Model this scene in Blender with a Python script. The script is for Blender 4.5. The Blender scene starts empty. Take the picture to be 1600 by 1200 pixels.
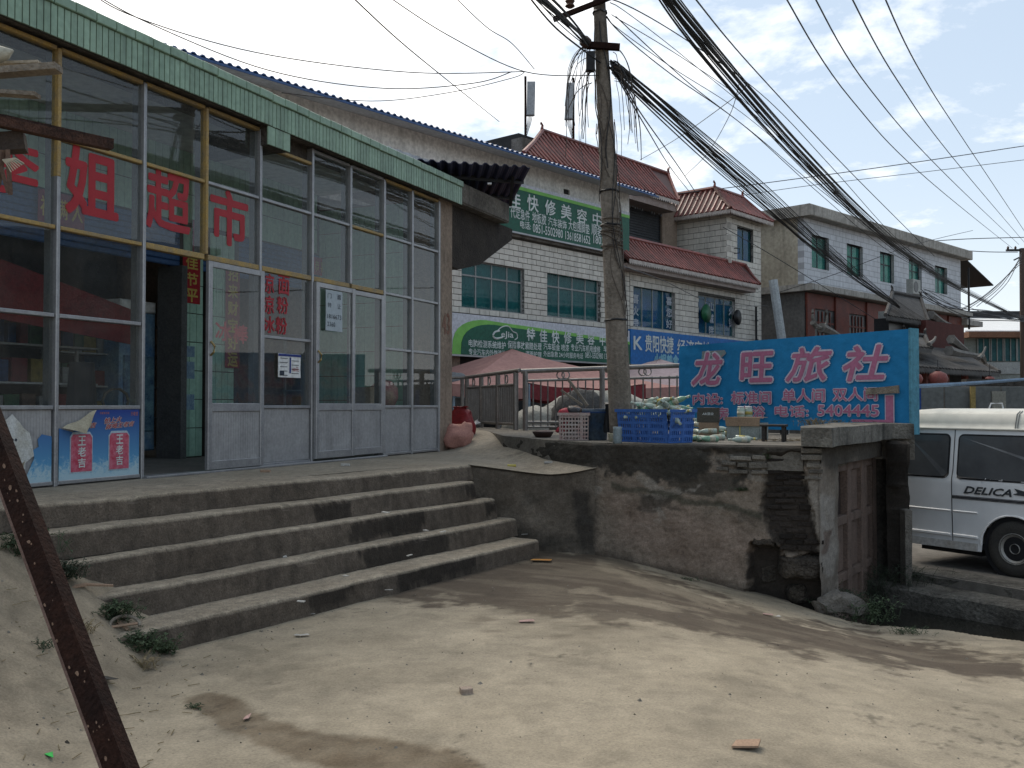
import bpy, math, random
from mathutils import Vector, Matrix, noise
random.seed(7)
R = random.Random(11)
SC = bpy.context.scene
COL = SC.collection
# ------------------------------------------------------------------ camera
EYE = 0.68
PITCH = math.atan(33 / 1500)
FPX = 1500.0
CAM = Vector((0, 0, EYE))
cd = bpy.data.cameras.new('camera')
cd.sensor_width = 36; cd.lens = 36 * FPX / 1600
cd.clip_start = 0.05; cd.clip_end = 3000
co = bpy.data.objects.new('camera', cd)
co.location = CAM; co.rotation_euler = (math.radians(90) + PITCH, 0, 0)
COL.objects.link(co); SC.camera = co
# ------------------------------------------------------------------ light
SUN_AZ, SUN_EL = -28.0, 50.0        # degrees from the view axis (negative = left), height
sx = math.sin(math.radians(SUN_AZ)) * math.cos(math.radians(SUN_EL))
sy = math.cos(math.radians(SUN_AZ)) * math.cos(math.radians(SUN_EL))
sz = math.sin(math.radians(SUN_EL))
SUND = Vector((sx, sy, sz))
w = bpy.data.worlds.new('World'); SC.world = w; w.use_nodes = True
nt = w.node_tree; nt.nodes.clear()
N = nt.nodes.new; L = nt.links.new
out = N('ShaderNodeOutputWorld'); bg = N('ShaderNodeBackground')
sky = N('ShaderNodeTexSky'); sky.sky_type = 'NISHITA'; sky.sun_disc = False
sky.sun_elevation = math.radians(SUN_EL); sky.sun_rotation = math.radians(SUN_AZ)
sky.air_density = 1.0; sky.dust_density = 1.6; sky.ozone_density = 1.0
bg.inputs['Strength'].default_value = 0.125
tc = N('ShaderNodeTexCoord'); sep = N('ShaderNodeSeparateXYZ'); L(tc.outputs['Generated'], sep.inputs[0])
def M_(op, a, b=None, c=None, clamp=False):
    n = N('ShaderNodeMath'); n.operation = op; n.use_clamp = clamp
    for i, v in enumerate((a, b, c)):
        if v is None: continue
        if isinstance(v, (int, float)): n.inputs[i].default_value = v
        else: L(v, n.inputs[i])
    return n.outputs[0]
zz = M_('ADD', M_('MAXIMUM', sep.outputs[2], 0.0), 0.16)
cmb = N('ShaderNodeCombineXYZ'); L(M_('DIVIDE', sep.outputs[0], zz), cmb.inputs[0]); L(M_('DIVIDE', sep.outputs[1], zz), cmb.inputs[1])
n1 = N('ShaderNodeTexNoise'); n1.inputs['Scale'].default_value = 2.3; n1.inputs['Detail'].default_value = 9; n1.inputs['Roughness'].default_value = 0.62; n1.inputs['Distortion'].default_value = 0.25
L(cmb.outputs[0], n1.inputs['Vector'])
n2 = N('ShaderNodeTexNoise'); n2.inputs['Scale'].default_value = 6; n2.inputs['Detail'].default_value = 8; n2.inputs['Roughness'].default_value = 0.6
L(cmb.outputs[0], n2.inputs['Vector'])
dt = N('ShaderNodeVectorMath'); dt.operation = 'DOT_PRODUCT'; L(tc.outputs['Generated'], dt.inputs[0]); dt.inputs[1].default_value = SUND
near = M_('MULTIPLY', M_('POWER', M_('MAXIMUM', dt.outputs['Value'], 0.0), 4.5), 1.05)   # thin cloud is brightest round the sun
cv = M_('ADD', M_('ADD', M_('MULTIPLY', n1.outputs[0], 1.1), M_('MULTIPLY', n2.outputs[0], 0.45)), M_('MULTIPLY', near, 0.85))
cr = N('ShaderNodeMapRange'); cr.inputs['From Min'].default_value = 0.90; cr.inputs['From Max'].default_value = 1.20; L(cv, cr.inputs['Value'])
# low haze near the horizon
hz = M_('POWER', M_('SUBTRACT', 1.0, M_('MAXIMUM', sep.outputs[2], 0.0), clamp=True), 9.0)
fac = M_('MAXIMUM', cr.outputs[0], M_('MULTIPLY', hz, 0.55))
mx = N('ShaderNodeMixRGB'); L(fac, mx.inputs[0])
blu = N('ShaderNodeMixRGB'); blu.blend_type = 'MIX'; blu.inputs[0].default_value = 0.75
L(sky.outputs[0], blu.inputs[1]); blu.inputs[2].default_value = (3.3, 3.95, 4.6, 1)
L(blu.outputs[0], mx.inputs[1])
cc = N('ShaderNodeMixRGB'); L(M_('MULTIPLY', near, 1.0, clamp=True), cc.inputs[0])
cc.inputs[1].default_value = (8.0, 7.8, 7.5, 1); cc.inputs[2].default_value = (10.5, 10.3, 10.0, 1)
L(cc.outputs[0], mx.inputs[2])
L(mx.outputs[0], bg.inputs['Color']); L(bg.outputs[0], out.inputs['Surface'])
sl = bpy.data.lights.new('sun', 'SUN'); sl.energy = 1.5; sl.angle = math.radians(28); sl.color = (1, 0.92, 0.80)
so = bpy.data.objects.new('sun', sl); so.rotation_euler = SUND.to_track_quat('Z', 'Y').to_euler(); so.location = (0, 0, 30); COL.objects.link(so)
SC.view_settings.view_transform = 'Standard'; SC.view_settings.look = 'None'
SC.view_settings.exposure = 0.62; SC.view_settings.gamma = 1.0; SC.view_settings.use_curve_mapping = False
# ------------------------------------------------------------------ pixel <-> place
def ray(px, py):
    x = (px - 800) / FPX; y = (600 - py) / FPX
    c, s = math.cos(PITCH), math.sin(PITCH)
    return Vector((x, c - y * s, s + y * c))
def at(px, py, Y): d = ray(px, py); return CAM + d * (Y / d.y)
def atz(px, py, z): d = ray(px, py); return CAM + d * ((z - EYE) / d.z)
def proj(P):
    d = P - CAM; c, s = math.cos(PITCH), math.sin(PITCH)
    f = d.y * c + d.z * s; u = -d.y * s + d.z * c
    if f < 0.05: return (-9999, -9999)
    return (800 + FPX * d.x / f, 600 - FPX * u / f)
class Frame:
    """A vertical plane in the world: s runs along it, y goes inward (away from the camera), z up."""
    def __init__(s, p0, vp=None, u=None):
        if vp is not None: u = Vector(((vp - 800) / FPX, 1, 0))
        s.u = Vector((u.x, u.y, 0)).normalized(); s.inn = Vector((-s.u.y, s.u.x, 0))
        s.p0 = Vector((p0.x, p0.y, 0)); s.ang = math.atan2(s.u.y, s.u.x)
    def hit(s, px, py, off=0.0):
        d = ray(px, py); q = s.p0 + s.inn * off
        t = (q - CAM).dot(s.inn) / d.dot(s.inn); P = CAM + d * t
        return ((P - s.p0).dot(s.u), P.z)
    def S(s, px, off=0.0, py=633): return s.hit(px, py, off)[0]
    def w(s, a, y, z): return s.p0 + s.u * a + s.inn * y + Vector((0, 0, z))
    def loc(s, P): d = P - s.p0; return Vector((d.dot(s.u), d.dot(s.inn), P.z))
# ------------------------------------------------------------------ materials
MATS = {}
def mat(name, c1=(0.3, 0.3, 0.3), c2=None, sc=3.0, rough=0.85, bump=0.2, bs=45.0, metal=0.0, rand=0.0, streak=0.0, spec=0.3, brick=None, attr=False, grime=0.25, fine=0.0):
    if name in MATS: return MATS[name]
    m = bpy.data.materials.new(name); m.use_nodes = True; t = m.node_tree; t.nodes.clear()
    n = t.nodes.new; l = t.links.new
    o = n('ShaderNodeOutputMaterial'); b = n('ShaderNodeBsdfPrincipled'); l(b.outputs[0], o.inputs[0])
    c2 = c2 or tuple(x * 0.72 for x in c1)
    g = n('ShaderNodeNewGeometry'); pos = g.outputs['Position']
    a = n('ShaderNodeTexNoise'); a.inputs['Scale'].default_value = sc; a.inputs['Detail'].default_value = 7; a.inputs['Roughness'].default_value = 0.65; l(pos, a.inputs['Vector'])
    mr = n('ShaderNodeMapRange'); mr.inputs['From Min'].default_value = 0.34; mr.inputs['From Max'].default_value = 0.68; l(a.outputs[0], mr.inputs['Value'])
    mix = n('ShaderNodeMixRGB'); l(mr.outputs[0], mix.inputs[0])
    mix.inputs[1].default_value = (*c1, 1); mix.inputs[2].default_value = (*c2, 1)
    col = mix.outputs[0]
    if attr:
        at_ = n('ShaderNodeAttribute'); at_.attribute_name = 'Col'
        mm = n('ShaderNodeMixRGB'); mm.blend_type = 'MULTIPLY'; mm.inputs[0].default_value = 1
        l(col, mm.inputs[1]); l(at_.outputs['Color'], mm.inputs[2]); col = mm.outputs[0]
    if brick:
        tco = n('ShaderNodeTexCoord'); sp = n('ShaderNodeSeparateXYZ'); cb = n('ShaderNodeCombineXYZ'); l(tco.outputs['Object'], sp.inputs[0])
        l(sp.outputs[0], cb.inputs[0]); l(sp.outputs[2], cb.inputs[1])
        br = n('ShaderNodeTexBrick'); br.inputs['Scale'].default_value = 1; br.inputs['Brick Width'].default_value = brick[0]; br.inputs['Row Height'].default_value = brick[1]
        br.inputs['Mortar Size'].default_value = brick[2]; br.inputs['Color1'].default_value = (1, 1, 1, 1); br.inputs['Color2'].default_value = (0.9, 0.9, 0.9, 1)
        v = brick[3]; br.inputs['Mortar'].default_value = (v, v, v, 1); l(cb.outputs[0], br.inputs['Vector'])
        mm = n('ShaderNodeMixRGB'); mm.blend_type = 'MULTIPLY'; mm.inputs[0].default_value = 1
        l(col, mm.inputs[1]); l(br.outputs['Color'], mm.inputs[2]); col = mm.outputs[0]
    if grime:
        a2 = n('ShaderNodeTexNoise'); a2.inputs['Scale'].default_value = sc * 9; a2.inputs['Detail'].default_value = 5; l(pos, a2.inputs['Vector'])
        r2 = n('ShaderNodeMapRange'); r2.inputs['From Min'].default_value = 0.3; r2.inputs['From Max'].default_value = 0.7; r2.inputs['To Min'].default_value = 1 - grime; r2.inputs['To Max'].default_value = 1 + grime * 0.5; l(a2.outputs[0], r2.inputs['Value'])
        mm = n('ShaderNodeMixRGB'); mm.blend_type = 'MULTIPLY'; mm.inputs[0].default_value = 1
        l(col, mm.inputs[1]); l(r2.outputs[0], mm.inputs[2]); col = mm.outputs[0]
    if fine:
        a5 = n('ShaderNodeTexNoise'); a5.inputs['Scale'].default_value = 70; a5.inputs['Detail'].default_value = 6; a5.inputs['Roughness'].default_value = 0.75; l(pos, a5.inputs['Vector'])
        r5 = n('ShaderNodeMapRange'); r5.inputs['From Min'].default_value = 0.35; r5.inputs['From Max'].default_value = 0.65; r5.inputs['To Min'].default_value = 1 - fine; r5.inputs['To Max'].default_value = 1 + fine * .7; l(a5.outputs[0], r5.inputs['Value'])
        a6 = n('ShaderNodeTexVoronoi'); a6.inputs['Scale'].default_value = 16; l(pos, a6.inputs['Vector'])
        r6 = n('ShaderNodeMapRange'); r6.inputs['From Min'].default_value = 0.05; r6.inputs['From Max'].default_value = 0.13; r6.inputs['To Min'].default_value = 1 - fine * 1.3; r6.inputs['To Max'].default_value = 1; l(a6.outputs['Distance'], r6.inputs['Value'])
        for rr_ in (r5, r6):
            mm = n('ShaderNodeMixRGB'); mm.blend_type = 'MULTIPLY'; mm.inputs[0].default_value = 1
            l(col, mm.inputs[1]); l(rr_.outputs[0], mm.inputs[2]); col = mm.outputs[0]
    if streak:
        mp = n('ShaderNodeMapping'); mp.inputs['Scale'].default_value = (5, 5, 0.5); l(pos, mp.inputs[0])
        a3 = n('ShaderNodeTexNoise'); a3.inputs['Scale'].default_value = 1; a3.inputs['Detail'].default_value = 6; l(mp.outputs[0], a3.inputs['Vector'])
        r3 = n('ShaderNodeMapRange'); r3.inputs['From Min'].default_value = 0.5; r3.inputs['From Max'].default_value = 0.72; r3.inputs['To Min'].default_value = 1; r3.inputs['To Max'].default_value = 1 - streak; l(a3.outputs[0], r3.inputs['Value'])
        mm = n('ShaderNodeMixRGB'); mm.blend_type = 'MULTIPLY'; mm.inputs[0].default_value = 1
        l(col, mm.inputs[1]); l(r3.outputs[0], mm.inputs[2]); col = mm.outputs[0]
    if rand:
        oi = n('ShaderNodeObjectInfo'); r4 = n('ShaderNodeMapRange'); r4.inputs['To Min'].default_value = 1 - rand; r4.inputs['To Max'].default_value = 1 + rand; l(oi.outputs['Random'], r4.inputs['Value'])
        mm = n('ShaderNodeMixRGB'); mm.blend_type = 'MULTIPLY'; mm.inputs[0].default_value = 1
        l(col, mm.inputs[1]); l(r4.outputs[0], mm.inputs[2]); col = mm.outputs[0]
    l(col, b.inputs['Base Color'])
    b.inputs['Roughness'].default_value = rough; b.inputs['Metallic'].default_value = metal
    b.inputs['Specular IOR Level'].default_value = spec
    if bump:
        a4 = n('ShaderNodeTexNoise'); a4.inputs['Scale'].default_value = bs; a4.inputs['Detail'].default_value = 4; a4.inputs['Roughness'].default_value = 0.6; l(pos, a4.inputs['Vector'])
        bp = n('ShaderNodeBump'); bp.inputs['Strength'].default_value = min(1, bump * 2); bp.inputs['Distance'].default_value = 0.5 * bump / bs * 8
        l(a4.outputs[0], bp.inputs['Height']); l(bp.outputs[0], b.inputs['Normal'])
    MATS[name] = m
    return m
def glass(name, tint=(0.75, 0.85, 0.82), dust=(0.2, 0.22, 0.22), dustf=0.06, refl=1.0, rough=0.02, wav=0.0):
    if name in MATS: return MATS[name]
    m = bpy.data.materials.new(name); m.use_nodes = True; t = m.node_tree; t.nodes.clear()
    n = t.nodes.new; l = t.links.new
    o = n('ShaderNodeOutputMaterial'); tr = n('ShaderNodeBsdfTransparent'); tr.inputs[0].default_value = (*tint, 1)
    df = n('ShaderNodeBsdfDiffuse'); df.inputs[0].default_value = (*dust, 1)
    gl = n('ShaderNodeBsdfGlossy'); gl.inputs['Roughness'].default_value = rough
    g = n('ShaderNodeNewGeometry'); a = n('ShaderNodeTexNoise'); a.inputs['Scale'].default_value = 1.6; a.inputs['Detail'].default_value = 8; a.inputs['Roughness'].default_value = 0.7; l(g.outputs['Position'], a.inputs['Vector'])
    mr = n('ShaderNodeMapRange'); mr.inputs['From Min'].default_value = 0.35; mr.inputs['From Max'].default_value = 0.75; mr.inputs['To Min'].default_value = dustf * 0.5; mr.inputs['To Max'].default_value = dustf * 2.0; l(a.outputs[0], mr.inputs['Value'])
    m1 = n('ShaderNodeMixShader'); l(mr.outputs[0], m1.inputs[0]); l(tr.outputs[0], m1.inputs[1]); l(df.outputs[0], m1.inputs[2])
    fr = n('ShaderNodeFresnel'); fr.inputs['IOR'].default_value = 1.5
    mu = n('ShaderNodeMath'); mu.operation = 'MULTIPLY'; mu.inputs[1].default_value = 2.0 * refl; mu.use_clamp = True; l(fr.outputs[0], mu.inputs[0])
    bf = n('ShaderNodeMath'); bf.operation = 'SUBTRACT'; bf.inputs[0].default_value = 1.0; l(g.outputs['Backfacing'], bf.inputs[1])
    mf = n('ShaderNodeMath'); mf.operation = 'MULTIPLY'; l(mu.outputs[0], mf.inputs[0]); l(bf.outputs[0], mf.inputs[1]); mu = mf
    if wav:
        a4 = n('ShaderNodeTexNoise'); a4.inputs['Scale'].default_value = 1.3; l(g.outputs['Position'], a4.inputs['Vector'])
        bp = n('ShaderNodeBump'); bp.inputs['Strength'].default_value = 0.3; bp.inputs['Distance'].default_value = wav; l(a4.outputs[0], bp.inputs['Height']); l(bp.outputs[0], gl.inputs['Normal'])
    m2 = n('ShaderNodeMixShader'); l(mu.outputs[0], m2.inputs[0]); l(m1.outputs[0], m2.inputs[1]); l(gl.outputs[0], m2.inputs[2]); l(m2.outputs[0], o.inputs[0])
    MATS[name] = m
    return m
# ------------------------------------------------------------------ meshes
ZOFF = {}
class MB:
    def __init__(s): s.v = []; s.f = []; s.c = None
    def add(s, vs, fs):
        b = len(s.v); s.v += [Vector(v) for v in vs]; s.f += [[b + i for i in f] for f in fs]
    def box(s, x0, x1, y0, y1, z0, z1):
        s.add([(x0, y0, z0), (x1, y0, z0), (x1, y1, z0), (x0, y1, z0), (x0, y0, z1), (x1, y0, z1), (x1, y1, z1), (x0, y1, z1)],
              [(0, 3, 2, 1), (4, 5, 6, 7), (0, 1, 5, 4), (1, 2, 6, 5), (2, 3, 7, 6), (3, 0, 4, 7)]); return s
    def cham(s, x0, x1, y0, y1, z0, z1, c=0.004):
        """a box whose front (-y) edges are chamfered"""
        s.add([(x0, y0 + c, z0), (x1, y0 + c, z0), (x1, y0 + c, z1), (x0, y0 + c, z1), (x0 + c, y0, z0 + c), (x1 - c, y0, z0 + c), (x1 - c, y0, z1 - c), (x0 + c, y0, z1 - c),
               (x0, y1, z0), (x1, y1, z0), (x1, y1, z1), (x0, y1, z1)],
              [(4, 5, 6, 7), (0, 1, 5, 4), (1, 2, 6, 5), (2, 3, 7, 6), (3, 0, 4, 7), (0, 8, 9, 1), (1, 9, 10, 2), (2, 10, 11, 3), (3, 11, 8, 0), (8, 11, 10, 9)]); return s
    def bar(s, a, b, w, h, up=Vector((0, 0, 1))):
        a = Vector(a); b = Vector(b); d = (b - a).normalized()
        sd = d.cross(up)
        if sd.length < 1e-4: sd = Vector((1, 0, 0))
        sd.normalize(); u2 = sd.cross(d).normalized(); vs = []
        for p in (a, b):
            for i, j in ((-1, -1), (1, -1), (1, 1), (-1, 1)): vs.append(p + sd * (i * w / 2) + u2 * (j * h / 2))
        s.add(vs, [(0, 1, 2, 3), (7, 6, 5, 4), (0, 4, 5, 1), (1, 5, 6, 2), (2, 6, 7, 3), (3, 7, 4, 0)]); return s
    def tube(s, pts, r, n=6, cap=True):
        pts = [Vector(p) for p in pts]; k = len(pts)
        rs = r if isinstance(r, (list, tuple)) else [r] * k
        vs = []; ref = None
        for i, p in enumerate(pts):
            d = (pts[min(i + 1, k - 1)] - pts[max(i - 1, 0)])
            d = d.normalized() if d.length > 1e-9 else Vector((0, 0, 1))
            if ref is None: ref = Vector((0, 0, 1)) if abs(d.z) < 0.9 else Vector((1, 0, 0))
            a = d.cross(ref)
            if a.length < 1e-4: a = d.cross(Vector((0, 1, 0)))
            a.normalize(); b = d.cross(a).normalized(); ref = b.cross(d) if False else ref
            for j in range(n):
                t = 2 * math.pi * j / n; vs.append(p + (a * math.cos(t) + b * math.sin(t)) * rs[i])
        fs = [(i * n + j, i * n + (j + 1) % n, (i + 1) * n + (j + 1) % n, (i + 1) * n + j) for i in range(k - 1) for j in range(n)]
        if cap: fs += [tuple(range(n))[::-1], tuple((k - 1) * n + j for j in range(n))]
        s.add(vs, fs); return s
    def lathe(s, prof, n=14, o=(0, 0, 0), ax='z', cap=True):
        vs = []; o = Vector(o)
        for (r, h) in prof:
            for j in range(n):
                t = 2 * math.pi * j / n; c, q = math.cos(t) * r, math.sin(t) * r
                vs.append(o + (Vector((c, q, h)) if ax == 'z' else Vector((h, c, q)) if ax == 'x' else Vector((c, h, q))))
        k = len(prof)
        s.add(vs, [(i * n + j, i * n + (j + 1) % n, (i + 1) * n + (j + 1) % n, (i + 1) * n + j) for i in range(k - 1) for j in range(n)] + ([tuple(range(n))[::-1], tuple((k - 1) * n + j for j in range(n))] if cap else []))
        return s
    def prism(s, poly, y0, y1):
        """polygon given as (x, z), thickened along y"""
        n = len(poly); s.add([(p[0], y0, p[1]) for p in poly] + [(p[0], y1, p[1]) for p in poly],
            [tuple(range(n)), tuple(range(n, 2 * n))[::-1]] + [(i, (i + 1) % n, n + (i + 1) % n, n + i)[::-1] for i in range(n)]); return s
    def prismz(s, poly, z0, z1):
        n = len(poly); s.add([(p[0], p[1], z0) for p in poly] + [(p[0], p[1], z1) for p in poly],
            [tuple(range(n))[::-1], tuple(range(n, 2 * n))] + [(i, (i + 1) % n, n + (i + 1) % n, n + i) for i in range(n)]); return s
    def grid(s, nu, nv, fn):
        """fn(u, v) in 0..1 -> point"""
        s.add([fn(i / nu, j / nv) for j in range(nv + 1) for i in range(nu + 1)],
              [(j * (nu + 1) + i, j * (nu + 1) + i + 1, (j + 1) * (nu + 1) + i + 1, (j + 1) * (nu + 1) + i) for j in range(nv) for i in range(nu)]); return s
    def jit(s, a, f=3.0):
        for v in s.v: v += (noise.noise_vector(v * f)) * a
        return s
    def build(s, name, m, parent=None, smooth=False, cols=None, loc=None):
        zo = ZOFF.get(parent.name, 0.0) if parent else 0.0
        me = bpy.data.meshes.new(name)
        me.from_pydata([(v.x, v.y, v.z - zo) for v in s.v], [], s.f)
        if m: me.materials.append(m)
        if smooth: me.polygons.foreach_set('use_smooth', [True] * len(me.polygons))
        if cols:
            ca = me.color_attributes.new('Col', 'FLOAT_COLOR', 'POINT')
            ca.data.foreach_set('color', [x for c in cols for x in (c[0], c[1], c[2], 1.0)])
        me.update()
        o = bpy.data.objects.new(name, me); COL.objects.link(o)
        if parent: o.parent = parent; ZOFF[o.name] = zo
        if loc: o.location = loc
        return o
def tag(o, label=None, cat=None, group=None, kind=None):
    if label: o['label'] = label
    if cat: o['category'] = cat
    if group: o['group'] = group
    if kind: o['kind'] = kind
    return o
def thing(name, label, cat, frame=None, zb=0.0, loc=(0, 0, 0), rz=0.0, group=None, kind=None, s0=0.0):
    o = bpy.data.objects.new(name, None); o.empty_display_size = 0.2; COL.objects.link(o)
    if frame:
        o.location = (frame.p0.x, frame.p0.y, zb); o.rotation_euler = (0, 0, frame.ang); ZOFF[o.name] = zb
    else: o.location = loc; o.rotation_euler = (0, 0, rz)
    return tag(o, label, cat, group, kind)
KIDS = {}
def dup(root, loc=None, rot=None, label=None, group=None, scale=None):
    def cp(o, par):
        c = o.copy(); COL.objects.link(c)
        if par: c.parent = par
        for ch in o.children: cp(ch, c)
        return c
    r = cp(root, None)
    if loc is not None: r.location = loc
    if rot is not None: r.rotation_euler = rot
    if scale is not None: r.scale = (scale,) * 3
    if label: r['label'] = label
    if group: r['group'] = group
    return r
def share(o, x, y, z, parent, name=None):
    c = o.copy(); c.location = (x, y, z); c.parent = parent; COL.objects.link(c); return c
# ------------------------------------------------------------------ lettering (converted to meshes in one go at the end)
TX = []
def text(body, rect, y, m, parent, name='lettering', bold=0.0, res=2, shear=0.0, thick=0.004, fit=True, tilt=0.0):
    """rect = (s0, s1, z0, z1) in the parent's plane; the text faces the viewer's side"""
    cu = bpy.data.curves.new(name, 'FONT'); cu.body = body; cu.size = 1; cu.offset = bold if bold <= .016 else 0; cu.resolution_u = res; cu.shear = shear
    cu.align_x = 'LEFT'; cu.space_line = 1.1
    o = bpy.data.objects.new(name, cu); COL.objects.link(o)
    TX.append((o, rect, y, m, parent, name, thick, fit, tilt, bold))
def flush_text():
    dg = bpy.context.evaluated_depsgraph_get()
    done = []
    for (o, rect, y, m, parent, name, thick, fit, tilt, bold) in TX:
        me = bpy.data.meshes.new_from_object(o.evaluated_get(dg)); done.append(me)
    for (o, rect, y, m, parent, name, thick, fit, tilt, bold), me in zip(TX, done):
        cu = o.data; bpy.data.objects.remove(o); bpy.data.curves.remove(cu)
        if not len(me.vertices): continue
        xs = [v.co.x for v in me.vertices]; ys = [v.co.y for v in me.vertices]
        ax, bx, ay, by = min(xs), max(xs), min(ys), max(ys)
        kx = (rect[1] - rect[0]) / max(bx - ax, 1e-6); kz = (rect[3] - rect[2]) / max(by - ay, 1e-6)
        if not fit: kx = kz = min(kx, kz)
        zo = ZOFF.get(parent.name, 0.0)
        for v in me.vertices:
            sx_, sz_ = (v.co.x - ax) * kx, (v.co.y - ay) * kz
            v.co = (rect[0] + sx_, y, rect[2] + sz_ + tilt * sx_ - zo)
        if bold > .016:
            rr = bold * kz * .8; q = MB(); base = [v.co.copy() for v in me.vertices]; fcs = [tuple(p.vertices) for p in me.polygons]
            for k in range(9):
                dx, dz = (0, 0) if k == 8 else (rr * math.cos(k * .785), rr * math.sin(k * .785))
                q.add([b + Vector((dx, -.00025 * k, dz)) for b in base], fcs)
            me = bpy.data.meshes.new(name); me.from_pydata([tuple(v) for v in q.v], [], q.f)
        me.materials.clear(); me.materials.append(m)
        o = bpy.data.objects.new(name, me); COL.objects.link(o); o.parent = parent; o.name = name
        ZOFF[o.name] = zo
def sm(a, b, x):
    t = max(0.0, min(1.0, (x - a) / (b - a))); return t * t * (3 - 2 * t)
def fbm(x, y, z=0.0, o=4):
    return noise.fractal(Vector((x, y, z)), 1.0, 2.0, o)
def inpoly(x, y, P):
    c = False; j = len(P) - 1
    for i in range(len(P)):
        if (P[i][1] > y) != (P[j][1] > y) and x < (P[j][0] - P[i][0]) * (y - P[i][1]) / (P[j][1] - P[i][1]) + P[i][0]: c = not c
        j = i
    return c
def pdist(x, y, P):
    """signed distance to a polygon's edge, positive inside"""
    best = 1e9; j = len(P) - 1
    for i in range(len(P)):
        ax, ay = P[j]; bx, by = P[i]; dx, dy = bx - ax, by - ay
        t = max(0, min(1, ((x - ax) * dx + (y - ay) * dy) / (dx * dx + dy * dy + 1e-9)))
        best = min(best, math.hypot(x - ax - t * dx, y - ay - t * dy)); j = i
    return best if inpoly(x, y, P) else -best
def smoothline(pts, k=6):
    out_ = []; n = len(pts)
    for i in range(n - 1):
        p0, p1, p2, p3 = pts[max(i - 1, 0)], pts[i], pts[i + 1], pts[min(i + 2, n - 1)]
        for j in range(k):
            t = j / k; out_.append(0.5 * ((2 * p1) + (p2 - p0) * t + (2 * p0 - 5 * p1 + 4 * p2 - p3) * t * t + (3 * p1 - p0 - 3 * p2 + p3) * t ** 3))
    out_.append(pts[-1]); return out_
# common materials
ALU = mat('aluminium', (0.37, 0.37, 0.375), (0.28, 0.28, 0.29), 6, 0.4, 0.03, metal=0.55, grime=0.15)
YEL = mat('yellow_film', (0.40, 0.26, 0.075), (0.26, 0.20, 0.12), 8, 0.55, 0.05, grime=0.3)
GTILE = mat('green_tile', (0.27, 0.385, 0.285), (0.21, 0.31, 0.23), 2, 0.35, 0.03, rand=0.13, streak=0.3, grime=0.15)
GTILE2 = mat('green_tile_inner', (0.38, 0.58, 0.46), (0.30, 0.48, 0.38), 2, 0.35, 0.03, rand=0.1, streak=0.25, grime=0.15)
GROUT = mat('dark_grout', (0.07, 0.065, 0.055), None, 5, 0.95)
CONC = mat('weathered_concrete', (0.20, 0.18, 0.155), (0.10, 0.09, 0.078), 2.2, 0.92, 0.35, 50, streak=0.5, grime=0.35)
CONCD = mat('dark_concrete', (0.105, 0.09, 0.075), (0.05, 0.045, 0.04), 2.5, 0.95, 0.4, 40, streak=0.4, grime=0.4)
RENDER = mat('grey_render', (0.82, 0.81, 0.78), (0.72, 0.71, 0.68), 1.2, 0.9, 0.15, 30, streak=0.2)
BROWNP = mat('brown_plaster', (0.30, 0.23, 0.175), (0.22, 0.165, 0.125), 2.0, 0.9, 0.2, 30, streak=0.3)
WTILE = mat('white_wall_tile', (0.62, 0.58, 0.51), (0.52, 0.48, 0.42), 0.7, 0.5, 0.04, rand=0.07, streak=0.25, grime=0.12)
WGROUT = mat('wall_grout', (0.10, 0.095, 0.085), None, 5, 0.95)
REDTILE = mat('red_glazed_tile', (0.24, 0.062, 0.048), (0.13, 0.042, 0.034), 3, 0.45, 0.1, rand=0.2, streak=0.3, grime=0.35)
REDPAN = mat('red_roof_pan', (0.085, 0.026, 0.021), (0.05, 0.018, 0.015), 3, 0.6, 0.1, grime=0.3)
DRIP = mat('pale_drip_tiles', (0.52, 0.47, 0.42), (0.34, 0.28, 0.25), 6, 0.7, 0.1, grime=0.3)
REDTRIM = mat('roof_trim', (0.34, 0.28, 0.25), (0.24, 0.18, 0.155), 3, 0.8, 0.1)
BLUEROOF = mat('blue_roof_sheet', (0.045, 0.10, 0.24), (0.035, 0.075, 0.18), 2, 0.45, 0.03)
NAVY = mat('navy_roof_sheet', (0.020, 0.024, 0.065), (0.014, 0.017, 0.045), 2, 0.6, 0.03)
DARK = mat('dark_interior', (0.035, 0.033, 0.032), (0.02, 0.02, 0.02), 2, 0.9, 0.05)
BLACK = mat('black_plastic', (0.018, 0.018, 0.02), None, 3, 0.5, 0.03)
RUSTL = mat('patchy_rust', (0.085, 0.045, 0.034), (0.028, 0.020, 0.018), 26, 0.85, 0.3, 90, grime=0.5, spec=0.1)
STEEL = mat('stainless_rail', (0.25, 0.235, 0.22), (0.17, 0.155, 0.145), 8, 0.42, 0.03, metal=0.6)
RUST = mat('rusty_steel', (0.030, 0.014, 0.010), (0.014, 0.008, 0.007), 14, 0.9, 0.3, 90, grime=0.4, spec=0.08)
RUSTSPOT = mat('rust_spot', (0.20, 0.13, 0.09), (0.13, 0.075, 0.05), 20, 0.9, 0.2)
OLDWOOD = mat('weathered_wood', (0.26, 0.225, 0.18), (0.15, 0.125, 0.10), 9, 0.9, 0.35, 60, grime=0.3)
WHITEP = mat('white_paint', (0.70, 0.70, 0.69), (0.62, 0.62, 0.61), 2, 0.5, 0.03)
SIGNG = mat('sign_green', (0.012, 0.105, 0.062), (0.012, 0.085, 0.055), 1.5, 0.5, 0.03)
SIGNL = mat('sign_lime', (0.20, 0.50, 0.10), None, 2, 0.5, 0.02, grime=0.1)
SIGNW = mat('sign_white', (0.55, 0.56, 0.60), (0.48, 0.49, 0.54), 1.5, 0.5, 0.02)
TEXTW = mat('lettering_white', (0.66, 0.70, 0.68), None, 3, 0.6, 0.0, grime=0.1)
REDL = mat('lettering_red', (0.36, 0.020, 0.028), (0.30, 0.017, 0.025), 6, 0.5, 0.0, grime=0.1)
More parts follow.
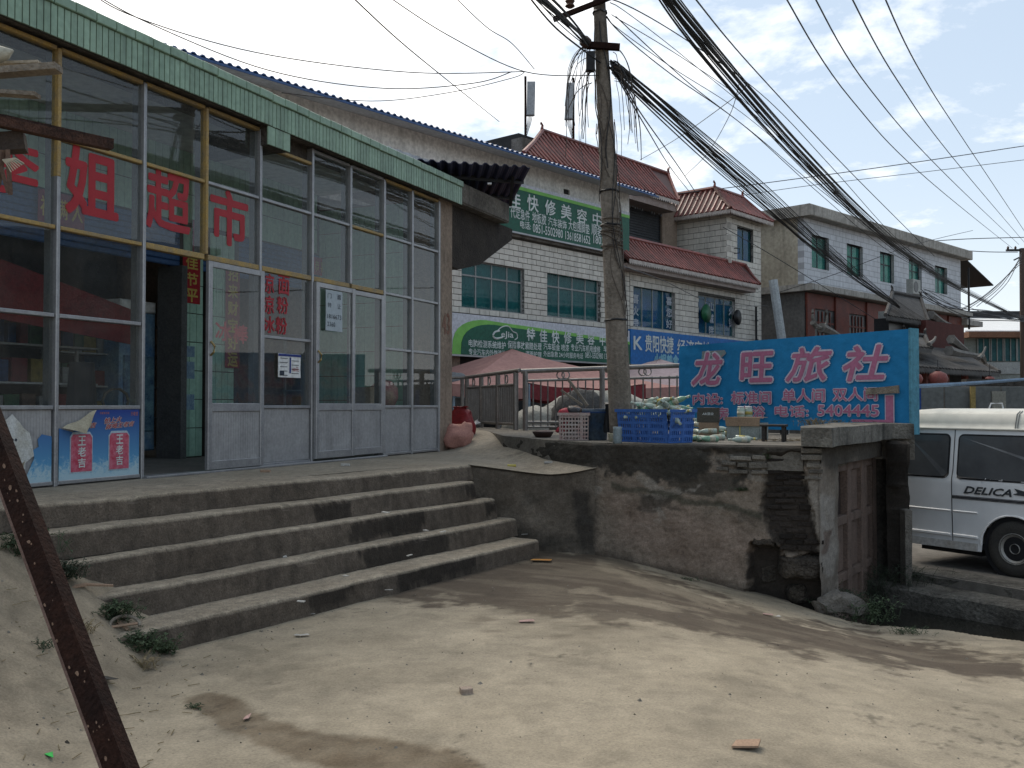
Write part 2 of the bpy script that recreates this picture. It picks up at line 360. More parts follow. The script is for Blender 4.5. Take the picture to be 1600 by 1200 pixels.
GOLD = mat('lettering_gold', (0.62, 0.45, 0.10), None, 6, 0.5, 0.0)
REDPAPER = mat('red_paper', (0.40, 0.02, 0.03), None, 4, 0.7, 0.03)
# ================================================================== GROUND, STAIRS, TERRACE
SF = Frame(atz(500, 748, 0), vp=1750)                      # stairs frame (outward = -y)
NZ = [0.0, -0.17, -0.36, -0.58, -0.77]
NY = [748, 782, 820, 868, 922]
NO = [SF.loc(atz(500, y, z)).y for y, z in zip(NY, NZ)]     # nosing positions, negative = towards the yard
RE = [SF.S(px, o, y) for px, o, y in zip([736, 742, 775, 806, 843], NO, [729, 752, 781, 807, 832])]
LEP = [SF.S(px, o, y) for px, o, y in zip([44, 60, 84, 140, 197], NO, [788, 835, 879, 934, 985])]
RIM = [(2.9, 9.95), (3.2, 9.72), (3.5, 9.4), (4.1, 9.2), (4.6, 8.66), (6.0, 7.3), (9.0, 3.5), (14, -4), (60, -60)]
def rimY(X):
    for (a, b), (c, d) in zip(RIM, RIM[1:]):
        if a <= X <= c: return b + (d - b) * (X - a) / (c - a)
    return 99.0
def G(X, Y):
    k = 0.5 + 0.5 * sm(5.5, 9.5, Y)
    f = 0.215 * (max(0, X - 0.95) if abs(X) > 8 else math.log(1 + math.exp((X - 0.95) * 5)) / 5)
    f = min(f, 0.50 + 0.02 * math.tanh(f)) * k
    z = -0.95 - f
    lim = 0.12 * max(0, 6.2 - Y)
    ed = max(0.0, min(1.0, (-2.26 + lim + 0.05 * fbm(X * 1.5, Y * 1.5, 3) - X) / (1.02 + lim)))
    z += (0.78 + 0.03 * fbm(X, Y, 9)) * ed * sm(2.0, 6.2, Y)
    z += 0.010 * fbm(X * 0.5, Y * 0.5, 1) + 0.003 * fbm(X * 3.1, Y * 3.1, 5) + 0.02 * ed * fbm(X * 2.6, Y * 2.6, 8)
    return z
def ZT(X, Y):
    r = 0.26 * sm(12.8, 15.5, Y + 2.5 * (X + 0.5))
    return r * sm(-.2, .2, 1.2 - X) - 0.155 * max(0, min(1, (X + 0.48) / 1.4)) * (1 - max(0, min(1, (Y - 10.8) / 2.2))) + 0.004 * fbm(X * 2, Y * 2, 4)
def hitz(px, py, fn, y0=3.5, y1=30):
    Y = y0
    while Y < y1:
        p = at(px, py, Y)
        if p.z <= fn(p.x, p.y): return Vector((p.x, p.y, fn(p.x, p.y)))
        Y += 0.01
    return at(px, py, y1)
YARD = mat('yard_concrete', (1.0, 1.0, 1.0), (0.84, 0.83, 0.81), 0.9, 0.93, 0.20, 80, attr=True, grime=0.14, fine=.24)
WET = [[(560, 908), (700, 874), (800, 850), (915, 850), (965, 872), (1060, 912), (1180, 948), (1290, 978), (1345, 985), (1600, 1030), (1600, 1066), (1440, 1052), (1300, 1024), (1150, 1002), (1000, 975), (900, 955), (820, 965), (700, 940), (620, 940)],
       [(290, 1092), (330, 1083), (385, 1093), (425, 1120), (520, 1140), (620, 1150), (700, 1172), (790, 1215), (560, 1215), (450, 1185), (395, 1160), (345, 1145), (315, 1118)],
       [(715, 955), (800, 940), (900, 960), (1000, 985), (960, 1000), (850, 985), (760, 985)]]
def ground_col(X, Y, z):
    px, py = proj(Vector((X, Y, z)))
    c = Vector((0.315, 0.268, 0.198))
    n1_, n2_ = fbm(X * 1.3, Y * 1.3, 2), fbm(X * 5, Y * 5, 6)
    c *= 1.0 + 0.16 * n1_ + 0.07 * n2_
    # drag marks and brushed dirt running along the slope
    st = fbm((X * 0.55 + Y * 0.2) * 1.5, (Y - X * 0.1) * 3, 13, 6)
    c *= 1.0 - 0.22 * sm(0.18, 0.5, st) * sm(6.8, 8.2, Y)
    c *= 1.0 - 0.10 * sm(0.1, 0.5, fbm(X * 0.6 + 7, Y * 0.6, 17)) - 0.10 * sm(0.2, 0.5, fbm(X * 2.4, Y * 2.4, 19))
    if -100 < px < 1750 and 820 < py < 1300:
        w_ = 22 * fbm(X * 2.2, Y * 2.2, 21) + 9 * fbm(X * 8, Y * 8, 22)
        d = pdist(px, py, WET[0]); k = sm(-5, 9, d + w_ * 0.9 + 5 * fbm(X * 20, Y * 20, 23))
        k *= 0.80 + 0.20 * sm(-0.22, 0.02, noise.fractal(Vector((X * 0.9 + Y * .4, (Y + X * 0.36) * 2.4, 25)), .9, 2.1, 7))
        k *= 1 - 0.40 * sm(-3, 5, pdist(px, py, [(935, 872), (1000, 900), (1170, 955), (1165, 962), (1000, 915), (930, 885)]) + w_ * .35) - 0.45 * sm(-2, 3, pdist(px, py, [(900, 915), (1010, 935), (1160, 975), (1150, 983), (1000, 948), (890, 925)]) + w_ * .4)
        c = c.lerp(Vector((0.075, 0.056, 0.040)), 0.92 * max(0, min(1, k)))
        d = pdist(px, py, WET[1]); k = sm(-2, 9, d + w_ * 0.55) * (0.75 + 0.25 * fbm(X * 6, Y * 6, 27))
        c = c.lerp(Vector((0.098, 0.067, 0.038)), 0.92 * k)
        d = pdist(px, py, WET[2]); k = sm(-20, 20, d + w_) * 0.5 * sm(-0.2, 0.5, fbm(X * 2, Y * 6, 28))
        c = c.lerp(Vector((0.09, 0.066, 0.045)), k)
    # loose soil on the left bank
    ed = sm(-1.75, -2.7, X + 0.18 * n1_ + 0.10 * (6 - Y) * 0.0)
    soil = Vector((0.27, 0.222, 0.160)) * (1 + 0.25 * n2_ + 0.18 * fbm(X * 11, Y * 11, 31))
    c = c.lerp(soil, ed)
    cr_ = abs(fbm(X * 0.7, Y * 0.7, 41, 6))
    c *= 1 - 0.5 * (1 - sm(0.0, 0.016, cr_)) * sm(-0.05, 0.15, fbm(X * .5, Y * .5, 42)) * sm(-1.9, -1.5, X)
    c *= 1 - 0.13 * sm(0.30, 0.42, fbm(X * 3.3, Y * 3.3, 45, 7)) + 0.06 * sm(0.25, 0.4, fbm(X * 2.1 + 5, Y * 2.1, 46, 7))
    return c
def axis(lo, a, b, hi, fine, k=1.35):
    v = []; x = a; st = fine
    while x > lo: x -= st; st *= k; v.append(x)
    v = v[::-1]; x = a
    while x < b: v.append(x); x += fine
    st = fine
    while x < hi: v.append(x); x += st; st *= k
    return v
XS = axis(-400, -4.0, 5.2, 400, 0.028); YS = axis(-400, 3.7, 10.9, 11.25, 0.026)
g = MB(); cols = []
for Y in YS:
    for X in XS:
        ry = rimY(X); z = G(X, Y)
        if X > 2.9 and Y > ry + 0.05 * fbm(X * 3, 0, 3): z = -2.3
        if X > 14 and Y > rimY(min(X, 59)): z = -2.3
        g.v.append(Vector((X, Y, z))); cols.append(ground_col(X, Y, z))
nx = len(XS)
g.f = [(j * nx + i, j * nx + i + 1, (j + 1) * nx + i + 1, (j + 1) * nx + i) for j in range(len(YS) - 1) for i in range(nx - 1)]
tag(g.build('yard_ground', YARD, None, True, cols), 'dusty concrete yard sloping down from the steps to the ditch', kind='structure')
# street beyond and van standing
STREET = mat('street_surface', (0.17, 0.155, 0.135), (0.11, 0.10, 0.088), 0.8, 0.95, 0.2, 20)
m = MB(); m.prismz([(5.0, 11.96), (5.73, 10.75), (8.6, 6.0), (16, -6), (1500, -6), (1500, 2000), (-1500, 2000), (-1500, 17), (-4, 17), (4.2, 12.9), (4.6, 12.62)], -1.9, -1.388)
tag(m.build('street', STREET), 'dusty street beyond the raised terrace', kind='structure')
BANK = mat('ditch_bank_stone', (0.16, 0.15, 0.13), (0.055, 0.05, 0.043), 3, 0.95, 0.4, 30, grime=0.45)
def bank(name, a, b, z0, z1, wd, lab):
    d = (Vector(b) - Vector(a)).normalized(); n_ = Vector((-d.y, d.x)); q = MB()
    a = Vector(a) - d * 1.6; b = Vector(b) + d * 4; Ln = (b - a).length; K = 70
    prof = [(wd, z1), (0.05, z1), (0.0, z1 - 0.03), (0.02, z0)]
    for i in range(K + 1):
        for (o_, z) in prof:
            P = a + d * (Ln * i / K) + n_ * o_; nn = fbm(P.x * 3, P.y * 3, z * 4) * 0.035
            q.v.append(Vector((P.x + n_.x * nn, P.y + n_.y * nn, z + (nn * 0.4 if z > z0 else 0))))
    q.f = [(i * 4 + j, i * 4 + j + 1, (i + 1) * 4 + j + 1, (i + 1) * 4 + j) for i in range(K) for j in range(3)]
    tag(q.build(name, BANK, None, False), lab, kind='structure')
bank('ditch_kerb', (5.0, 11.96), (5.73, 10.75), -1.62, -1.380, 0.4, 'upper stone kerb of the ditch under the van')
bank('ditch_ledge', (4.76, 11.35), (5.63, 10.55 - 0.35), -2.3, -1.50, 0.9, 'lower stone ledge along the ditch')
WATER = mat('ditch_water', (0.012, 0.013, 0.011), (0.02, 0.018, 0.014), 2, 0.12, 0.02, 6, spec=0.5)
q = MB(); q.prismz([(2.6, 9.0), (4, 8.2), (14, -8), (20, -8), (9, 8), (5.8, 12.2), (3.6, 12.6)], -1.95, -1.74)
tag(q.build('ditch_water', WATER), 'dark still water in the ditch', kind='structure')
# ---- steps
STEPM = mat('step_concrete', (1.0, 1.0, 1.0), (0.80, 0.78, 0.76), 1.6, 0.93, 0.28, 60, attr=True, grime=0.28, fine=.38)
stairs = thing('concrete_steps', 'five worn concrete steps rising from the yard to the shop front', 'steps', SF, zb=-0.95)
DARKR = [[(495, 790), (545, 784), (546, 812), (497, 818)], [(545, 820), (660, 800), (660, 830), (548, 846)], [(560, 862), (705, 830), (708, 870), (570, 892)], [(618, 892), (750, 862), (748, 890), (618, 930)], [(480, 925), (560, 908), (545, 945), (482, 962)], [(730, 760), (745, 757), (745, 775), (735, 778)], [(758, 785), (776, 782), (776, 802), (760, 806)]]
for i in range(5):
    zt, zb_ = NZ[i], (NZ[i + 1] if i < 4 else -1.25)
    back = NO[i - 1] + 0.05 if i else NO[0] + 0.6
    s0, s1 = LEP[i] - 0.10 - (.5 if i == 0 else 0), RE[i]
    prof = [(back, zt)] + [(NO[i] + 0.35 * t * (back - NO[i]), zt) for t in (2.4, 1.6, 0.8)] + [(NO[i] + 0.035, zt), (NO[i] + 0.012, zt - 0.008), (NO[i], zt - 0.03)] + [(NO[i] - 0.004 * t, zt - 0.03 - (zt - 0.03 - zb_) * t / 6) for t in range(1, 7)]
    K = int((s1 - s0) / 0.022); q = MB(); cols = []; npf = len(prof)
    for k in range(K + 1):
        s = s0 + (s1 - s0) * k / K
        for j, (o_, z) in enumerate(prof):
            wob = 0.012 * fbm(s * 1.1, i * 7.3, 2) + 0.007 * fbm(s * 7, i * 3.1, z * 3)
            chip = 0.028 * sm(0.3, 0.62, fbm(s * 3.2, i * 5.7, 15)) if j in (4, 5, 6) else 0
            zz_ = z + 0.012 * fbm(s * 0.8, i * 4.4 + o_, 7) + (0.003 * fbm(s * 9, o_ * 9, 8)) - chip * 0.5
            if j == 0: wob = 0
            P = Vector((s, o_ + wob * (1 if j > 3 else 0.2) + chip, zz_)); q.v.append(P)
            Wd = SF.w(P.x, P.y, P.z); px, py = proj(Wd)
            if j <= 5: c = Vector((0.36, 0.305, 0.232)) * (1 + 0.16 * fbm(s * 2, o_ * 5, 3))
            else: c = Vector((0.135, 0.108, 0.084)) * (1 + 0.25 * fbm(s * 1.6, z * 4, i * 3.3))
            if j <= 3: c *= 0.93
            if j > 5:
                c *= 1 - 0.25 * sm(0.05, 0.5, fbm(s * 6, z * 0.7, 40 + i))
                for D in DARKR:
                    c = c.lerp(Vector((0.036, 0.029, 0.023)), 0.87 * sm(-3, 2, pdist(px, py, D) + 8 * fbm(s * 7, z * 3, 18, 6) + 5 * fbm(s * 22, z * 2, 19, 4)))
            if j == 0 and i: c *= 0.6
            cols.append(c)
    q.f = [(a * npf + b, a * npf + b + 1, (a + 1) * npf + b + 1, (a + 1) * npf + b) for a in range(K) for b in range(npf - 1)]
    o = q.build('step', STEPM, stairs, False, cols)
    end = MB(); end.prismz([(s0 + .01, NO[i] + .02), (s0 + .03, NO[i] + .02), (s0 + .03, back - .03), (s0 + .01, back - .03)], zb_, zt - 0.02); end.build('step_end', STEPM, o, cols=[Vector((0.1, 0.085, 0.07))] * 8)
# ---- terrace / forecourt surface
E0 = SF.w(RE[0], NO[0], 0); E1 = Vector((0.92, 10.68, 0))
AF = Frame(atz(220, 748, 0), vp=1477)                      # shop front frame
TERR = mat('forecourt_concrete', (1, 1, 1), (0.85, 0.83, 0.80), 1.4, 0.93, 0.22, 60, attr=True, grime=0.25, fine=.35)
fr_ = [SF.w(LEP[0] - 4.0 + (RE[0] - LEP[0] + 4.0) * i / 60, NO[0] + 0.35, 0) for i in range(60)] + [E0 + (E1 - E0) * (i / 24) + Vector((0, -0.025, 0)) for i in range(25)] + [E1 + Vector((.7, .42, 0)) * (i / 5) for i in range(1, 6)]
bk_ = [AF.w(-9 + (AF.S(684) + 9) * i / 60, 0.35, 0) for i in range(60)] + [AF.w(AF.S(684) + 0.2, 0.3, 0).lerp(Vector((-1.0, 19.4, 0)), min(1, i / 8)).lerp(Vector((0.35, 16.0, 0)), sm(8, 24, i)) for i in range(25)] + [Vector((.35 + .25 * i, 16, 0)) for i in range(1, 6)]
q = MB(); cols = []; NV = 70
for j in range(NV + 1):
    for a, b in zip(fr_, bk_):
        P = a.lerp(b, j / NV); P.z = ZT(P.x, P.y); q.v.append(P)
        px, py = proj(P); c = Vector((0.30, 0.26, 0.20)) * (1 + 0.18 * fbm(P.x * 1.5, P.y * 1.5, 33) + 0.06 * fbm(P.x * 7, P.y * 7, 34))
        if px > 690: c = c.lerp(Vector((0.27, 0.24, 0.195)), 0.5) * (1 + 0.1 * fbm(P.x * 3, P.y * 3, 36))
        # joints between the ramp's slabs
        c *= 1 - 0.4 * (1 - sm(0.0, 0.03, abs(P.y - 12.35 - 0.15 * P.x + 0.05 * fbm(P.x, P.y, 1)))) * (1 if P.x > -1.2 else 0)
        cols.append(c)
nn_ = len(fr_)
q.f = [(j * nn_ + i, j * nn_ + i + 1, (j + 1) * nn_ + i + 1, (j + 1) * nn_ + i) for j in range(NV) for i in range(nn_ - 1)]
tag(q.build('forecourt', TERR, None, True, cols), 'worn concrete forecourt in front of the shop', kind='structure')
# side wall of the steps
WALLM = mat('old_wall_face', (1, 1, 1), (0.72, 0.70, 0.68), 2.6, 0.95, 0.16, 45, attr=True, grime=0.22, fine=.30)
def wallgrid(name, pts, ztop, zbot, du, dv, colf, dispf, parent, m_, lip=0.0):
    """pts: base polyline (x,y) seen from outside, left to right"""
    seg = [(Vector(a), Vector(b)) for a, b in zip(pts, pts[1:])]; Ls = [(b - a).length for a, b in seg]; T = sum(Ls); K = int(T / du)
    q = MB(); cols = []; nv = int((max(ztop(0), ztop(T)) - zbot) / dv)
    for i in range(K + 1):
        t = T * i / K; r = t; k = 0
        while k < len(seg) - 1 and r > Ls[k]: r -= Ls[k]; k += 1
        a, b = seg[k]; d = (b - a).normalized(); P = a + d * r; n_ = Vector((d.y, -d.x))
        if len(seg) > 1:   # smooth the normal over corners
            for kk in range(len(seg) - 1):
                c_ = sum(Ls[:kk + 1]); wgt = 0.5 * math.exp(-((t - c_) / 0.2) ** 2); d2 = (seg[kk + 1][1] - seg[kk + 1][0]).normalized() if k == kk else (seg[kk][1] - seg[kk][0]).normalized()
                n_ = (n_ * (1 - wgt) + Vector((d2.y, -d2.x)) * wgt).normalized()
        for j in range(nv + 1):
            z = zbot + (ztop(t) - zbot) * j / nv
            base = Vector((P.x, P.y, z)); px, py = proj(base); dd = dispf(base, px, py, t)
            if j >= nv: dd -= 0.05
            if j == nv - 1: dd -= 0.008
            q.v.append(base + Vector((n_.x, n_.y, 0)) * dd); cols.append(colf(base, px, py, t))
    q.f = [(i * (nv + 1) + j, (i + 1) * (nv + 1) + j, (i + 1) * (nv + 1) + j + 1, i * (nv + 1) + j + 1) for i in range(K) for j in range(nv)]
    return q.build(name, m_, parent, False, cols)
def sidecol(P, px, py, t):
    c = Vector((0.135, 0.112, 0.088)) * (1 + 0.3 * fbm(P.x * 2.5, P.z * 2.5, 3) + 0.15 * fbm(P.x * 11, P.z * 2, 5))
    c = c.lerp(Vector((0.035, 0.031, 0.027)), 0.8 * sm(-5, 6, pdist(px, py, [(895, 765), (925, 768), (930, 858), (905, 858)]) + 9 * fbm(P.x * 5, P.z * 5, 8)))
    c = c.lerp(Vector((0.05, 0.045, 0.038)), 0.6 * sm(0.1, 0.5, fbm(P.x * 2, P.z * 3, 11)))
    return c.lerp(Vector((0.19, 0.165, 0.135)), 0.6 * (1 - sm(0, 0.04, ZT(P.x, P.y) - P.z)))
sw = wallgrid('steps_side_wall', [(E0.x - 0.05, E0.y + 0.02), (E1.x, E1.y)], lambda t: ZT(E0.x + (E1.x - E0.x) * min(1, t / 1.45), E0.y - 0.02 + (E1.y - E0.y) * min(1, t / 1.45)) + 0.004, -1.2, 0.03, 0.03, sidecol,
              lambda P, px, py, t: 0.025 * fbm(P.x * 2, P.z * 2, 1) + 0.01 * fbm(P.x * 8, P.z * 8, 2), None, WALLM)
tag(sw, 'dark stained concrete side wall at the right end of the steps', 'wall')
# ---- retaining wall with plateau
C0 = Vector((3.14, 9.80)); RF = Frame(Vector((C0.x, C0.y, 0)), u=Vector((0.55, 0.835, 0)))
rw = thing('retaining_wall', 'stained plaster retaining wall with crumbling brick under the blue hotel sign', 'wall', loc=(2, 10.2, -1.4))
def under(m_, name, parent, **k): return m_.build(name, k.get('m'), parent)
CAVA = [(1196, 738), (1200, 712), (1250, 708), (1256, 745), (1262, 770), (1268, 815), (1285, 870), (1225, 866), (1207, 845), (1196, 815), (1189, 790), (1193, 760)]
CAVB = [(1174, 850), (1192, 843), (1216, 845), (1218, 872), (1290, 872), (1296, 975), (1172, 945), (1166, 890)]
PINK = [(955, 765), (1020, 772), (1090, 800), (1165, 820), (1178, 850), (1160, 905), (1050, 880), (955, 850)]
def wcol(P, px, py, t):
    a = fbm(P.x * 2.2, P.z * 2.2, P.y); b = fbm(P.x * 8, P.z * 8, 5)
    c = Vector((0.235, 0.19, 0.148)) * (1 + 0.3 * a + 0.15 * b)
    c = c.lerp(Vector((0.265, 0.195, 0.152)), 0.7 * sm(-25, 25, pdist(px, py, PINK) + 26 * a))
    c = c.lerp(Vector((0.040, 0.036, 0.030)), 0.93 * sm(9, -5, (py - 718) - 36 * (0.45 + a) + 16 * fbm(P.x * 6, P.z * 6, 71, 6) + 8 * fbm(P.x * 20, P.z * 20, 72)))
    c = c.lerp(Vector((0.045, 0.041, 0.034)), 0.8 * sm(0.10, 0.22, fbm(P.x * 1.3 + 4, P.z * 1.9, 61, 7)) * sm(870, 760, py))
    c = c.lerp(Vector((0.30, 0.27, 0.23)), 0.6 * sm(0.22, 0.3, fbm(P.x * 2.1 + 9, P.z * 2.6, 63, 7)) * sm(700, 730, py) * sm(840, 790, py))
    c = c.lerp(Vector((0.055, 0.055, 0.038)), 0.75 * (1 - sm(2, 8, abs(py - (762 + (px - 960) * 0.17) - 14 * a))) * (1 if 955 < px < 1190 else 0))
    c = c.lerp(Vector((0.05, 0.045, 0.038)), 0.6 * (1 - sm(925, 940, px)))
    k = max(sm(-4, 4, pdist(px, py, CAVA) + 9 * b), sm(-4, 4, pdist(px, py, CAVB) + 9 * b))
    c = c.lerp(Vector((0.030, 0.024, 0.020)) * (1 + 0.4 * b), 0.93 * k)
    if px > 1262: c = c.lerp(Vector((0.24, 0.215, 0.185)) * (1 + 0.3 * a), 0.85 * (1 - k) * sm(700, 750, py))
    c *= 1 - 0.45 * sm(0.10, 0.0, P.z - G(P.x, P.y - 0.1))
    return c
def wdisp(P, px, py, t):
    a = fbm(P.x * 5, P.z * 5, 4)
    d = 0.03 * fbm(P.x * 1.6, P.z * 1.6, 1) + 0.012 * a + 0.006 * fbm(P.x * 17, P.z * 17, 2)
    d -= 0.075 * sm(-4, 3, pdist(px, py, CAVA) + 8 * a)
    d -= 0.17 * sm(-3, 6, pdist(px, py, CAVB) + 10 * a)
    d -= 0.03 * sm(0, 10, pdist(px, py, [(1085, 700), (1195, 700), (1195, 748), (1130, 742)]) + 7 * a)
    return d
W0 = [(-0.12, 13.1), (0.07, 12.6), (0.40, 11.6), (0.89, 10.70), (C0.x, C0.y)]
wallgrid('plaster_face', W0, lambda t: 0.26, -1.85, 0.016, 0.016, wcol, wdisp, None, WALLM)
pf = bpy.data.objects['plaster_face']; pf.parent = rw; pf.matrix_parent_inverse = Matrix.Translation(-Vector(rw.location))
PLAT = [(-0.12, 13.1), (0.07, 12.6), (0.40, 11.6), (0.89, 10.74), (C0.x - 0.02, C0.y + 0.05), RF.w(2.7, 0.12, 0).xy[:], (5.02, 11.98), (5.12, 12.3), (2.95, 16.0), (0.2, 16.15), (-0.35, 17.2), (-1.05, 19.7), (-1.5, 19.7), (-0.95, 18.0), (-0.45, 16.0)]
q = MB(); n = len(PLAT)
q.prismz([(p[0], p[1]) for p in PLAT], 0.0, 0.262); q.v = [v for v in q.v]
pt = q.build('wall_top_slab', mat('slab_top', (0.215, 0.195, 0.165), (0.13, 0.118, 0.10), 2.5, 0.95, 0.4, 40, grime=0.3), None); pt.parent = rw; pt.matrix_parent_inverse = Matrix.Translation(-Vector(rw.location))
q = MB(); q.prismz([(0.3, 12.6), (1.1, 10.95), (C0.x - 0.25, C0.y + 0.35), RF.w(2.4, 0.5, 0).xy[:], (4.9, 12.3), (2.8, 15.8), (0.1, 15.9)], -1.9, 0.0)
pt = q.build('wall_core', CONCD, None); pt.parent = rw; pt.matrix_parent_inverse = Matrix.Translation(-Vector(rw.location))
def wallpt(px, py, off=0.0):
    """point on the front face of the retaining wall"""
    a = Vector((0.89, 10.70)); d = (C0 - a).normalized(); n_ = Vector((d.y, -d.x)); dr = ray(px, py)
    t = ((a - n_ * off) - CAM.xy).dot(n_) / Vector((dr.x, dr.y)).dot(n_); return CAM + dr * t, d, n_
BRP = mat('pale_old_brick', (0.20, 0.18, 0.15), (0.12, 0.105, 0.088), 8, 0.95, 0.4, 60, rand=0.3, grime=0.35)
BRD = mat('dark_old_brick', (0.042, 0.033, 0.027), (0.026, 0.021, 0.018), 8, 0.95, 0.4, 60, rand=0.35, grime=0.35)
def brick(x0, x1, y0, y1, m_, pr):
    A, d, n_ = wallpt((x0 + x1) / 2, (y0 + y1) / 2); k = 9.9 / FPX
    hw, hh = (x1 - x0) / 2 * k, (y1 - y0) / 2 * k
    q = MB(); q.cham(-hw, hw, -pr, 0.07, -hh, hh, 0.006); q.jit(0.006, 30)
    for v in q.v: v += noise.noise_vector(v * 9 + A * 3) * 0.008
    o = q.build('brick', m_, rw); o.rotation_euler = (0, 0, math.atan2(d.y, d.x) + R.uniform(-.03, .03)); o.location = A - Vector(rw.location)
for (a, b, c_, d_) in [(1141, 1174, 713, 719), (1176, 1196, 711, 718), (1153, 1168, 723, 730), (1171, 1199, 723, 732), (1128, 1150, 721, 727), (1175, 1199, 735, 741), (1140, 1168, 734, 740), (1120, 1138, 729, 735), (1253, 1282, 701, 708), (1253, 1283, 711, 719), (1261, 1283, 724, 731), (1265, 1284, 734, 740), (1258, 1282, 745, 750)]:
    brick(a, b, c_, d_, BRP, 0.02)
y = 716; row = 0
while y < 862:
    x = 1197 + (14 if row % 2 else 0) + (6 if y > 800 else 0)
    while x < 1252 + (y - 716) * 0.18:
        w_ = R.uniform(20, 31)
        if inpoly(x + 14, y + 4, CAVA): brick(x, x + w_, y + R.uniform(-.8, .8), y + R.uniform(5.8, 8), BRD, R.uniform(-0.065, -0.035))
        x += w_ + 2.5
    y += 9.2; row += 1
STONE = mat('dark_stone_block', (0.105, 0.085, 0.066), (0.045, 0.038, 0.032), 4, 0.95, 0.6, 22, grime=0.45)
for (a, b, c_, d_, pr, lab) in [(1216, 1284, 870, 908, 0.05, None), (1173, 1212, 838, 856, 0.03, None), (1222, 1262, 915, 948, -0.10, None), (1178, 1216, 880, 925, -0.16, None)]:
    A, dd, n_ = wallpt((a + b) / 2, (c_ + d_) / 2); k = 9.85 / FPX; q = MB()
    q.grid(1, 1, lambda u, v: (0, 0, 0)); q.v = []; q.f = []
    hw, hh = (b - a) / 2 * k, (d_ - c_) / 2 * k
    for f_ in range(1):
        q.grid(14, 8, lambda u, v: ((u * 2 - 1) * hw * (1 - 0.1 * abs(v * 2 - 1) ** 4), -pr + 0.16 * max(abs(u * 2 - 1) ** 6, abs(v * 2 - 1) ** 6), (v * 2 - 1) * hh * (1 - 0.12 * abs(u * 2 - 1) ** 3)))
    for v in q.v: v += noise.noise_vector((v + A) * 7) * 0.03 + noise.noise_vector((v + A) * 22) * 0.008
    o = q.build('stone', STONE, rw); o.rotation_euler = (0, 0, math.atan2(dd.y, dd.x)); o.location = A - Vector(rw.location)
# cellar side: plaster strip, lintel, door, buttress
def rcol(P, px, py, t):
    a = fbm(P.x * 3, P.z * 3, P.y); b = fbm(P.x * 9, P.z * 9, 5)
    c = Vector((0.20, 0.17, 0.14)) * (1 + 0.3 * a)
    c = c.lerp(Vector((0.29, 0.265, 0.235)), 0.9 * sm(-3, 3, pdist(px, py, [(1284, 775), (1304, 778), (1306, 900), (1290, 905), (1284, 850)]) + 6 * a))
    c = c.lerp(Vector((0.10, 0.06, 0.045)), 0.7 * sm(-2, 2, pdist(px, py, [(1288, 830), (1300, 828), (1294, 865), (1287, 865)]) + 4 * b))
    c = c.lerp(Vector((0.06, 0.054, 0.046)), 0.8 * sm(745, 715, py + 20 * a))
    return c * (1 + 0.12 * b)
def rwall(name, s0, s1, z0, z1, colf=rcol, y=0.0):
    a = RF.w(s0, y, 0); b = RF.w(s1, y, 0)
    o = wallgrid(name, [(a.x, a.y), (b.x, b.y)], lambda t: z1, z0, 0.03, 0.03, colf, lambda P, px, py, t: 0.02 * fbm(P.x * 3 + P.y, P.z * 3, 1) + 0.006 * fbm((P.x + P.y) * 12, P.z * 12, 2), None, WALLM)
    o.parent = rw; o.matrix_parent_inverse = Matrix.Translation(-Vector(rw.location)); return o
DS0, DS1 = RF.S(1309, 0, 720), RF.S(1374, 0, 712)
rwall('plaster_strip', -0.02, DS0, -1.9, 0.26)
rwall('lintel', DS0, DS1 + 0.3, 0.04, 0.26)
def dcol(P, px, py, t): return Vector((0.05, 0.043, 0.037)) * (1 + 0.5 * fbm(P.x * 4, P.z * 4, 3)) + Vector((0.10, 0.085, 0.07)) * sm(0.2, 0.6, fbm(P.x * 9 + P.y * 9, P.z * 1.0, 6)) * 0.5
a = RF.w(DS1, 0.25, 0); b = RF.w(DS1, -0.08, 0)
def addw(name, pts, z0, z1, cf=dcol, amp=0.05):
    o = wallgrid(name, pts, lambda t: z1, z0, 0.035, 0.035, cf, lambda P, px, py, t: amp * fbm(P.x * 2.3 + P.y, P.z * 2.3, 1) + 0.012 * fbm((P.x + P.y) * 9, P.z * 9, 2), None, WALLM)
    o.parent = rw; o.matrix_parent_inverse = Matrix.Translation(-Vector(rw.location))
bx_ = at(1421, 800, 11.75)
addw('buttress_face', [(b.x, b.y), (bx_.x, bx_.y), (bx_.x + 0.05, bx_.y + 0.5)], -2.2, 0.24)
bx2 = at(1417, 730, 11.6)
addw('broken_lintel_end', [(b.x, b.y - 0.05), (bx2.x, bx2.y), (bx2.x + 0.03, bx2.y + 0.4)], -0.32, 0.24, amp=0.07)
PST = mat('light_plaster_edge', (0.20, 0.18, 0.155), (0.11, 0.10, 0.085), 5, 0.95, 0.4)
A = at(1419, 850, 11.70); q = MB(); q.box(-0.05, 0.03, -0.04, 0.1, -0.70, 0.42); q.jit(0.02, 6); o = q.build('plaster_edge', PST, rw); o.location = A - Vector(rw.location)
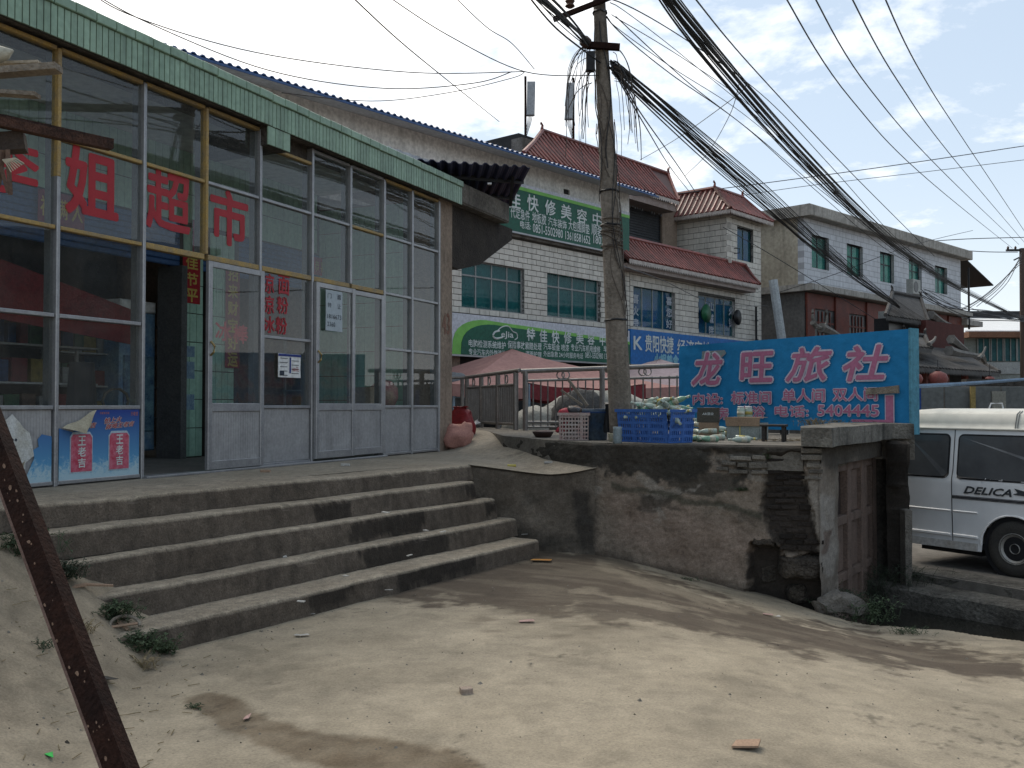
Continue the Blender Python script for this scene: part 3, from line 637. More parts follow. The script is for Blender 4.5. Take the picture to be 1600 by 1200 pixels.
# cap slab
cap = MB(); a_ = Vector((2.95, 9.80)); b_ = Vector((3.20, 9.60)); c_ = b_ + Vector((0.55, 0.835)) * 2.75; d_ = c_ + Vector((0.25, -0.05)); e_ = d_ + Vector((0.1, 0.55)); f_ = c_ + Vector((-0.835, 0.55)) * 0.7; g_ = Vector((3.13, 10.42))
CP = [a_, b_]
for i in range(1, 12): CP.append(b_.lerp(c_, i / 12) + Vector((0.835, -0.55)) * 0.02 * fbm(i, 3, 3))
CP += [c_, d_, e_, f_, g_]
cap.prismz([(p.x, p.y) for p in CP], 0.262, 0.452)
for v in cap.v: v += noise.noise_vector(v * 3.5) * 0.012
cp = cap.build('cap_slab', mat('cap_concrete', (0.235, 0.22, 0.19), (0.11, 0.10, 0.085), 3.2, 0.92, 0.4, 45, streak=0.75, grime=0.4), None); cp.parent = rw; cp.matrix_parent_inverse = Matrix.Translation(-Vector(rw.location))
# door
DOORW = mat('faded_door_wood', (0.185, 0.130, 0.105), (0.12, 0.088, 0.072), 5, 0.85, 0.25, 60, streak=0.4, grime=0.3)
cd_ = thing('cellar_door', 'faded pinkish wooden panel door under the cap of the retaining wall', 'door', RF, zb=-1.75)
zt_, zb_ = 0.03, -1.75; sm_ = RF.S(1350, 0.08)
vs_ = [DS0 + 0.02, DS0 + 0.13, RF.S(1323, .08), RF.S(1327, .08), RF.S(1346, .08), RF.S(1351, .08), RF.S(1368, .08), DS1 - 0.02]
MB().box(DS0 + .01, DS1 - .01, 0.16, 0.20, zb_, zt_).build('door_board', mat('door_back', (0.05, 0.035, 0.03)), cd_)
for (a, b) in ((vs_[0], vs_[1]), (vs_[2], vs_[3] + .05), (vs_[4] - .03, vs_[5] + .05), (vs_[6] - 0.02, vs_[7])):
    MB().cham(a, b, 0.075, 0.16, zb_, zt_, 0.008).jit(0.004, 5).build('stile', DOORW, cd_)
zr = [-0.62, -1.26, 0.03 - 0.05, zb_ + 0.05]
for z in zr:
    for (a, b) in ((vs_[1], vs_[2]), (vs_[3] + .05, vs_[4] - .03), (vs_[5] + .05, vs_[6] - .02)):
        MB().cham(a + .002, b - .002, 0.085, 0.16, z - 0.05, z + 0.05, 0.008).build('rail', DOORW, cd_)
zz2 = sorted(zr)
for (a, b) in ((vs_[1], vs_[2]), (vs_[3] + .05, vs_[4] - .03), (vs_[5] + .05, vs_[6] - .02)):
    for i in range(3):
        if i == 2 and a == vs_[1]: continue
        MB().cham(a + .004, b - .004, 0.128, 0.155, zz2[i] + .052, zz2[i + 1] - .052, 0.012).build('panel', DOORW, cd_)
# ================================================================== THE SHOP
shop = thing('supermarket_building', 'glass-fronted supermarket with green tiled fascia and red characters on its panes', 'shop', AF, zb=0.0)
PXC = [220, 318, 403, 485, 545, 598, 642, 684]
sx_ = [AF.S(p, 0, 700) for p in PXC]
wl = sx_[0] - AF.S(84, 0, 755)
MS = [sx_[0] - 4 * wl, sx_[0] - 3 * wl, sx_[0] - 2 * wl, sx_[0] - wl] + sx_
ZR = [0.03, 0.66, 1.43, 2.17, 2.93, 3.68]
PG = glass('shop_glass', (0.95, 0.97, 0.96), (0.20, 0.21, 0.21), 0.05, 0.62, 0.015, wav=0.004)
PANELM = mat('ribbed_panel', (0.335, 0.33, 0.33), (0.25, 0.245, 0.245), 3, 0.5, 0.05, streak=0.2, grime=0.15)
nC = len(MS) - 1                                        # columns 0..10 ; 4 = doorway (220-318), 5 = leaf, 6, 7+8 doors, 9, 10
def vbar(s, z0, z1, m_, w_=0.036): MB().cham(s - w_ / 2, s + w_ / 2, -0.03, 0.05, z0, z1, 0.006).build('mullion', m_, shop)
for i, s in enumerate(MS):
    if i == 3: vbar(s, 2.60, 3.68, YEL); vbar(s, 0, 2.60, ALU)
    elif i == 5: vbar(s, 2.20, 3.68, YEL)
    elif i == 8: vbar(s, 2.20, 3.68, ALU, 0.04)
    elif i == 7: vbar(s, 0, 3.70, ALU)
    elif i in (4, 6): vbar(s, 0, 3.68, ALU)
    else: vbar(s, 0, 3.68, ALU, 0.045)
# outer return of the frame beside each mullion, shade put into its darker colour
for i in (3, 4, 5, 6, 7, 8, 9, 10, 11):
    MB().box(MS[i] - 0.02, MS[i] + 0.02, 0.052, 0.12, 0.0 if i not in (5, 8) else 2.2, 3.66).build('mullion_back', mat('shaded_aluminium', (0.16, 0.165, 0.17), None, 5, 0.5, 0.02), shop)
def hbar(i, z, m_, h=0.032): MB().cham(MS[i] + 0.026, MS[i + 1] - 0.026, -0.022, 0.045, z - h / 2, z + h / 2, 0.005).build('rail', m_, shop)
def pane(a, b, z0, z1, par, y=0.012): MB().box(a + .02, b - .02, y, y + 0.006, z0 + .015, z1 - .015).build('pane', PG, par)
def ribbed(a, b, z0, z1, par, y=0.0):
    q = MB(); n = int((b - a - .06) / 0.028); xs = [a + .03 + (b - a - .06) * k / n for k in range(n + 1)]
    for k in range(n): q.cham(xs[k], xs[k + 1] + .0, y, y + .012, z0 + .02, z1 - .02, 0.0022)
    q.build('kick_panel', PANELM, par)
for i in range(nC):
    top = 3.52 if i == 6 else 3.68
    zr = list(ZR); zr[-1] = top
    door = i in (4, 5, 7, 8)
    for j, z in enumerate(zr):
        if door and j in (0, 1, 2): continue
        if j == 0: m_ = ALU
        elif j == 5: m_ = YEL if (i <= 6 or i >= 9) else ALU
        elif j == 4: m_ = YEL if i <= 4 else (YEL if i == 8 else ALU)
        elif j == 3: m_ = YEL if i <= 8 else ALU
        else: m_ = ALU
        hbar(i, z, m_, 0.055 if (j == 3 and 4 <= i <= 8) else 0.034)
    for j in range(5):
        if door and j < 3: continue
        if j == 0: ribbed(MS[i], MS[i + 1], zr[0], zr[1], shop)
        else: pane(MS[i], MS[i + 1], zr[j], zr[j + 1], shop)
# sliding leaves
HND = mat('brass_handle', (0.35, 0.25, 0.10), None, 9, 0.4, 0.02, metal=0.7)
def leaf(a, b, y, hand, z0=0.03):
    dr = MB(); dr.cham(a, a + .06, y - .02, y + .02, z0, 2.13, .005); dr.cham(b - .06, b, y - .02, y + .02, z0, 2.13, .005)
    for z, h in ((z0, .09), (0.615, .085), (2.07, .06)): dr.cham(a + .06, b - .06, y - .016, y + .02, z, z + h, .005)
    d = dr.build('sliding_door', ALU, shop)
    MB().box(a + .06, b - .06, y, y + .006, .70, 2.07).build('pane', PG, d)
    q = MB(); n = 20
    for k in range(n): q.cham(a + .06 + (b - a - .12) * k / n, a + .06 + (b - a - .12) * (k + 1) / n, y - .002, y + .01, z0 + .09, .615, .0022)
    q.build('kick_panel', PANELM, d)
    if hand:
        MB().tube([(a + .03, y - .022, 1.18), (a + .03, y - .06, 1.21), (a + .035, y - .065, 1.27), (a + .03, y - .022, 1.32)], .011, 6).build('handle', HND, d)
leaf(MS[5] - 0.02, MS[6] + 0.01, -0.055, True)
leaf(MS[7] + 0.01, MS[8] + 0.03, -0.055, True, 0.05); leaf(MS[8] - 0.03, MS[9] - 0.01, -0.008, False, 0.05)
MB().cham(MS[4], MS[9], -0.08, 0.06, 0.0, 0.022, .004).build('door_track', ALU, shop)
# top fascia: slab, grout bed, tiles, cap tiles
FE = AF.S(723, -0.16, 305)                              # end of the tiled part
SE = AF.S(798, -0.16, 335)                              # end of the slab
SL = MS[0] - 1
MB().box(SL, SE, -0.12, 0.45, 3.735, 4.06).jit(.01, 2).build('roof_slab', CONC, shop); MB().box(SL, SE - .02, .45, 1.75, 3.96, 4.055).build('roof_slab', CONC, shop); MB().box(SL, MS[-1], .46, 2.09, 3.945, 3.957).build('ceiling', mat('ceiling_white', (.6, .6, .58), (.5, .5, .48), 1), shop)  # last box: thin pale sheet added to bounce light into the shop
MB().box(SL, FE, -0.145, -0.122, 3.70, 4.035).build('fascia_bed', GROUT, shop)
tw = 0.066; proto = MB().cham(0, tw - .009, -0.010, 0.0, 0, 0.262, 0.0025).build('fascia_tile', GTILE, shop)
k = 0; s = FE - tw
proto.location = (s, -0.1455, 3.705)
while s > SL + 6.0 * 0 and k < 205:
    s -= tw; k += 1
    c = share(proto, s, -0.1455 - R.uniform(0, 0.002), 3.705 + R.uniform(-.002, .002), shop)
proto = MB().cham(0, 0.207, -0.03, 0.12, 0, 0.085, 0.006).build('cap_tile', GTILE, shop); s = FE - 0.215; proto.location = (s, -0.15, 3.972)
for k in range(70): s -= 0.215; share(proto, s, -0.15 - R.uniform(0, .004), 3.972 + R.uniform(-.004, .003), shop)
# tile-clad beam end poking below the fascia
bs0, bs1 = AF.S(421, -0.16, 210), AF.S(456, -0.16, 220)
MB().box(bs0 + .02, bs1 - .02, -0.13, 0.9, 3.50, 3.735).build('beam_end', CONCD, shop)
for k in range(3): MB().cham(bs0 + (bs1 - bs0) * k / 3, bs0 + (bs1 - bs0) * (k + 1) / 3 - .008, -0.145, -0.128, 3.50 - .0, 3.70, .003).build('fascia_tile', GTILE, shop)
MB().box(MS[6], MS[7], 0.06, 0.1, 3.54, 3.73).build('head_board', CONCD, shop)
# end pillar and bracket
pl0, pl1 = MS[-1] + 0.03, AF.S(704.5, 0.02, 500)
MB().box(pl0, pl1, 0.0, 0.42, -0.02, 3.735).build('end_pillar', BROWNP, shop)
MB().box(pl0, pl0 + 0.06, 0.42, 6.5, -0.1, 3.735).build('side_wall', BROWNP, shop)
B1 = AF.S(797, 0.1, 360); zb1 = 3.735
q = MB(); q.prism([(pl1 + .002, 3.735), (B1 - .02, 3.735), (B1 - .02, 3.55), (AF.S(745, .1, 415), 2.95), (AF.S(712, .1, 427), 2.78), (pl1 + .002, 2.80)], 0.05, 0.36); q.jit(.015, 4)
q.build('bracket', mat('sooty_concrete', (0.060, 0.050, 0.042), (0.03, 0.026, 0.023), 3, 0.95, 0.35, 30), shop)  # bracket concrete, darker than the slab above
MB().box(FE + .004, SE - .01, -0.135, -0.12, 3.76, 4.03).build('slab_edge', CONC, shop)
text('43', (pl0 + .10, pl1 - .08, 1.74, 2.05), -0.003, mat('faded_red_paint', (0.20, 0.09, 0.065), (0.24, 0.15, 0.11), 12), shop, bold=.02)
# roof & back
MB().box(SL, pl0, 1.752, 6.5, 3.965, 4.05).build('roof_slab', CONC, shop)
# inner wall of green tiles with rolled shutters, openings to a dark room
IY = 2.1
openings = []
def ispan(px0, px1): return (AF.S(px0, IY, 560), AF.S(px1, IY, 560))
pil = [ispan(330, 378), ispan(500, 528), ispan(566, 584)]
iL, iR = SL, pl0 - 0.01
p0_ = AF.S(284, IY, 600)
PILR = [(p0_, p0_ + 0.36), (AF.S(326, IY, 560), AF.S(372, IY, 560)), (AF.S(530, IY, 560), AF.S(556, IY, 560)), (AF.S(604, IY, 560), iR), (AF.S(20, IY, 560) - 6, AF.S(20, IY, 560) - 5.4)]
band = MB(); band.box(iL, iR, IY + .02, IY + .22, 3.03, 3.955); band.build('inner_wall', GROUT, shop)
IT = MB().cham(0, 0.112, -0.012, 0.0, 0, 0.36, 0.003)
proto = IT.build('wall_tile', GTILE2, shop); n = 0; s = AF.S(0, IY, 560) - 1.0; proto.location = (s, IY + .018, 3.04); s += .12; placed = []
while s < iR - .1:
    for z in (3.04, 3.41, 3.78 - .19): placed.append((s, IY + .018, z))
    s += 0.12
for (a, b) in PILR[:4]:
    s = a + .005
    while s < b - .1:
        for z in [0.02 + .37 * k for k in range(8)]: placed.append((s, IY - .002, z))
        s += .12
placed.sort(key=lambda t: t[0])
extra = MB()
for i, t in enumerate(placed):
    if i < 298: share(proto, t[0], t[1] - R.uniform(0, .002), t[2], shop)
    else: extra.cham(t[0], t[0] + .112, t[1] - .012, t[1], t[2], t[2] + .36, .003)
zz = 0.02
while zz < 3.7:
    yy = .45
    while yy < IY - .05:
        extra.add([(pl0 - .013, yy, zz), (pl0 - .013, yy + .112, zz), (pl0 - .013, yy + .112, zz + .36), (pl0 - .013, yy, zz + .36), (pl0 - .001, yy, zz), (pl0 - .001, yy + .112, zz), (pl0 - .001, yy + .112, zz + .36), (pl0 - .001, yy, zz + .36)], [(0, 1, 2, 3), (0, 4, 5, 1), (1, 5, 6, 2), (2, 6, 7, 3), (3, 7, 4, 0)])
        yy += .12
    zz += .37
if extra.v: tag(extra.build('wall_tile_field', GTILE2, shop), kind='stuff')
for (a, b) in PILR: MB().box(a, b, IY, IY + .25, 0, 3.02).build('inner_pillar', GROUT, shop)
SHUT = mat('blue_shutter', (0.06, 0.13, 0.30), (0.045, 0.10, 0.22), 2, 0.5, 0.02)
def shutter(a, b, z0, z1):
    q = MB(); z = z0
    while z < z1: q.cham(a, b, IY + .03, IY + .06, z, z + .068, .012); z += .072
    q.build('roller_shutter', SHUT, shop)
ed = [PILR[4][0]] if False else []
spans = [(iL, PILR[0][0]), (PILR[0][1], PILR[1][0]), (PILR[1][1], PILR[2][0]), (PILR[2][1], PILR[3][0])]
for (a, b) in spans: shutter(a + .01, b - .01, 2.45, 3.02)
# vertical jamb beside the doorway
MB().box(p0_ - 0.12, p0_ - .02, IY - .1, IY + .3, 0, 2.45).build('door_jamb', mat('grey_jamb', (0.12, 0.12, 0.12), None, 4), shop)
# room shell
MB().box(iL, iR, 6.4, 6.5, 0, 3.74).build('back_wall', mat('dim_wall', (0.10, 0.095, 0.09), None, 1, 0.9), shop)
MB().box(iL, iR, -0.0, 6.4, -0.3, 0.003).build('floor', mat('shop_floor', (0.24, 0.22, 0.20), (0.16, 0.15, 0.14), 2, 0.7, 0.05), shop)
MB().box(iL - .2, iL, 0, 6.5, 0, 3.74).build('end_wall', CONCD, shop)
# dark red panel inside, behind the left panes
RBAND = mat('dull_red_board', (0.17, 0.016, 0.018), (0.12, 0.012, 0.015), 3, 0.8)
q = MB(); a, b = AF.S(-60, 1.5, 450), AF.S(205, 1.5, 480); q.prism([(a, 1.55), (b, 1.36), (b, 1.75), (b - 1.1, 1.98), (a, 2.17)], 1.5, 1.53); q.build('red_board', RBAND, shop)
# --- red characters on the panes (outside face)
def gl(body, px0, px1, py0, py1, m_=REDL, bold=.035, nm='lettering'):
    a, z1 = AF.hit(px0, (py0), -0.0); b, z0 = AF.hit(px1, py1, 0.0)
    z1 = AF.hit((px0 + px1) / 2, py0 + 0, 0)[1]; z0 = AF.hit((px0 + px1) / 2, py1, 0)[1]
    text(body, (a, b, z0, z1), 0.008, m_, shop, nm, bold=bold, thick=0)
gl('李', -34, 60, 214, 300); gl('姐', 106, 184, 236, 338); gl('超', 231, 297, 268, 360, bold=.03); gl('市', 331, 387, 300, 382)
gl('冰', 338, 362, 503, 532); gl('棒', 366, 388, 508, 536)
gl('凉', 411, 429, 428, 458, bold=.028); gl('面', 436, 453, 430, 460, bold=.028); gl('凉', 411, 429, 462, 490, bold=.028); gl('粉', 434, 451, 464, 490, bold=.028); gl('冰', 412, 430, 494, 520, bold=.028); gl('粉', 432, 449, 496, 522, bold=.028)
# sheets taped on the glass
def sheet(name, px0, px1, py0, py1, m_, y=0.004, par=shop):
    a = AF.S(px0, 0, (py0 + py1) / 2); b = AF.S(px1, 0, (py0 + py1) / 2); c = (px0 + px1) / 2
    z1 = AF.hit(c, py0)[1]; z0 = AF.hit(c, py1)[1]; q = MB(); q.grid(6, 6, lambda u, v: (a + (b - a) * u, y - 0.004 * abs(math.sin(u * 5 + v * 3)), z0 + (z1 - z0) * v)); q.add([(a, y + .002, z0), (b, y + .002, z0), (b, y + .002, z1), (a, y + .002, z1)], [(0, 1, 2, 3)])
    return q.build(name, m_, par), (a, b, z0, z1)
PAPER = mat('pale_paper', (0.42, 0.47, 0.50), (0.36, 0.41, 0.44), 4, 0.8, 0.02, grime=.08)
INK = mat('dark_ink', (0.04, 0.05, 0.07), None, 4, 0.8, 0)
n_, r = sheet('notice', 499, 525, 455, 518, PAPER, -0.09)
n_.name = 'transfer_notice'
a, b, z0, z1 = r; H = z1 - z0
for tx, x0, x1, f0, f1 in (('门', .10, .32, .80, .92), ('面', .68, .90, .80, .92), ('转', .10, .32, .57, .69), ('让', .68, .90, .57, .69), ('1816673', .08, .92, .30, .41), ('2360', .08, .55, .11, .22)):
    text(tx, (a + (b - a) * x0, a + (b - a) * x1, z0 + H * f0, z0 + H * f1), -0.096, INK, n_)
n_, r = sheet('notice', 433, 468, 553, 590, WHITEP, -0.012); n_.name = 'leaflet'
a, b, z0, z1 = r; BL = mat('print_blue', (0.02, 0.04, 0.22), None, 4, 0.6, 0)
MB().box(a, b, -.020, -.0185, z1 - .03, z1 - .004).build('print_band', BL, n_)
for k in range(9):
    MB().box(a + (b - a) * (.08 + .5 * (k % 2)), a + (b - a) * (.4 + .5 * (k % 2)), -.0200, -.0185, z1 - .055 - .024 * k, z1 - .049 - .024 * k).build('print_line', INK, n_)
MB().box(a + (b - a) * .49, a + (b - a) * .55, -.0200, -.0185, z0 + .05, z1 - .04).build('print_line', BL, n_)
MB().box(a + (b - a) * .06, a + (b - a) * .25, -.0200, -.0185, z0 + .02, z0 + .07).build('print_line', INK, n_)
text('60元', (a + (b - a) * .62, a + (b - a) * .9, z0 + .07, z0 + .12), -.020, REDL, n_)
# couplets on the inner pillars and small red blessings
def inner(name, px0, px1, py0, py1, m_, IYY, body=None, bm=GOLD):
    c = (px0 + px1) / 2; a = AF.S(px0, IYY, 500); b = AF.S(px1, IYY, 500); z1 = AF.hit(c, py0, IYY)[1]; z0 = AF.hit(c, py1, IYY)[1]
    o = MB().box(a, b, IYY - .004, IYY, z0, z1).build(name, m_, shop)
    if body:
        n = len(body); h = (z1 - z0) / n
        for k, ch in enumerate(body):
            if name == 'blessing': w_ = (b - a) / n; text(ch, (a + w_ * (k + .15), a + w_ * (k + .85), z0 + (z1 - z0) * .2, z0 + (z1 - z0) * .8), IYY - .008, bm, o, bold=.02)
            else: text(ch, (a + (b - a) * .16, a + (b - a) * .84, z1 - h * (k + .9), z1 - h * (k + .12)), IYY - .008, bm, o, bold=.035)
    return o
inner('couplet', 285, 312, 398, 474, REDPAPER, IY - .02, '佳节平')
sA = AF.S(285, IY, 500)
STK = mat('sticker_residue', (0.30, 0.42, 0.48), (0.10, 0.18, 0.30), 14, 0.7)
for k, (z, h) in enumerate(((.62, .2), (1.02, .22), (1.3, .14))): MB().box(sA + .06, sA + .2, IY - .022, IY - .018, z, z + h).build('torn_sticker', STK, shop)
inner('couplet', 352, 374, 415, 575, mat('faded_red_paper', (0.30, 0.05, 0.06), (0.20, 0.05, 0.05), 5), IY - .03, '招来财宝好运')
inner('blessing', 57, 130, 302, 352, mat('purple_paper', (0.26, 0.04, 0.08), None, 4), IY - .03, '福满人间'[:3])
inner('blessing', 490, 524, 405, 432, REDPAPER, IY - .03, '恭喜发财')
inner('couplet', 590, 604, 420, 560, REDPAPER, IY - .03)
inner('couplet', 300, 318, 345, 398, mat('purple_paper', (0.26, 0.04, 0.08)), IY - .03)
# posters over the left kick panels
def gradmat(name, bottom, top, z0, z1, splash):
    m_ = bpy.data.materials.new(name); m_.use_nodes = True; t = m_.node_tree; b = t.nodes['Principled BSDF']; n = t.nodes.new; l = t.links.new
    tc_ = n('ShaderNodeTexCoord'); sp = n('ShaderNodeSeparateXYZ'); l(tc_.outputs['Object'], sp.inputs[0]); mr = n('ShaderNodeMapRange'); mr.inputs['From Min'].default_value = z0; mr.inputs['From Max'].default_value = z1; l(sp.outputs[2], mr.inputs['Value'])
    mx = n('ShaderNodeMixRGB'); l(mr.outputs[0], mx.inputs[0]); mx.inputs[1].default_value = (*bottom, 1); mx.inputs[2].default_value = (*top, 1)
    a = n('ShaderNodeTexNoise'); a.inputs['Scale'].default_value = 22; a.inputs['Detail'].default_value = 8; a.inputs['Roughness'].default_value = .75; a.inputs['Distortion'].default_value = 1.2; l(tc_.outputs['Object'], a.inputs['Vector'])
    sb = n('ShaderNodeMath'); sb.operation = 'SUBTRACT'; l(a.outputs[0], sb.inputs[0]); l(mr.outputs[0], sb.inputs[1])
    r2 = n('ShaderNodeMapRange'); r2.inputs['From Min'].default_value = .22; r2.inputs['From Max'].default_value = .42; l(sb.outputs[0], r2.inputs['Value'])
    m3 = n('ShaderNodeMixRGB'); l(r2.outputs[0], m3.inputs[0]); l(mx.outputs[0], m3.inputs[1]); m3.inputs[2].default_value = (*splash, 1); l(m3.outputs[0], b.inputs['Base Color']); b.inputs['Roughness'].default_value = .45
    return m_
POST = gradmat('poster_print', (0.10, 0.33, 0.52), (0.012, 0.045, 0.24), 0.05, 0.62, (0.36, 0.50, 0.56))
a, b = MS[3] + .035, MS[4] - .035
z0, z1 = .045, .64
po = MB().prism([(a, z0), (b, z0), (b, z1), (a + (b - a) * .45, z1), (a + (b - a) * .30, z1 - .09), (a + (b - a) * .16, z1 - .19), (a, z1 - .155)], -.014, -.011).build('drink_poster', POST, shop)
CANM = mat('can_red', (0.42, 0.035, 0.07), (0.55, 0.18, 0.24), 22, 0.5, 0); CANW = mat('can_rim', (0.45, 0.55, 0.62), None, 5, 0.4, 0)
for cx in (.26, .73):
    c = a + (b - a) * cx; w_ = (b - a) * .125
    pts = [(c - w_, .11), (c + w_, .11), (c + w_, .40), (c + w_ * .8, .43), (c - w_ * .8, .43), (c - w_, .40)]
    MB().prism([(c - w_ * 1.08, .10), (c + w_ * 1.08, .10), (c + w_ * 1.08, .41), (c + w_ * .8, .45), (c - w_ * .8, .45), (c - w_ * 1.08, .41)], -.017, -.0145).build('can_outline', CANW, po)
    MB().prism(pts, -.020, -.0175).build('can_print', CANM, po)
    for k, ch in enumerate('王老吉'): text(ch, (c - w_ * .36, c + w_ * .36, .335 - k * .095, .415 - k * .095), -.0225, TEXTW, po, bold=.02)
for (tx, x0, x1, q0, q1) in (('怕上火', .54, .76, .515, .565), ('就喝王老吉', .55, .93, .465, .51), ('喝王老吉', .13, .44, .465, .51)):
    A0, A1 = a + (b - a) * x0, a + (b - a) * x1
    text(tx, (A0, A1, q0, q1), -.0165, TEXTW, po, bold=.09, shear=.3, tilt=.08); text(tx, (A0, A1, q0, q1), -.0185, REDL, po, bold=.02, shear=.3, tilt=.08)
text('王老吉凉茶', (a + (b - a) * .48, a + (b - a) * .60, .60, .62), -.0165, mat('print_orange', (.6, .2, .1)), po); text('王老吉', (a + (b - a) * .88, a + (b - a) * .98, .585, .62), -.0165, mat('print_orange', (.6, .2, .1)), po)
PEEL = mat('peeled_paper', (0.42, 0.38, 0.28), (0.33, 0.29, 0.21), 8, 0.85, 0.15, grime=.2)
q = MB(); P1, P2, P3, P4 = Vector((a + (b - a) * .44, -.02, z1)), Vector((a + (b - a) * .02, -.03, z1 - .155)), Vector((a + (b - a) * .24, -.09, z1 - .21)), Vector((a + (b - a) * .20, -.05, z1 - .06))
q.grid(8, 8, lambda u, v: P1.lerp(P2, u).lerp(P1.lerp(P3, u ** .8), v) + Vector((0, -.03 * math.sin(3 * v) * u, .01 * math.sin(9 * u)))); q.build('peeling_corner', PEEL, po)
po2 = MB().prism([(MS[3] - .30 + .0, z0), (MS[3] - .035, z0), (MS[3] - .035, .42), (MS[3] - .13, .44), (MS[3] - .17, .40), (MS[3] - .16, .34), (MS[3] - .22, .31), (MS[3] - .2, .25)], -.012, -.010).build('torn_poster', POST, shop)
TORN = mat('torn_paper_layer', (0.56, 0.57, 0.56), (0.40, 0.38, 0.32), 7, 0.85, 0.2, grime=.2)
pts = []
for k in range(26):
    t = k / 26 * 2 * math.pi; pts.append((MS[3] - .52 + .30 * math.cos(t) * (1 + .16 * fbm(k * .9, 1, 1)), .33 + .26 * math.sin(t) * (1 + .2 * fbm(k * .9, 5, 1))))
o = MB().prism(pts, -.018, -.0145).build('paper_layer', TORN, po2)
for k in range(9): MB().box(MS[3] - .62 + R.uniform(0, .22), MS[3] - .58 + R.uniform(.0, .2), -.021, -.0185, .30 + R.uniform(0, .15), .307 + R.uniform(0, .15)).build('print_line', INK, o) if False else None
for k in range(8):
    x = MS[3] - .60 + .03 * k; z = .40 + .03 * fbm(k, 2, 2); MB().prism([(x, z), (x + .015, z - .012), (x + .024, z + .004), (x + .01, z + .016)], -.021, -.0185).build('ink_mark', INK, o)
text('凉茶', (MS[3] - .50, MS[3] - .38, .31, .36), -.021, INK, o, bold=.03, shear=.3)
q = MB(); q.grid(6, 10, lambda u, v: (MS[3] - .60 + .24 * u + .05 * v, -.03 - .05 * math.sin(v * 4 + u * 2) - .02 * u, .22 - .24 * v + .03 * math.sin(u * 7))); q.jit(.02, 12); q.build('hanging_scrap', PEEL, po2)
# --- goods inside the shop
def goods_shelf(px, y, w_, lab, seed, hz=1.7):
    r_ = random.Random(seed); s0 = AF.S(px, y, 560); t = thing('goods_shelf', lab, 'shelf', AF, zb=0.0, group=None)
    for z in (.1, .5, .9, 1.3, hz): MB().box(s0, s0 + w_, y, y + .35, z, z + .02).build('shelf_board', mat('shelf_white', (.35, .35, .34)), t)
    for x in (s0, s0 + w_ - .03): MB().box(x, x + .03, y + .3, y + .33, 0, hz).build('upright', mat('shelf_white'), t) if 'shelf_white' in MATS else None
    return t, s0
cm = [mat('pack_%s' % n, c, tuple(x * .5 for x in c), 18, .5, 0) for n, c in (('red', (.14, .02, .02)), ('yellow', (.20, .15, .03)), ('green', (.03, .09, .04)), ('blue', (.02, .05, .13)), ('white', (.22, .22, .21)), ('brown', (.10, .06, .04)))]
for (px, y, w_, lab, seed, hz) in ((-10, 1.9, 1.3, 'stocked goods shelf behind the leftmost shop panes', 3, 1.7), (95, 2.7, 1.6, 'dim goods shelf at the back behind the second pane column', 4, 1.7), (470, 2.4, 1.5, 'dim goods shelf behind the paired sliding doors', 5, 1.7)):
    t, s0 = goods_shelf(px, y, w_, lab, seed, hz); r_ = random.Random(seed)
    for zi, z in enumerate((.12, .52, .92, 1.32)):
        x = s0 + .05; K = 0
        while x < s0 + w_ - .15:
            bw = r_.uniform(.09, .2); h = r_.uniform(.14, .3)
            m_ = r_.choice(cm); cn_ = m_.name.split('_')[1]; g_ = MB().cham(x, x + bw, y + .04, y + .2, z, z + h, .006).build('goods_packet', m_, None)
            # every packet is a thing of its own, standing on the shelf
            g_.location = AF.p0; g_.rotation_euler = (0, 0, AF.ang)
            tag(g_, cn_ + ' packet among the goods on ' + lab.replace('stocked goods shelf', 'the shelf').replace('dim goods shelf', 'the shelf'), 'packet', 'packets on the shop shelves')
            x += bw + r_.uniform(.01, .05)
# chair back silhouette & counter
ch = thing('office_chair', 'black office chair seen through the pane above the can poster', 'chair', AF, zb=0.0)
s0 = AF.S(122, 1.0, 620); 
q = MB(); q.grid(8, 8, lambda u, v: (s0 - .2 + .4 * u + (.05 - .1 * u) * v, .95 - .1 * (1 - (2 * u - 1) ** 2), .55 + .55 * v)); q.build('backrest', BLACK, ch)
MB().cham(s0 - .22, s0 + .22, .6, 1.0, .43, .50, .02).build('seat', BLACK, ch); MB().tube([(s0, .8, .43), (s0, .8, .1)], .03).build('post', BLACK, ch)
for k in range(5): MB().bar((s0, .8, .1), (s0 + .28 * math.cos(k * 1.257), .8 + .28 * math.sin(k * 1.257), .05), .04, .03).build('leg', BLACK, ch)
q = MB(); q.tube([(s0 + .16 * math.cos(t / 10 * 2 * math.pi), .5, .72 + .12 * math.sin(t / 10 * 2 * math.pi)) for t in range(11)], .014); o = q.build('steering_ring', GROUT, ch); o.name = 'armrest'
frz = thing('ice_chest', 'blue poster-covered freezer standing just inside the open doorway', 'freezer', AF, zb=0)
s0 = AF.S(221, 2.5, 600); s1 = AF.S(243, 2.5, 600)
MB().cham(s0 - .35, s1, 2.5, 3.1, .1, 1.85, .02).build('body', mat('freezer_blue', (0.06, 0.16, 0.33), (0.25, 0.36, 0.42), 4, .4, 0), frz); MB().cham(s0 - .35, s1, 2.49, 3.12, 1.86, 2.0, .02).build('top', WHITEP, frz)
MB().cham(s0 - .3, s1 - .05, 2.47, 2.495, .35, 1.3, .01).build('door', mat('freezer_print', (0.02, 0.05, 0.14), (0.2, 0.35, 0.4), 6, .4, 0), frz)
MB().box(s1 + .03, s1 + .12, 2.3, 2.5, 0, 2.4).build('door_post', mat('pale_post', (.2, .2, .19)), shop)
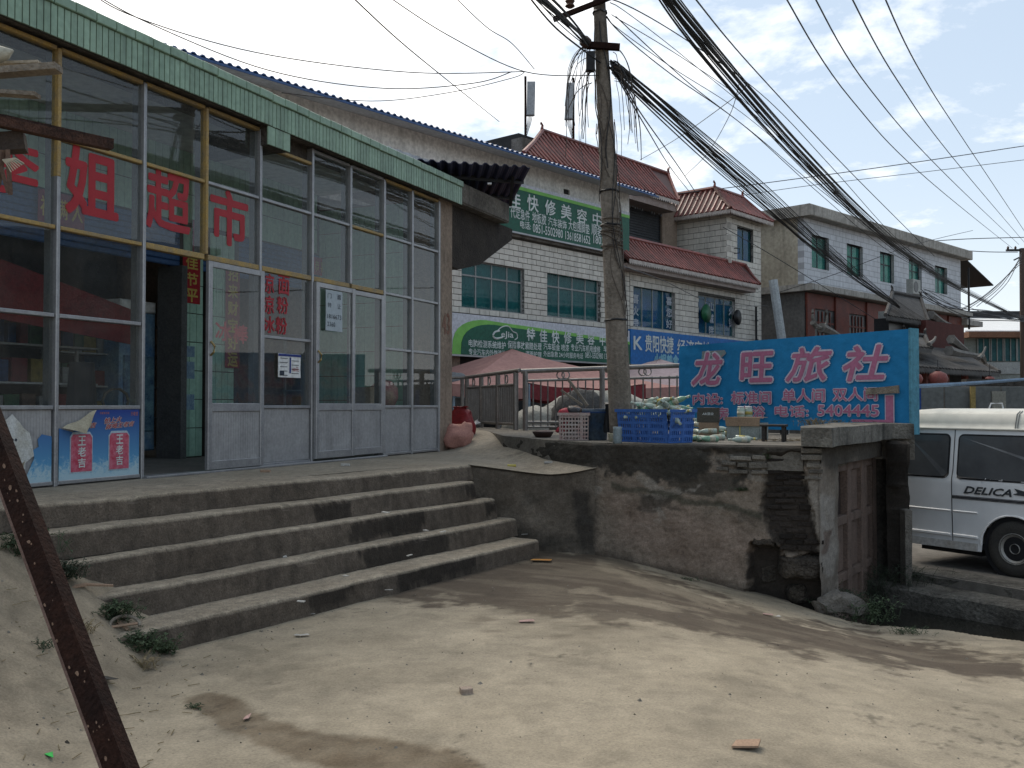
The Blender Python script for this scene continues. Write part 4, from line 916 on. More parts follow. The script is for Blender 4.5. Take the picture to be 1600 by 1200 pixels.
# carton and ball behind the third pair of panes
bx = thing('carton', 'beige carton on the sill behind the pane left of the right-hand doors', 'box', AF, zb=0.66); s0 = AF.S(583, .35, 610)
MB().cham(s0 - .14, s0 + .16, .3, .55, .66, .93, .01).jit(.02, 5).build('carton_body', mat('carton_card', (.34, .27, .2)), bx)
bl = thing('bundle', 'round pink and beige cloth bundle behind the pane beside the right-hand doors', 'bundle', AF, zb=0.66); s0 = AF.S(607, .35, 610)
q = MB(); q.lathe([(.02, .66), (.15, .68), (.2, .8), (.19, .93), (.1, 1.02), (.02, 1.04)], 14, (s0, .42, 0)); q.jit(.03, 6); q.build('cloth', mat('bundle_cloth', (.42, .12, .16), (.42, .33, .26), 5), bl, True)
MB().box(AF.S(485, .25, 560), AF.S(684, .25, 560), .22, .7, .60, .655).build('counter', mat('counter_grey', (.25, .25, .25)), shop)
# navy shed roof standing on the slab, with its post, and the pale sheet beyond
shed = thing('rooftop_shed', 'dark navy corrugated shed roof on the shop slab end', 'shed', loc=tuple(at(760, 300, 15.0)))
def wsheet(name, A, B, C_, D, n, amp, m_, par, thick=.012):
    """corrugated sheet: ribs run from edge A-B to edge D-C"""
    q = MB(); P = []
    nrm = (B - A).cross(D - A).normalized()
    for i in range(n * 4 + 1):
        u = i / (n * 4); h = amp * (1 if i % 4 in (1, 2) else 0)
        for (X0, X1) in ((A, B), (D, C_)): P.append(X0.lerp(X1, u) + nrm * h)
    o_ = par.location if par and par.type == 'EMPTY' else Vector((0, 0, 0))
    q.v = [p - o_ for p in P] + [p - o_ - nrm * thick for p in P]; b = len(P)
    q.f = [(2 * i, 2 * i + 2, 2 * i + 3, 2 * i + 1) for i in range(n * 4)] + [(b + 2 * i, b + 2 * i + 1, b + 2 * i + 3, b + 2 * i + 2) for i in range(n * 4)] + [(2 * i, b + 2 * i, b + 2 * i + 2, 2 * i + 2) for i in range(n * 4)]
    return q.build(name, m_, par)
A = at(632, 250, 13.2); B = at(828, 262, 15.3); C_ = at(797, 320, 17.0); D = at(650, 300, 15.5)
wsheet('roof_sheet', A, B, C_, D, 12, .035, NAVY, shed)
ol = shed.location; 
MB().bar(A.lerp(D, .35) - ol, B.lerp(C_, .35) - ol, .06, .08).build('purlin', BLACK, shed); MB().bar(A.lerp(D, .8) - ol, B.lerp(C_, .8) - ol, .06, .08).build('purlin', BLACK, shed)
P = at(765, 286, 14.6); MB().bar(P - ol, Vector((P.x, P.y, 4.05)) - ol, .06, .06).build('post', WHITEP, shed)
P = at(812, 262, 15.4); MB().bar(Vector((P.x - .1, P.y, P.z)) - ol, Vector((P.x - .15, P.y + .5, 4.0)) - ol, .05, .05).build('post', BLACK, shed)
P = at(690, 252, 14.3); MB().bar(Vector((P.x, P.y, P.z)) - ol, Vector((P.x, P.y, 4.0)) - ol, .05, .05).build('post', BLACK, shed)
ps = wsheet('roof_panel', at(560, 213, 14.8), at(705, 262, 18.5), at(700, 270, 18.4), at(560, 236, 14.6), 10, .02, mat('pale_panel', (.42, .43, .45), None, 2), None)
tag(ps, 'pale leaning roofing sheet behind the navy shed roof', 'roofing sheet')
# ================================================================== LONG BUILDING WITH BLUE ROOF + SIGNS
BF = Frame(at(741, 633, 27), vp=2100)
def rowtiles(par, s0, s1, z0, z1, y, holes, tw_, th, m_, limit=300, fr=BF, near=True):
    """laid facing tiles; the nearest ones single, the rest joined"""
    T = []; z = z0; r_ = 0
    while z < z1 - .03:
        h = min(th, z1 - z); spans = [(s0, s1)]
        for (a, b, c, d) in holes:
            if c < z + h * .5 < d:
                ns = []
                for (p, q_) in spans:
                    if b <= p or a >= q_: ns.append((p, q_))
                    else:
                        if a > p: ns.append((p, a))
                        if b < q_: ns.append((b, q_))
                spans = ns
        for (p, q_) in spans:
            k0 = math.floor((p - s0) / tw_); x = s0 + k0 * tw_ - (tw_ / 2 if r_ % 2 else 0)
            while x < q_:
                a, b = max(x, p), min(x + tw_, q_)
                if b - a > .04: T.append((a, b, z, z + h))
                x += tw_
        z += th; r_ += 1
    T.sort(key=lambda t: t[0]); ex = MB(); proto = None
    for i, (a, b, c, d) in enumerate(T):
        dy = R.uniform(0, .004)
        if i < limit:
            if abs(b - a - tw_) < .01 and abs(d - c - th) < .01:
                if proto is None:
                    proto = MB().cham(0, tw_ - .018, -.016, 0, 0, th - .018, .004).build('tile', m_, par); proto.location = (a, y - dy, c - ZOFF[par.name]); 
                    for v in proto.data.vertices: v.co.z += ZOFF[par.name]
                else: share(proto, a, y - dy, c - ZOFF[par.name], par)
            else: MB().cham(a, b - .016, y - .016, y, c, d - .018, .004).build('tile', m_, par)
        else: ex.cham(a, b - .016, y - .016 - dy, y, c, d - .018, .004)
    if ex.v: tag(ex.build('tile_field', m_, par), kind='stuff')
WG = glass('teal_window_glass', (0.8, 0.95, 0.93), (0.03, 0.17, 0.18), 0.16, 0.28, .03)
TEAL = mat('teal_curtain', (0.045, 0.14, 0.145), (0.025, 0.075, 0.085), 2.5, .8, .05)
BLUECUR = mat('blue_curtain', (0.05, 0.09, 0.40), (0.03, 0.05, 0.20), 2.5, .8, .05)
GRNCUR = mat('green_curtain', (0.18, 0.52, 0.36), (0.09, 0.26, 0.19), 1.8, .8, .05)
FRAMEM = mat('grey_window_frame', (0.30, 0.30, 0.29), None, 3, .5, .02)
def window(par, s0, s1, z0, z1, y, cols, split, cur=TEAL, fm=FRAMEM, depth=.14, gm=None, reveal=None):
    t = .045
    w_ = MB(); w_.box(s0, s1, y + depth - .05, y + depth, z0, z0 + t); w_.box(s0, s1, y + depth - .05, y + depth, z1 - t, z1)
    w_.box(s0, s0 + t, y + depth - .05, y + depth, z0 + t, z1 - t); w_.box(s1 - t, s1, y + depth - .05, y + depth, z0 + t, z1 - t)
    zs = z0 + (z1 - z0) * split if split else None
    for k in range(1, cols): x = s0 + (s1 - s0) * k / cols; w_.box(x - t / 2, x + t / 2, y + depth - .045, y + depth - .002, z0 + t, z1 - t)
    if zs: w_.box(s0 + t, s1 - t, y + depth - .052, y + depth - .001, zs - t / 2, zs + t / 2)
    wo = w_.build('window', fm, par)
    rv = MB(); rv.box(s0 - .01, s0, y, y + depth, z0, z1); rv.box(s1, s1 + .01, y, y + depth, z0, z1); rv.box(s0, s1, y, y + depth, z0 - .012, z0); rv.box(s0, s1, y, y + depth, z1, z1 + .012); rv.build('reveal', reveal or RENDER, wo)
    for k in range(cols):
        a, b = s0 + (s1 - s0) * k / cols + t / 2, s0 + (s1 - s0) * (k + 1) / cols - t / 2
        for (c, d) in (((z0 + t, (zs or z1) - t / 2),) + (((zs + t / 2, z1 - t),) if zs else ())):
            MB().box(a, b, y + depth - .03, y + depth - .022, c, d).build('pane', gm or WG, wo)
    if cur: 
        q = MB(); n = cols * 6; q.grid(n, 1, lambda u, v: (s0 + (s1 - s0) * u, y + depth + .05 + .02 * math.sin(u * n * 1.7), z0 + (z1 - z0) * v)); q.build('curtain', cur, wo)
    return wo
def wallbox(par, s0, s1, z0, z1, y, holes, m_, th=.3, name='wall'):
    """wall with real openings"""
    zs = sorted({z0, z1} | {h[2] for h in holes} | {h[3] for h in holes}); q = MB()
    for a, b in zip(zs, zs[1:]):
        if a < z0 or b > z1: continue
        sp = [(s0, s1)]
        for (p, r_, c, d) in holes:
            if c <= a and d >= b:
                ns = []
                for (u, v) in sp:
                    if r_ <= u or p >= v: ns.append((u, v)); continue
                    if p > u: ns.append((u, p))
                    if r_ < v: ns.append((r_, v))
                sp = ns
        for (u, v) in sp: q.box(u, v, y, y + th, a, b)
    return q.build(name, m_, par)
def H(px, py, off=0, fr=BF): return fr.hit(px, py, off)
Z0 = -1.39
blg = thing('repair_shop_building', 'long tile-clad building with blue roof edge and green car repair signs', 'building', BF, zb=Z0)
sL, sR = -26.0, BF.S(984)
W1 = (BF.S(721), BF.S(819), H(770, 486)[1], H(770, 411)[1]); W2 = (BF.S(855), BF.S(938), H(896, 499)[1], H(896, 430)[1])
zl, zt2 = H(830, 500)[1], H(870, 384)[1]
zwt = W1[3]
SLIT = [(BF.S(572), BF.S(590), H(580, 221)[1], H(580, 213)[1])]
SL2 = (BF.S(881), BF.S(891), H(886, 304)[1], H(886, 296)[1])
eaveZ = H(800, 237, -0.9)[1]
wallbox(blg, sL, sR, zl - .1, zt2, 0, [W1, W2], WGROUT)
wallbox(blg, sL, sR, zt2, eaveZ + .35, 0.0, [SL2], RENDER, name='upper_wall')
MB().box(sL, sR, -.16, 0, zt2 - .02, zt2 + .22).build('ledge', CONC, blg)
rowtiles(blg, BF.S(700), sR, zl, zt2 - .03, -.002, [W1, W2], .42, .168, WTILE)
for Wn in (W1, W2): window(blg, *Wn, 0, 4, .68)
MB().box(BF.S(881) - .05, BF.S(891) + .05, .05, .3, SL2[2], SL2[3]).build('vent', DARK, blg)
MB().box(sL, sR, .3, 7, zl, eaveZ + .3).build('building_body', DARK, blg)
# pier and dark shopfronts on the street floor
MB().box(sL, sR, .25, 6.5, Z0, zl - .12).build('street_floor_back', DARK, blg)
for k in range(7): MB().box(-1 + k * 2.4, -.6 + k * 2.4, -.02, .26, Z0, zl - .12).build('pillar', BROWNP, blg)
# blue roof
n = int((sR + .4 - sL) / .21); q = MB(); P = []
for i in range(n * 4 + 1):
    s = sL + .21 * i / 4; h = .045 if i % 4 in (1, 2) else 0
    P += [(s, -.95, eaveZ + h), (s, 6.8, eaveZ + 1.4 + h)]
b = len(P); q.v = [Vector(p) for p in P] + [Vector((p[0], p[1], p[2] - .03)) for p in P]
q.f = [(2 * i, 2 * i + 2, 2 * i + 3, 2 * i + 1) for i in range(n * 4)] + [(b + 2 * i, b + 2 * i + 1, b + 2 * i + 3, b + 2 * i + 2) for i in range(n * 4)] + [(2 * i, b + 2 * i, b + 2 * i + 2, 2 * i + 2) for i in range(n * 4)]
q.build('roof', BLUEROOF, blg)
MB().box(sL, sR + .4, -.955, -.93, eaveZ - .07, eaveZ - .02).build('eave_trim', BLUEROOF, blg)
q = MB(); q.add([(sL, -.9, eaveZ - .04), (sR + .3, -.9, eaveZ - .04), (sR + .3, 0, eaveZ + .12), (sL, 0, eaveZ + .12)], [(0, 1, 2, 3)]); q.add([(sL, -.9, eaveZ - .035), (sR + .3, -.9, eaveZ - .035), (sR + .3, 0, eaveZ + .125), (sL, 0, eaveZ + .125)], [(3, 2, 1, 0)]); q.build('soffit', mat('soffit_sheet', (.48, .50, .52), (.38, .40, .42), 1, .7, .02), blg)
# signs -------------------------------------------------------------
def signboard(name, lab, s0, s1, z0, z1, y, m_, fr=BF, lip=True):
    t = thing(name, lab, 'sign', fr, zb=z0); q = MB(); q.box(s0, s1, y, y + .12, z0, z1); q.build('panel', m_, t)
    if lip: MB().box(s0, s1, y - .015, y + .13, z0 - .05, z0 - .002).build('frame', ALU, t)
    return t
u0, u1 = BF.S(762, -.25), BF.S(984, -.25); uz0, uz1 = H(860, 373, -.25)[1], H(860, 299, -.25)[1]
us = signboard('shop_sign', 'upper green repair shop sign fixed below the blue roof edge', u0, u1, uz0, uz1, -.25, SIGNG)
MB().box(u0, u1, -.262, -.252, uz1 - .10, uz1 - .002).build('white_band', SIGNW, us); MB().box(u0, u1, -.262, -.252, uz1 - .20, uz1 - .102).build('lime_band', SIGNL, us)
def stext(par, body, p0, p1, ya, yb, y, m_=TEXTW, bold=.02, fr=BF, off=-.25):
    c = (p0 + p1) / 2; text(body, (fr.S(p0, off), fr.S(p1, off), fr.hit(c, yb, off)[1], fr.hit(c, ya, off)[1]), y, m_, par, bold=bold)
for ch_, a, b, c, d in (('特', 762, 782, 290, 320), ('佳', 792, 813, 299, 326), ('快', 823, 841, 305, 331), ('修', 851, 868, 313, 337), ('美', 876, 893, 320, 343), ('容', 901, 917, 327, 349), ('中', 926, 940, 333, 353), ('心', 950, 966, 340, 357)): stext(us, ch_, a, b, c, d, -.268, bold=.015)
stext(us, '代定急件', 797, 827, 326, 343, -.268, bold=.01); stext(us, '地板胶', 831, 853, 333, 350, -.268, bold=.01); stext(us, '汽车装饰', 856, 885, 342, 356, -.268, bold=.01); stext(us, '大包围脚垫', 888, 921, 347, 363, -.268, bold=.01); stext(us, '顺装DVD', 924, 960, 353, 371, -.268, bold=.01)
stext(us, '电话:', 812, 829, 346, 358, -.268, bold=.01); stext(us, '0851-5502980', 832, 879, 354, 368, -.268, bold=.01); stext(us, '13618581652', 883, 922, 365, 378, -.268, bold=.01); stext(us, '18030029', 927, 962, 371, 384, -.268, bold=.01)
l0, l1 = BF.S(704, -.3), BF.S(984, -.3); lz0, lz1 = H(830, 560, -.3)[1], H(830, 501, -.3)[1]
ls = signboard('shop_sign', 'lower green and white car repair sign with a car outline logo', l0, l1, lz0, lz1, -.3, SIGNW)
def curve_panel(inset, y, m_, nm):
    s_ = l0 + .05 + inset * .55; h = lz1 - .12 - inset * .18 - lz0; pts = [(l1, lz0), (l1, lz0 + h - .25 + inset * .02)]
    pts += [(l1 - (l1 - s_) * t, lz0 + h - .25 * (1 - t) ** 1.4) for t in (.2, .4, .6, .72)]
    for k in range(9): a = k / 8 * math.pi / 2; pts.append((s_ + 1.35 - 1.35 * math.sin(a), lz0 + h * (math.cos(a) ** .6 if k < 8 else 0)))
    MB().prism(pts, y, y + .01).build(nm, m_, ls)
curve_panel(0.0, -.312, SIGNL, 'lime_swoosh'); curve_panel(.6, -.324, SIGNG, 'green_field')
def lt(b_, p, q_, c, d, bo=.015): stext(ls, b_, p, q_, c, d, -.33, bold=bo, off=-.3)
for ch_, a, b, c, d in (('特', 822, 835, 513, 533), ('佳', 842, 854, 515, 535), ('快', 861, 873, 517, 537), ('修', 880, 892, 518, 537), ('美', 899, 911, 519, 538), ('容', 917, 928, 521, 539), ('中', 936, 945, 523, 540), ('心', 952, 963, 525, 541)): lt(ch_, a, b, c, d)
lt('电脑检测系统维护', 731, 789, 532, 544, .01); lt('保险事故索赔处理', 792, 845, 534, 546, .01); lt('汽车钣金 喷漆', 848, 888, 537, 548, .01); lt('专业汽车机电维修', 891, 937, 539, 550, .01); lt('车辆年检', 942, 968, 541, 551, .01)
lt('专业汽车内外饰清洗', 731, 789, 546, 556, .01); lt('漆面护理', 820, 845, 549, 558, .01); lt('外出急救 24小时服务电话', 848, 910, 550, 559, .01); lt('0851-5502980 13618581652', 913, 968, 552, 561, .01)
def arc(par, pts, y, r, m_, fr=BF, off=-.3, nm='logo'):
    P = smoothline([Vector((fr.hit(a, b, off)[0], y, fr.hit(a, b, off)[1])) for a, b in pts], 5); MB().tube(P, r, 5).build(nm, m_, par)
arc(ls, [(779, 517), (772, 519), (769, 525), (774, 529), (784, 527)], -.33, .028, TEXTW)
arc(ls, [(775, 518), (783, 511), (793, 510), (800, 518), (806, 521), (807, 528), (803, 531)], -.33, .016, TEXTW)
lt('eJia', 782, 801, 518, 530, .02)
# ================================================================== TILE BUILDING WITH RED ROOFS
rb = thing('restaurant_building', 'cream tiled building with red glazed eaves and a blue ground sign', 'building', BF, zb=Z0)
q0, q1 = sR + .02, BF.S(1186)
W3 = (BF.S(990), BF.S(1055), H(1022, 514)[1], H(1022, 450)[1]); W4 = (BF.S(1092), BF.S(1149), H(1120, 524)[1], H(1120, 464)[1])
ze = H(1085, 425, -.6)[1]
wallbox(rb, q0, q1, zl - .1, ze + .1, 0, [W3, W4], WGROUT)
rowtiles(rb, q0, q1, zl - .05, ze - .02, -.002, [W3, W4], .46, .20, WTILE)
window(rb, *W3, 0, 4, None, BLUECUR); window(rb, *W4, 0, 4, None, BLUECUR)
WHT = mat('window_lettering', (.42, .45, .5), None, 4, .6, 0)
def wtxt(chs, px, pw, py0, dy, par=rb):
    for k, c in enumerate(chs): stext(par, c, px - pw / 2, px + pw / 2, py0 + k * dy + 2, py0 + k * dy + dy - 3, .06, WHT, .03, off=.06)
wtxt('喜火旁', 994, 8, 458, 19); wtxt('喜您好', 1046, 9, 462, 18); wtxt('山城院', 1112, 7, 470, 19); wtxt('火锅', 1143, 7, 478, 18)
MB().box(q0, q1, .3, 7, zl, ze).build('building_body', DARK, rb); MB().box(q0, q1, .25, 6.5, Z0, zl - .12).build('street_floor_back', DARK, rb)
for k in range(5): MB().box(q0 + k * 2.2, q0 + .4 + k * 2.2, -.02, .26, Z0, zl - .12).build('pillar', BROWNP, rb)
def tiled_roof(par, s0, s1, ye, zev, r0, r1, yr, zr, pitch=.19, fr=None, finial=(1, 1), m_=REDTILE, trim=REDTRIM, rr=.066, map_=None, drip=True):
    """a pitched tile roof: pan sheet, one barrel row per part, ridge, drip course, curled finials"""
    mp = map_ or (lambda a, b, c: Vector((a, b, c)))
    q = MB(); vs = [(s0, ye, zev), (s1, ye, zev), (r1, yr, zr), (r0, yr, zr)]
    q.add([mp(*v) for v in vs] + [mp(v[0], v[1], v[2] - .12) for v in vs], [(0, 1, 2, 3), (7, 6, 5, 4), (0, 4, 5, 1), (1, 5, 6, 2), (3, 2, 6, 7), (0, 3, 7, 4)]); q.build('roof_pan', REDPAN if m_ is REDTILE else m_, par)
    n = max(2, int((s1 - s0) / pitch))
    for i in range(n):
        s = s0 + (s1 - s0) * (i + .5) / n; f = 1.0
        if s < r0: f = (s - s0) / max(r0 - s0, 1e-3)
        if s > r1: f = (s1 - s) / max(s1 - r1, 1e-3)
        if f < .08: continue
        pts = []; K = max(2, int(6 * f)); j = R.uniform(-.012, .012)
        for k in range(K + 1):
            t = f * k / K; pts.append(mp(s + j, ye + (yr - ye) * t, zev + (zr - zev) * t - .05 * math.sin(math.pi * t) + .01))
        MB().tube(pts, rr, 5).build('tile_row', m_, par)
    if drip:
        q = MB()
        nn = n * 2
        for i in range(nn):
            a, b = s0 + (s1 - s0) * i / nn, s0 + (s1 - s0) * (i + 1) / nn; mid = (a + b) / 2
            q.add([mp(a, ye - .01, zev - .0), mp(b, ye - .01, zev - .0), mp(b, ye - .01, zev - .10), mp(mid, ye - .01, zev - .19), mp(a, ye - .01, zev - .10)], [(0, 4, 3, 2, 1)])
        q.build('drip_course', DRIP if m_ is REDTILE else trim, par)
    MB().tube([mp(r0 - .05, yr, zr + .05), mp(r1 + .05, yr, zr + .05)], .09, 6).build('ridge', m_, par)
    for (a, b) in (((s0, ye, zev), (r0, yr, zr)), ((s1, ye, zev), (r1, yr, zr))):
        if abs(a[0] - b[0]) > .15: MB().tube([mp(a[0], a[1], a[2] + .05), mp((a[0] + b[0]) / 2, (a[1] + b[1]) / 2, (a[2] + b[2]) / 2 + .0), mp(b[0], b[1], b[2] + .06)], .08, 6).build('hip_ridge', m_, par)
    for k, (x, sg) in enumerate(((r0, -1), (r1, 1))):
        if finial[k]: MB().tube([mp(x, yr, zr), mp(x + sg * .03, yr, zr + .14), mp(x + sg * .0, yr, zr + .25), mp(x + sg * .09, yr, zr + .32), mp(x + sg * .13, yr, zr + .26)], [.09, .06, .045, .04, .02], 6).build('finial', m_, par)
# eave strip
e0, e1 = BF.S(983, -.6), BF.S(1188, -.6); zr_ = H(1075, 396, .35)[1]
tiled_roof(rb, e0 + .02, e1, -.6, ze, e0 + .02, BF.S(1165, .35), .35, zr_, .23, finial=(0, 0), drip=True)
MB().box(e0 + .05, e1 - .15, -.5, -.01, ze - .3, ze - .13).build('eave_soffit', REDTRIM, rb)
# recessed third floor with roof R1
ry = 2.6
s3a, s3b = BF.S(812, ry) + .3, BF.S(1056, ry)
zE = H(940, 278, ry - .9)[1]; zR = H(940, 238, ry + .5)[1]
W5 = (BF.S(977, ry), BF.S(1035, ry), H(1006, 385, ry)[1], H(1006, 328, ry)[1])
REC = mat('brown_grey_render', (.26, .23, .205), (.18, .155, .14), 1.5, .9, .15, 30, streak=.4)
wallbox(rb, s3a, s3b, ze - .3, zE + .1, ry, [W5], REC, name='recessed_wall')
w5 = MB(); 
for k in range(14): z = W5[2] + (W5[3] - W5[2]) * k / 14; w5.cham(W5[0], W5[1], ry + .08, ry + .11, z, z + (W5[3] - W5[2]) / 14 - .015, .01)
w5.build('slatted_shutter', mat('dark_shutter', (.055, .06, .065), None, 3, .5), rb)
for k in range(14):
    x = BF.S(985, ry - .15) + k * (BF.S(1037, ry - .15) - BF.S(985, ry - .15)) / 14; MB().box(x, x + .05, ry - .16, ry - .13, H(1010, 332, ry - .15)[1] + R.uniform(0, .15), H(1010, 313, ry - .15)[1] + R.uniform(-.12, .05)).build('awning_slat', mat('worn_awning', (.36, .38, .40), (.12, .13, .15), 7, .6), rb)
MB().box(BF.S(1034, ry - .02), s3b, ry - .08, ry - .003, ze - .3, zE).build('brown_pier', BROWNP, rb)
tiled_roof(rb, BF.S(818, ry - .9), BF.S(1062, ry - .9), ry - .9, zE, BF.S(848, ry + .5), BF.S(1045, ry + .5), ry + .5, zR, .27)
MB().box(BF.S(822, ry - .9), BF.S(1060, ry - .9), ry - .8, ry, zE - .42, zE - .13).build('eave_beam', REDTRIM, rb)
MB().box(s3a, s3b, ry + .3, ry + 3, ze, zR - .4).build('building_body', DARK, rb)
ch0 = BF.S(813, ry), BF.S(829, ry)
MB().box(ch0[0], ch0[1], ry - .1, ry + .4, H(820, 250, ry)[1], H(820, 217, ry)[1]).build('chimney', CONC, rb)
# tower
ty = .35; t0, t1 = BF.S(1136, ty), BF.S(1190, ty); zT = H(1165, 342, ty)[1]
W6 = (BF.S(1153, ty), BF.S(1178, ty), H(1166, 411, ty)[1], H(1166, 358, ty)[1])
wallbox(rb, t0 + .02, t1, Z0, zT, ty, [W6], WGROUT, name='tower_wall')
rowtiles(rb, t0, t1, ze - 2.6, zT, ty - .002, [W6], .5, .235, WTILE, 130)
window(rb, *W6, ty, 2, None, BLUECUR, BLACK)
Dp = 3.4
MB().box(t0 + .02, t1 - .01, ty + .3, ty + Dp, Z0, zT).build('tower_wall', WGROUT, rb)
sd = thing_side = None
T = []; z = ze - .3; r_ = 0
pr = MB().cham(0, .5 - .018, -.016, 0, 0, .217, .004).build('tile', WTILE, rb)
for v in pr.data.vertices: v.co.z += ZOFF[rb.name]
first = True
while z < zT - .1:
    y_ = ty - (0.25 if r_ % 2 else 0) + (0.0)
    while y_ < ty + Dp - .5:
        o = pr if first else pr.copy()
        if not first: COL.objects.link(o); o.parent = rb
        first = False
        o.rotation_euler = (0, 0, math.radians(-90)); o.location = (t0 + .018, y_ + .5, z - ZOFF[rb.name]); y_ += .5
    z += .235; r_ += 1
# tower roof: front and side slopes
zTr = H(1160, 312, ty + 1.0)[1]
fr0, fr1 = t0 - .45, t1 + .3
tiled_roof(rb, fr0, fr1, ty - .45, zT + .02, fr0 + .9, fr1 - .5, ty + .75, zT + 1.15, .24, finial=(1, 1))
sidemap = lambda a, b, c: Vector((b, a, c))
tiled_roof(rb, ty - .45, ty + Dp + .3, fr0, zT + .02, ty + .75, ty + Dp - .2, fr0 + .9, zT + 1.15, .24, finial=(0, 0), map_=sidemap)
MB().box(fr0 + .08, fr1 - .08, ty - .35, ty + Dp, zT + .0, zT + .14).build('eave_soffit', REDTRIM, rb)
MB().tube([(t0 + .6, ty - .03, H(1145, 388, ty)[1]), (t0 + .75, ty - .2, H(1145, 388, ty)[1]), (t0 + .75, ty - .2, H(1145, 395, ty)[1]), (t0 + .6, ty - .03, H(1145, 396, ty)[1])], .02, 5).build('hook', BLACK, rb)
# things hung in the right window
bsn = thing('basin', 'round green basin hung in the left half of the right restaurant window', 'basin', loc=tuple(BF.w(BF.S(1103, -.1), -.12, H(1103, 490, -.1)[1])), rz=BF.ang)
MB().lathe([(.36, -.03), (.34, .0), (.25, .09), (.02, .1)], 16, (0, 0, 0), 'y').build('bowl', mat('basin_green', (.02, .14, .06), None, 3, .4), bsn, True)
bsk = thing('dark_wok', 'dark round wok hung at the right edge of the right restaurant window', 'wok', loc=tuple(BF.w(BF.S(1152, -.1), -.12, H(1152, 496, -.1)[1])), rz=BF.ang)
MB().lathe([(.32, -.03), (.3, .0), (.2, .09), (.02, .12)], 16, (0, 0, 0), 'y').build('bowl', BLACK, bsk, True)
# blue sign
SIGNB = mat('sign_blue', (0.012, 0.145, 0.44), (0.010, 0.12, 0.36), 1.2, .5, .02)
k0, k1 = BF.S(985, -.3), BF.S(1186, -.3); kz0, kz1 = H(1080, 574, -.3)[1], H(1080, 524, -.3)[1]
ks = signboard('shop_sign', 'blue sign with large white K above the tents', k0 + .03, k1, kz0, kz1, -.3, SIGNB)
stext(ks, 'K', 990, 1003, 526, 546, -.315, bold=.03, off=-.3); stext(ks, '贵阳快捷', 1008, 1052, 525, 551, -.315, bold=.02, off=-.3); stext(ks, '经济宾馆', 1058, 1110, 532, 557, -.315, bold=.01, off=-.3); stext(ks, '住宿休闲', 1118, 1165, 539, 561, -.315, bold=.01, off=-.3); stext(ks, '火锅美食', 1022, 1060, 554, 573, -.315, mat('sign_pale_blue', (.25, .5, .62)), .06, off=-.3)
# antennas
def antenna(px, pt, pb, pm, Y, lab, lean):
    A = at(px, pm, Y); t = thing('cell_antenna', lab, 'antenna', loc=tuple(A), group='antennas on the red roof'); k = Y / FPX
    tx = at(px, pb, Y).z - A.z; tt = at(px, pt, Y).z - A.z
    MB().tube([(0, 0, 0), (0, 0, tt + .2)], .05, 6).build('mast', RUST, t)
    q = MB(); q.cham(.04, .34, -.1, .08, tx, tt, .03); 
    for v in q.v: v.x += lean * (v.z - tx)
    q.build('panel_antenna', mat('antenna_shell', (.36, .37, .38), None, 2, .5, .02), t)
    for k_ in range(4): MB().tube([(.1 + .05 * k_ + lean * 0, 0, tx), (.08 + .04 * k_, 0, tx - .25), (.02, 0, tx - .5 - .1 * k_)], .012, 4).build('feed_cable', BLACK, t)
antenna(821, 128, 181, 232, 35, 'left pale panel antenna on a rusty mast beside the grey chimney block', .02)
antenna(896, 130, 187, 232, 36, 'right pale panel antenna on a mast behind the red roof ridge', -.06)
bpy.data.objects['cell_antenna.001'].scale = (-1, 1, 1)
pp = thing('drainpipe', 'thin dark standpipe at the right corner of the tiled building', 'pipe', loc=tuple(BF.w(BF.S(1177), -.15, Z0)), rz=BF.ang)
MB().tube([(0, 0, 0), (0, 0, H(1177, 480)[1] - Z0)], .05, 6).build('pipe', BLACK, pp)
for z in (5.6, 4.8): MB().bar((0, 0, z), (.35, .1, z), .05, .04).build('bracket', BLACK, pp)
ppg = thing('leaning_duct', 'pale grey leaning vent duct rising between the tiled and white buildings', 'duct', loc=tuple(at(1226, 560, 36)))
MB().tube([(0, 0, -4), (0, 0, 0), (-.42, 0, (560 - 437) / FPX * 36)], .17, 8).build('duct', mat('duct_grey', (.42, .45, .46), None, 2, .5), ppg)
# ================================================================== WHITE BUILDING ON THE RIGHT
WF = Frame(at(1258, 633, 42), vp=2330)
wb = thing('white_building', 'white tiled three-storey building with green-curtained windows above red timber', 'building', WF, zb=Z0)
HW = lambda px, py, off=0: WF.hit(px, py, off)
w1 = WF.S(1503); zl3 = HW(1258, 450)[1]; zr3 = HW(1258, 340)[1]
wins = []
for (a, b, t_, d_) in ((1270, 1297, 372, 421), (1325, 1350, 383, 430), (1377, 1399, 395, 442), (1422, 1442, 407, 452), (1463, 1482, 417, 459)):
    c = (a + b) / 2; wins.append((WF.S(a), WF.S(b), HW(c, d_)[1], HW(c, t_)[1]))
zc0 = sum(w_[2] for w_ in wins) / 5; zc1 = sum(w_[3] for w_ in wins) / 5
wins = [(a, b, zc0, zc1) for a, b, c, d in wins]
WBR = mat('white_small_tiles', (0.56, 0.57, 0.60), (0.48, 0.49, 0.51), .5, .5, .03, brick=(.6, .26, .02, .62), grime=.08, streak=.15)
CREAM = mat('cream_side_wall', (.44, .39, .30), (.36, .315, .245), .8, .9, .1, 20, streak=.3)
wallbox(wb, .0, w1, zl3 + .15, zr3, 0, wins, WBR)
MB().box(0, .05, .302, 12, zl3 + .15, zr3).build('side_wall', CREAM, wb); MB().box(.06, w1, .5, 12, zl3, zr3 + .1).build('building_body', DARK, wb)
for i, w_ in enumerate(wins): window(wb, *w_, 0, 2, .62, GRNCUR, BLACK, .2)
MB().cham(-.35, w1 + .5, -.5, 12.3, zr3, zr3 + .5, .03).build('roof_slab', mat('parapet_concrete', (.40, .37, .33), (.28, .26, .23), .8, .9, .1, streak=.4), wb)
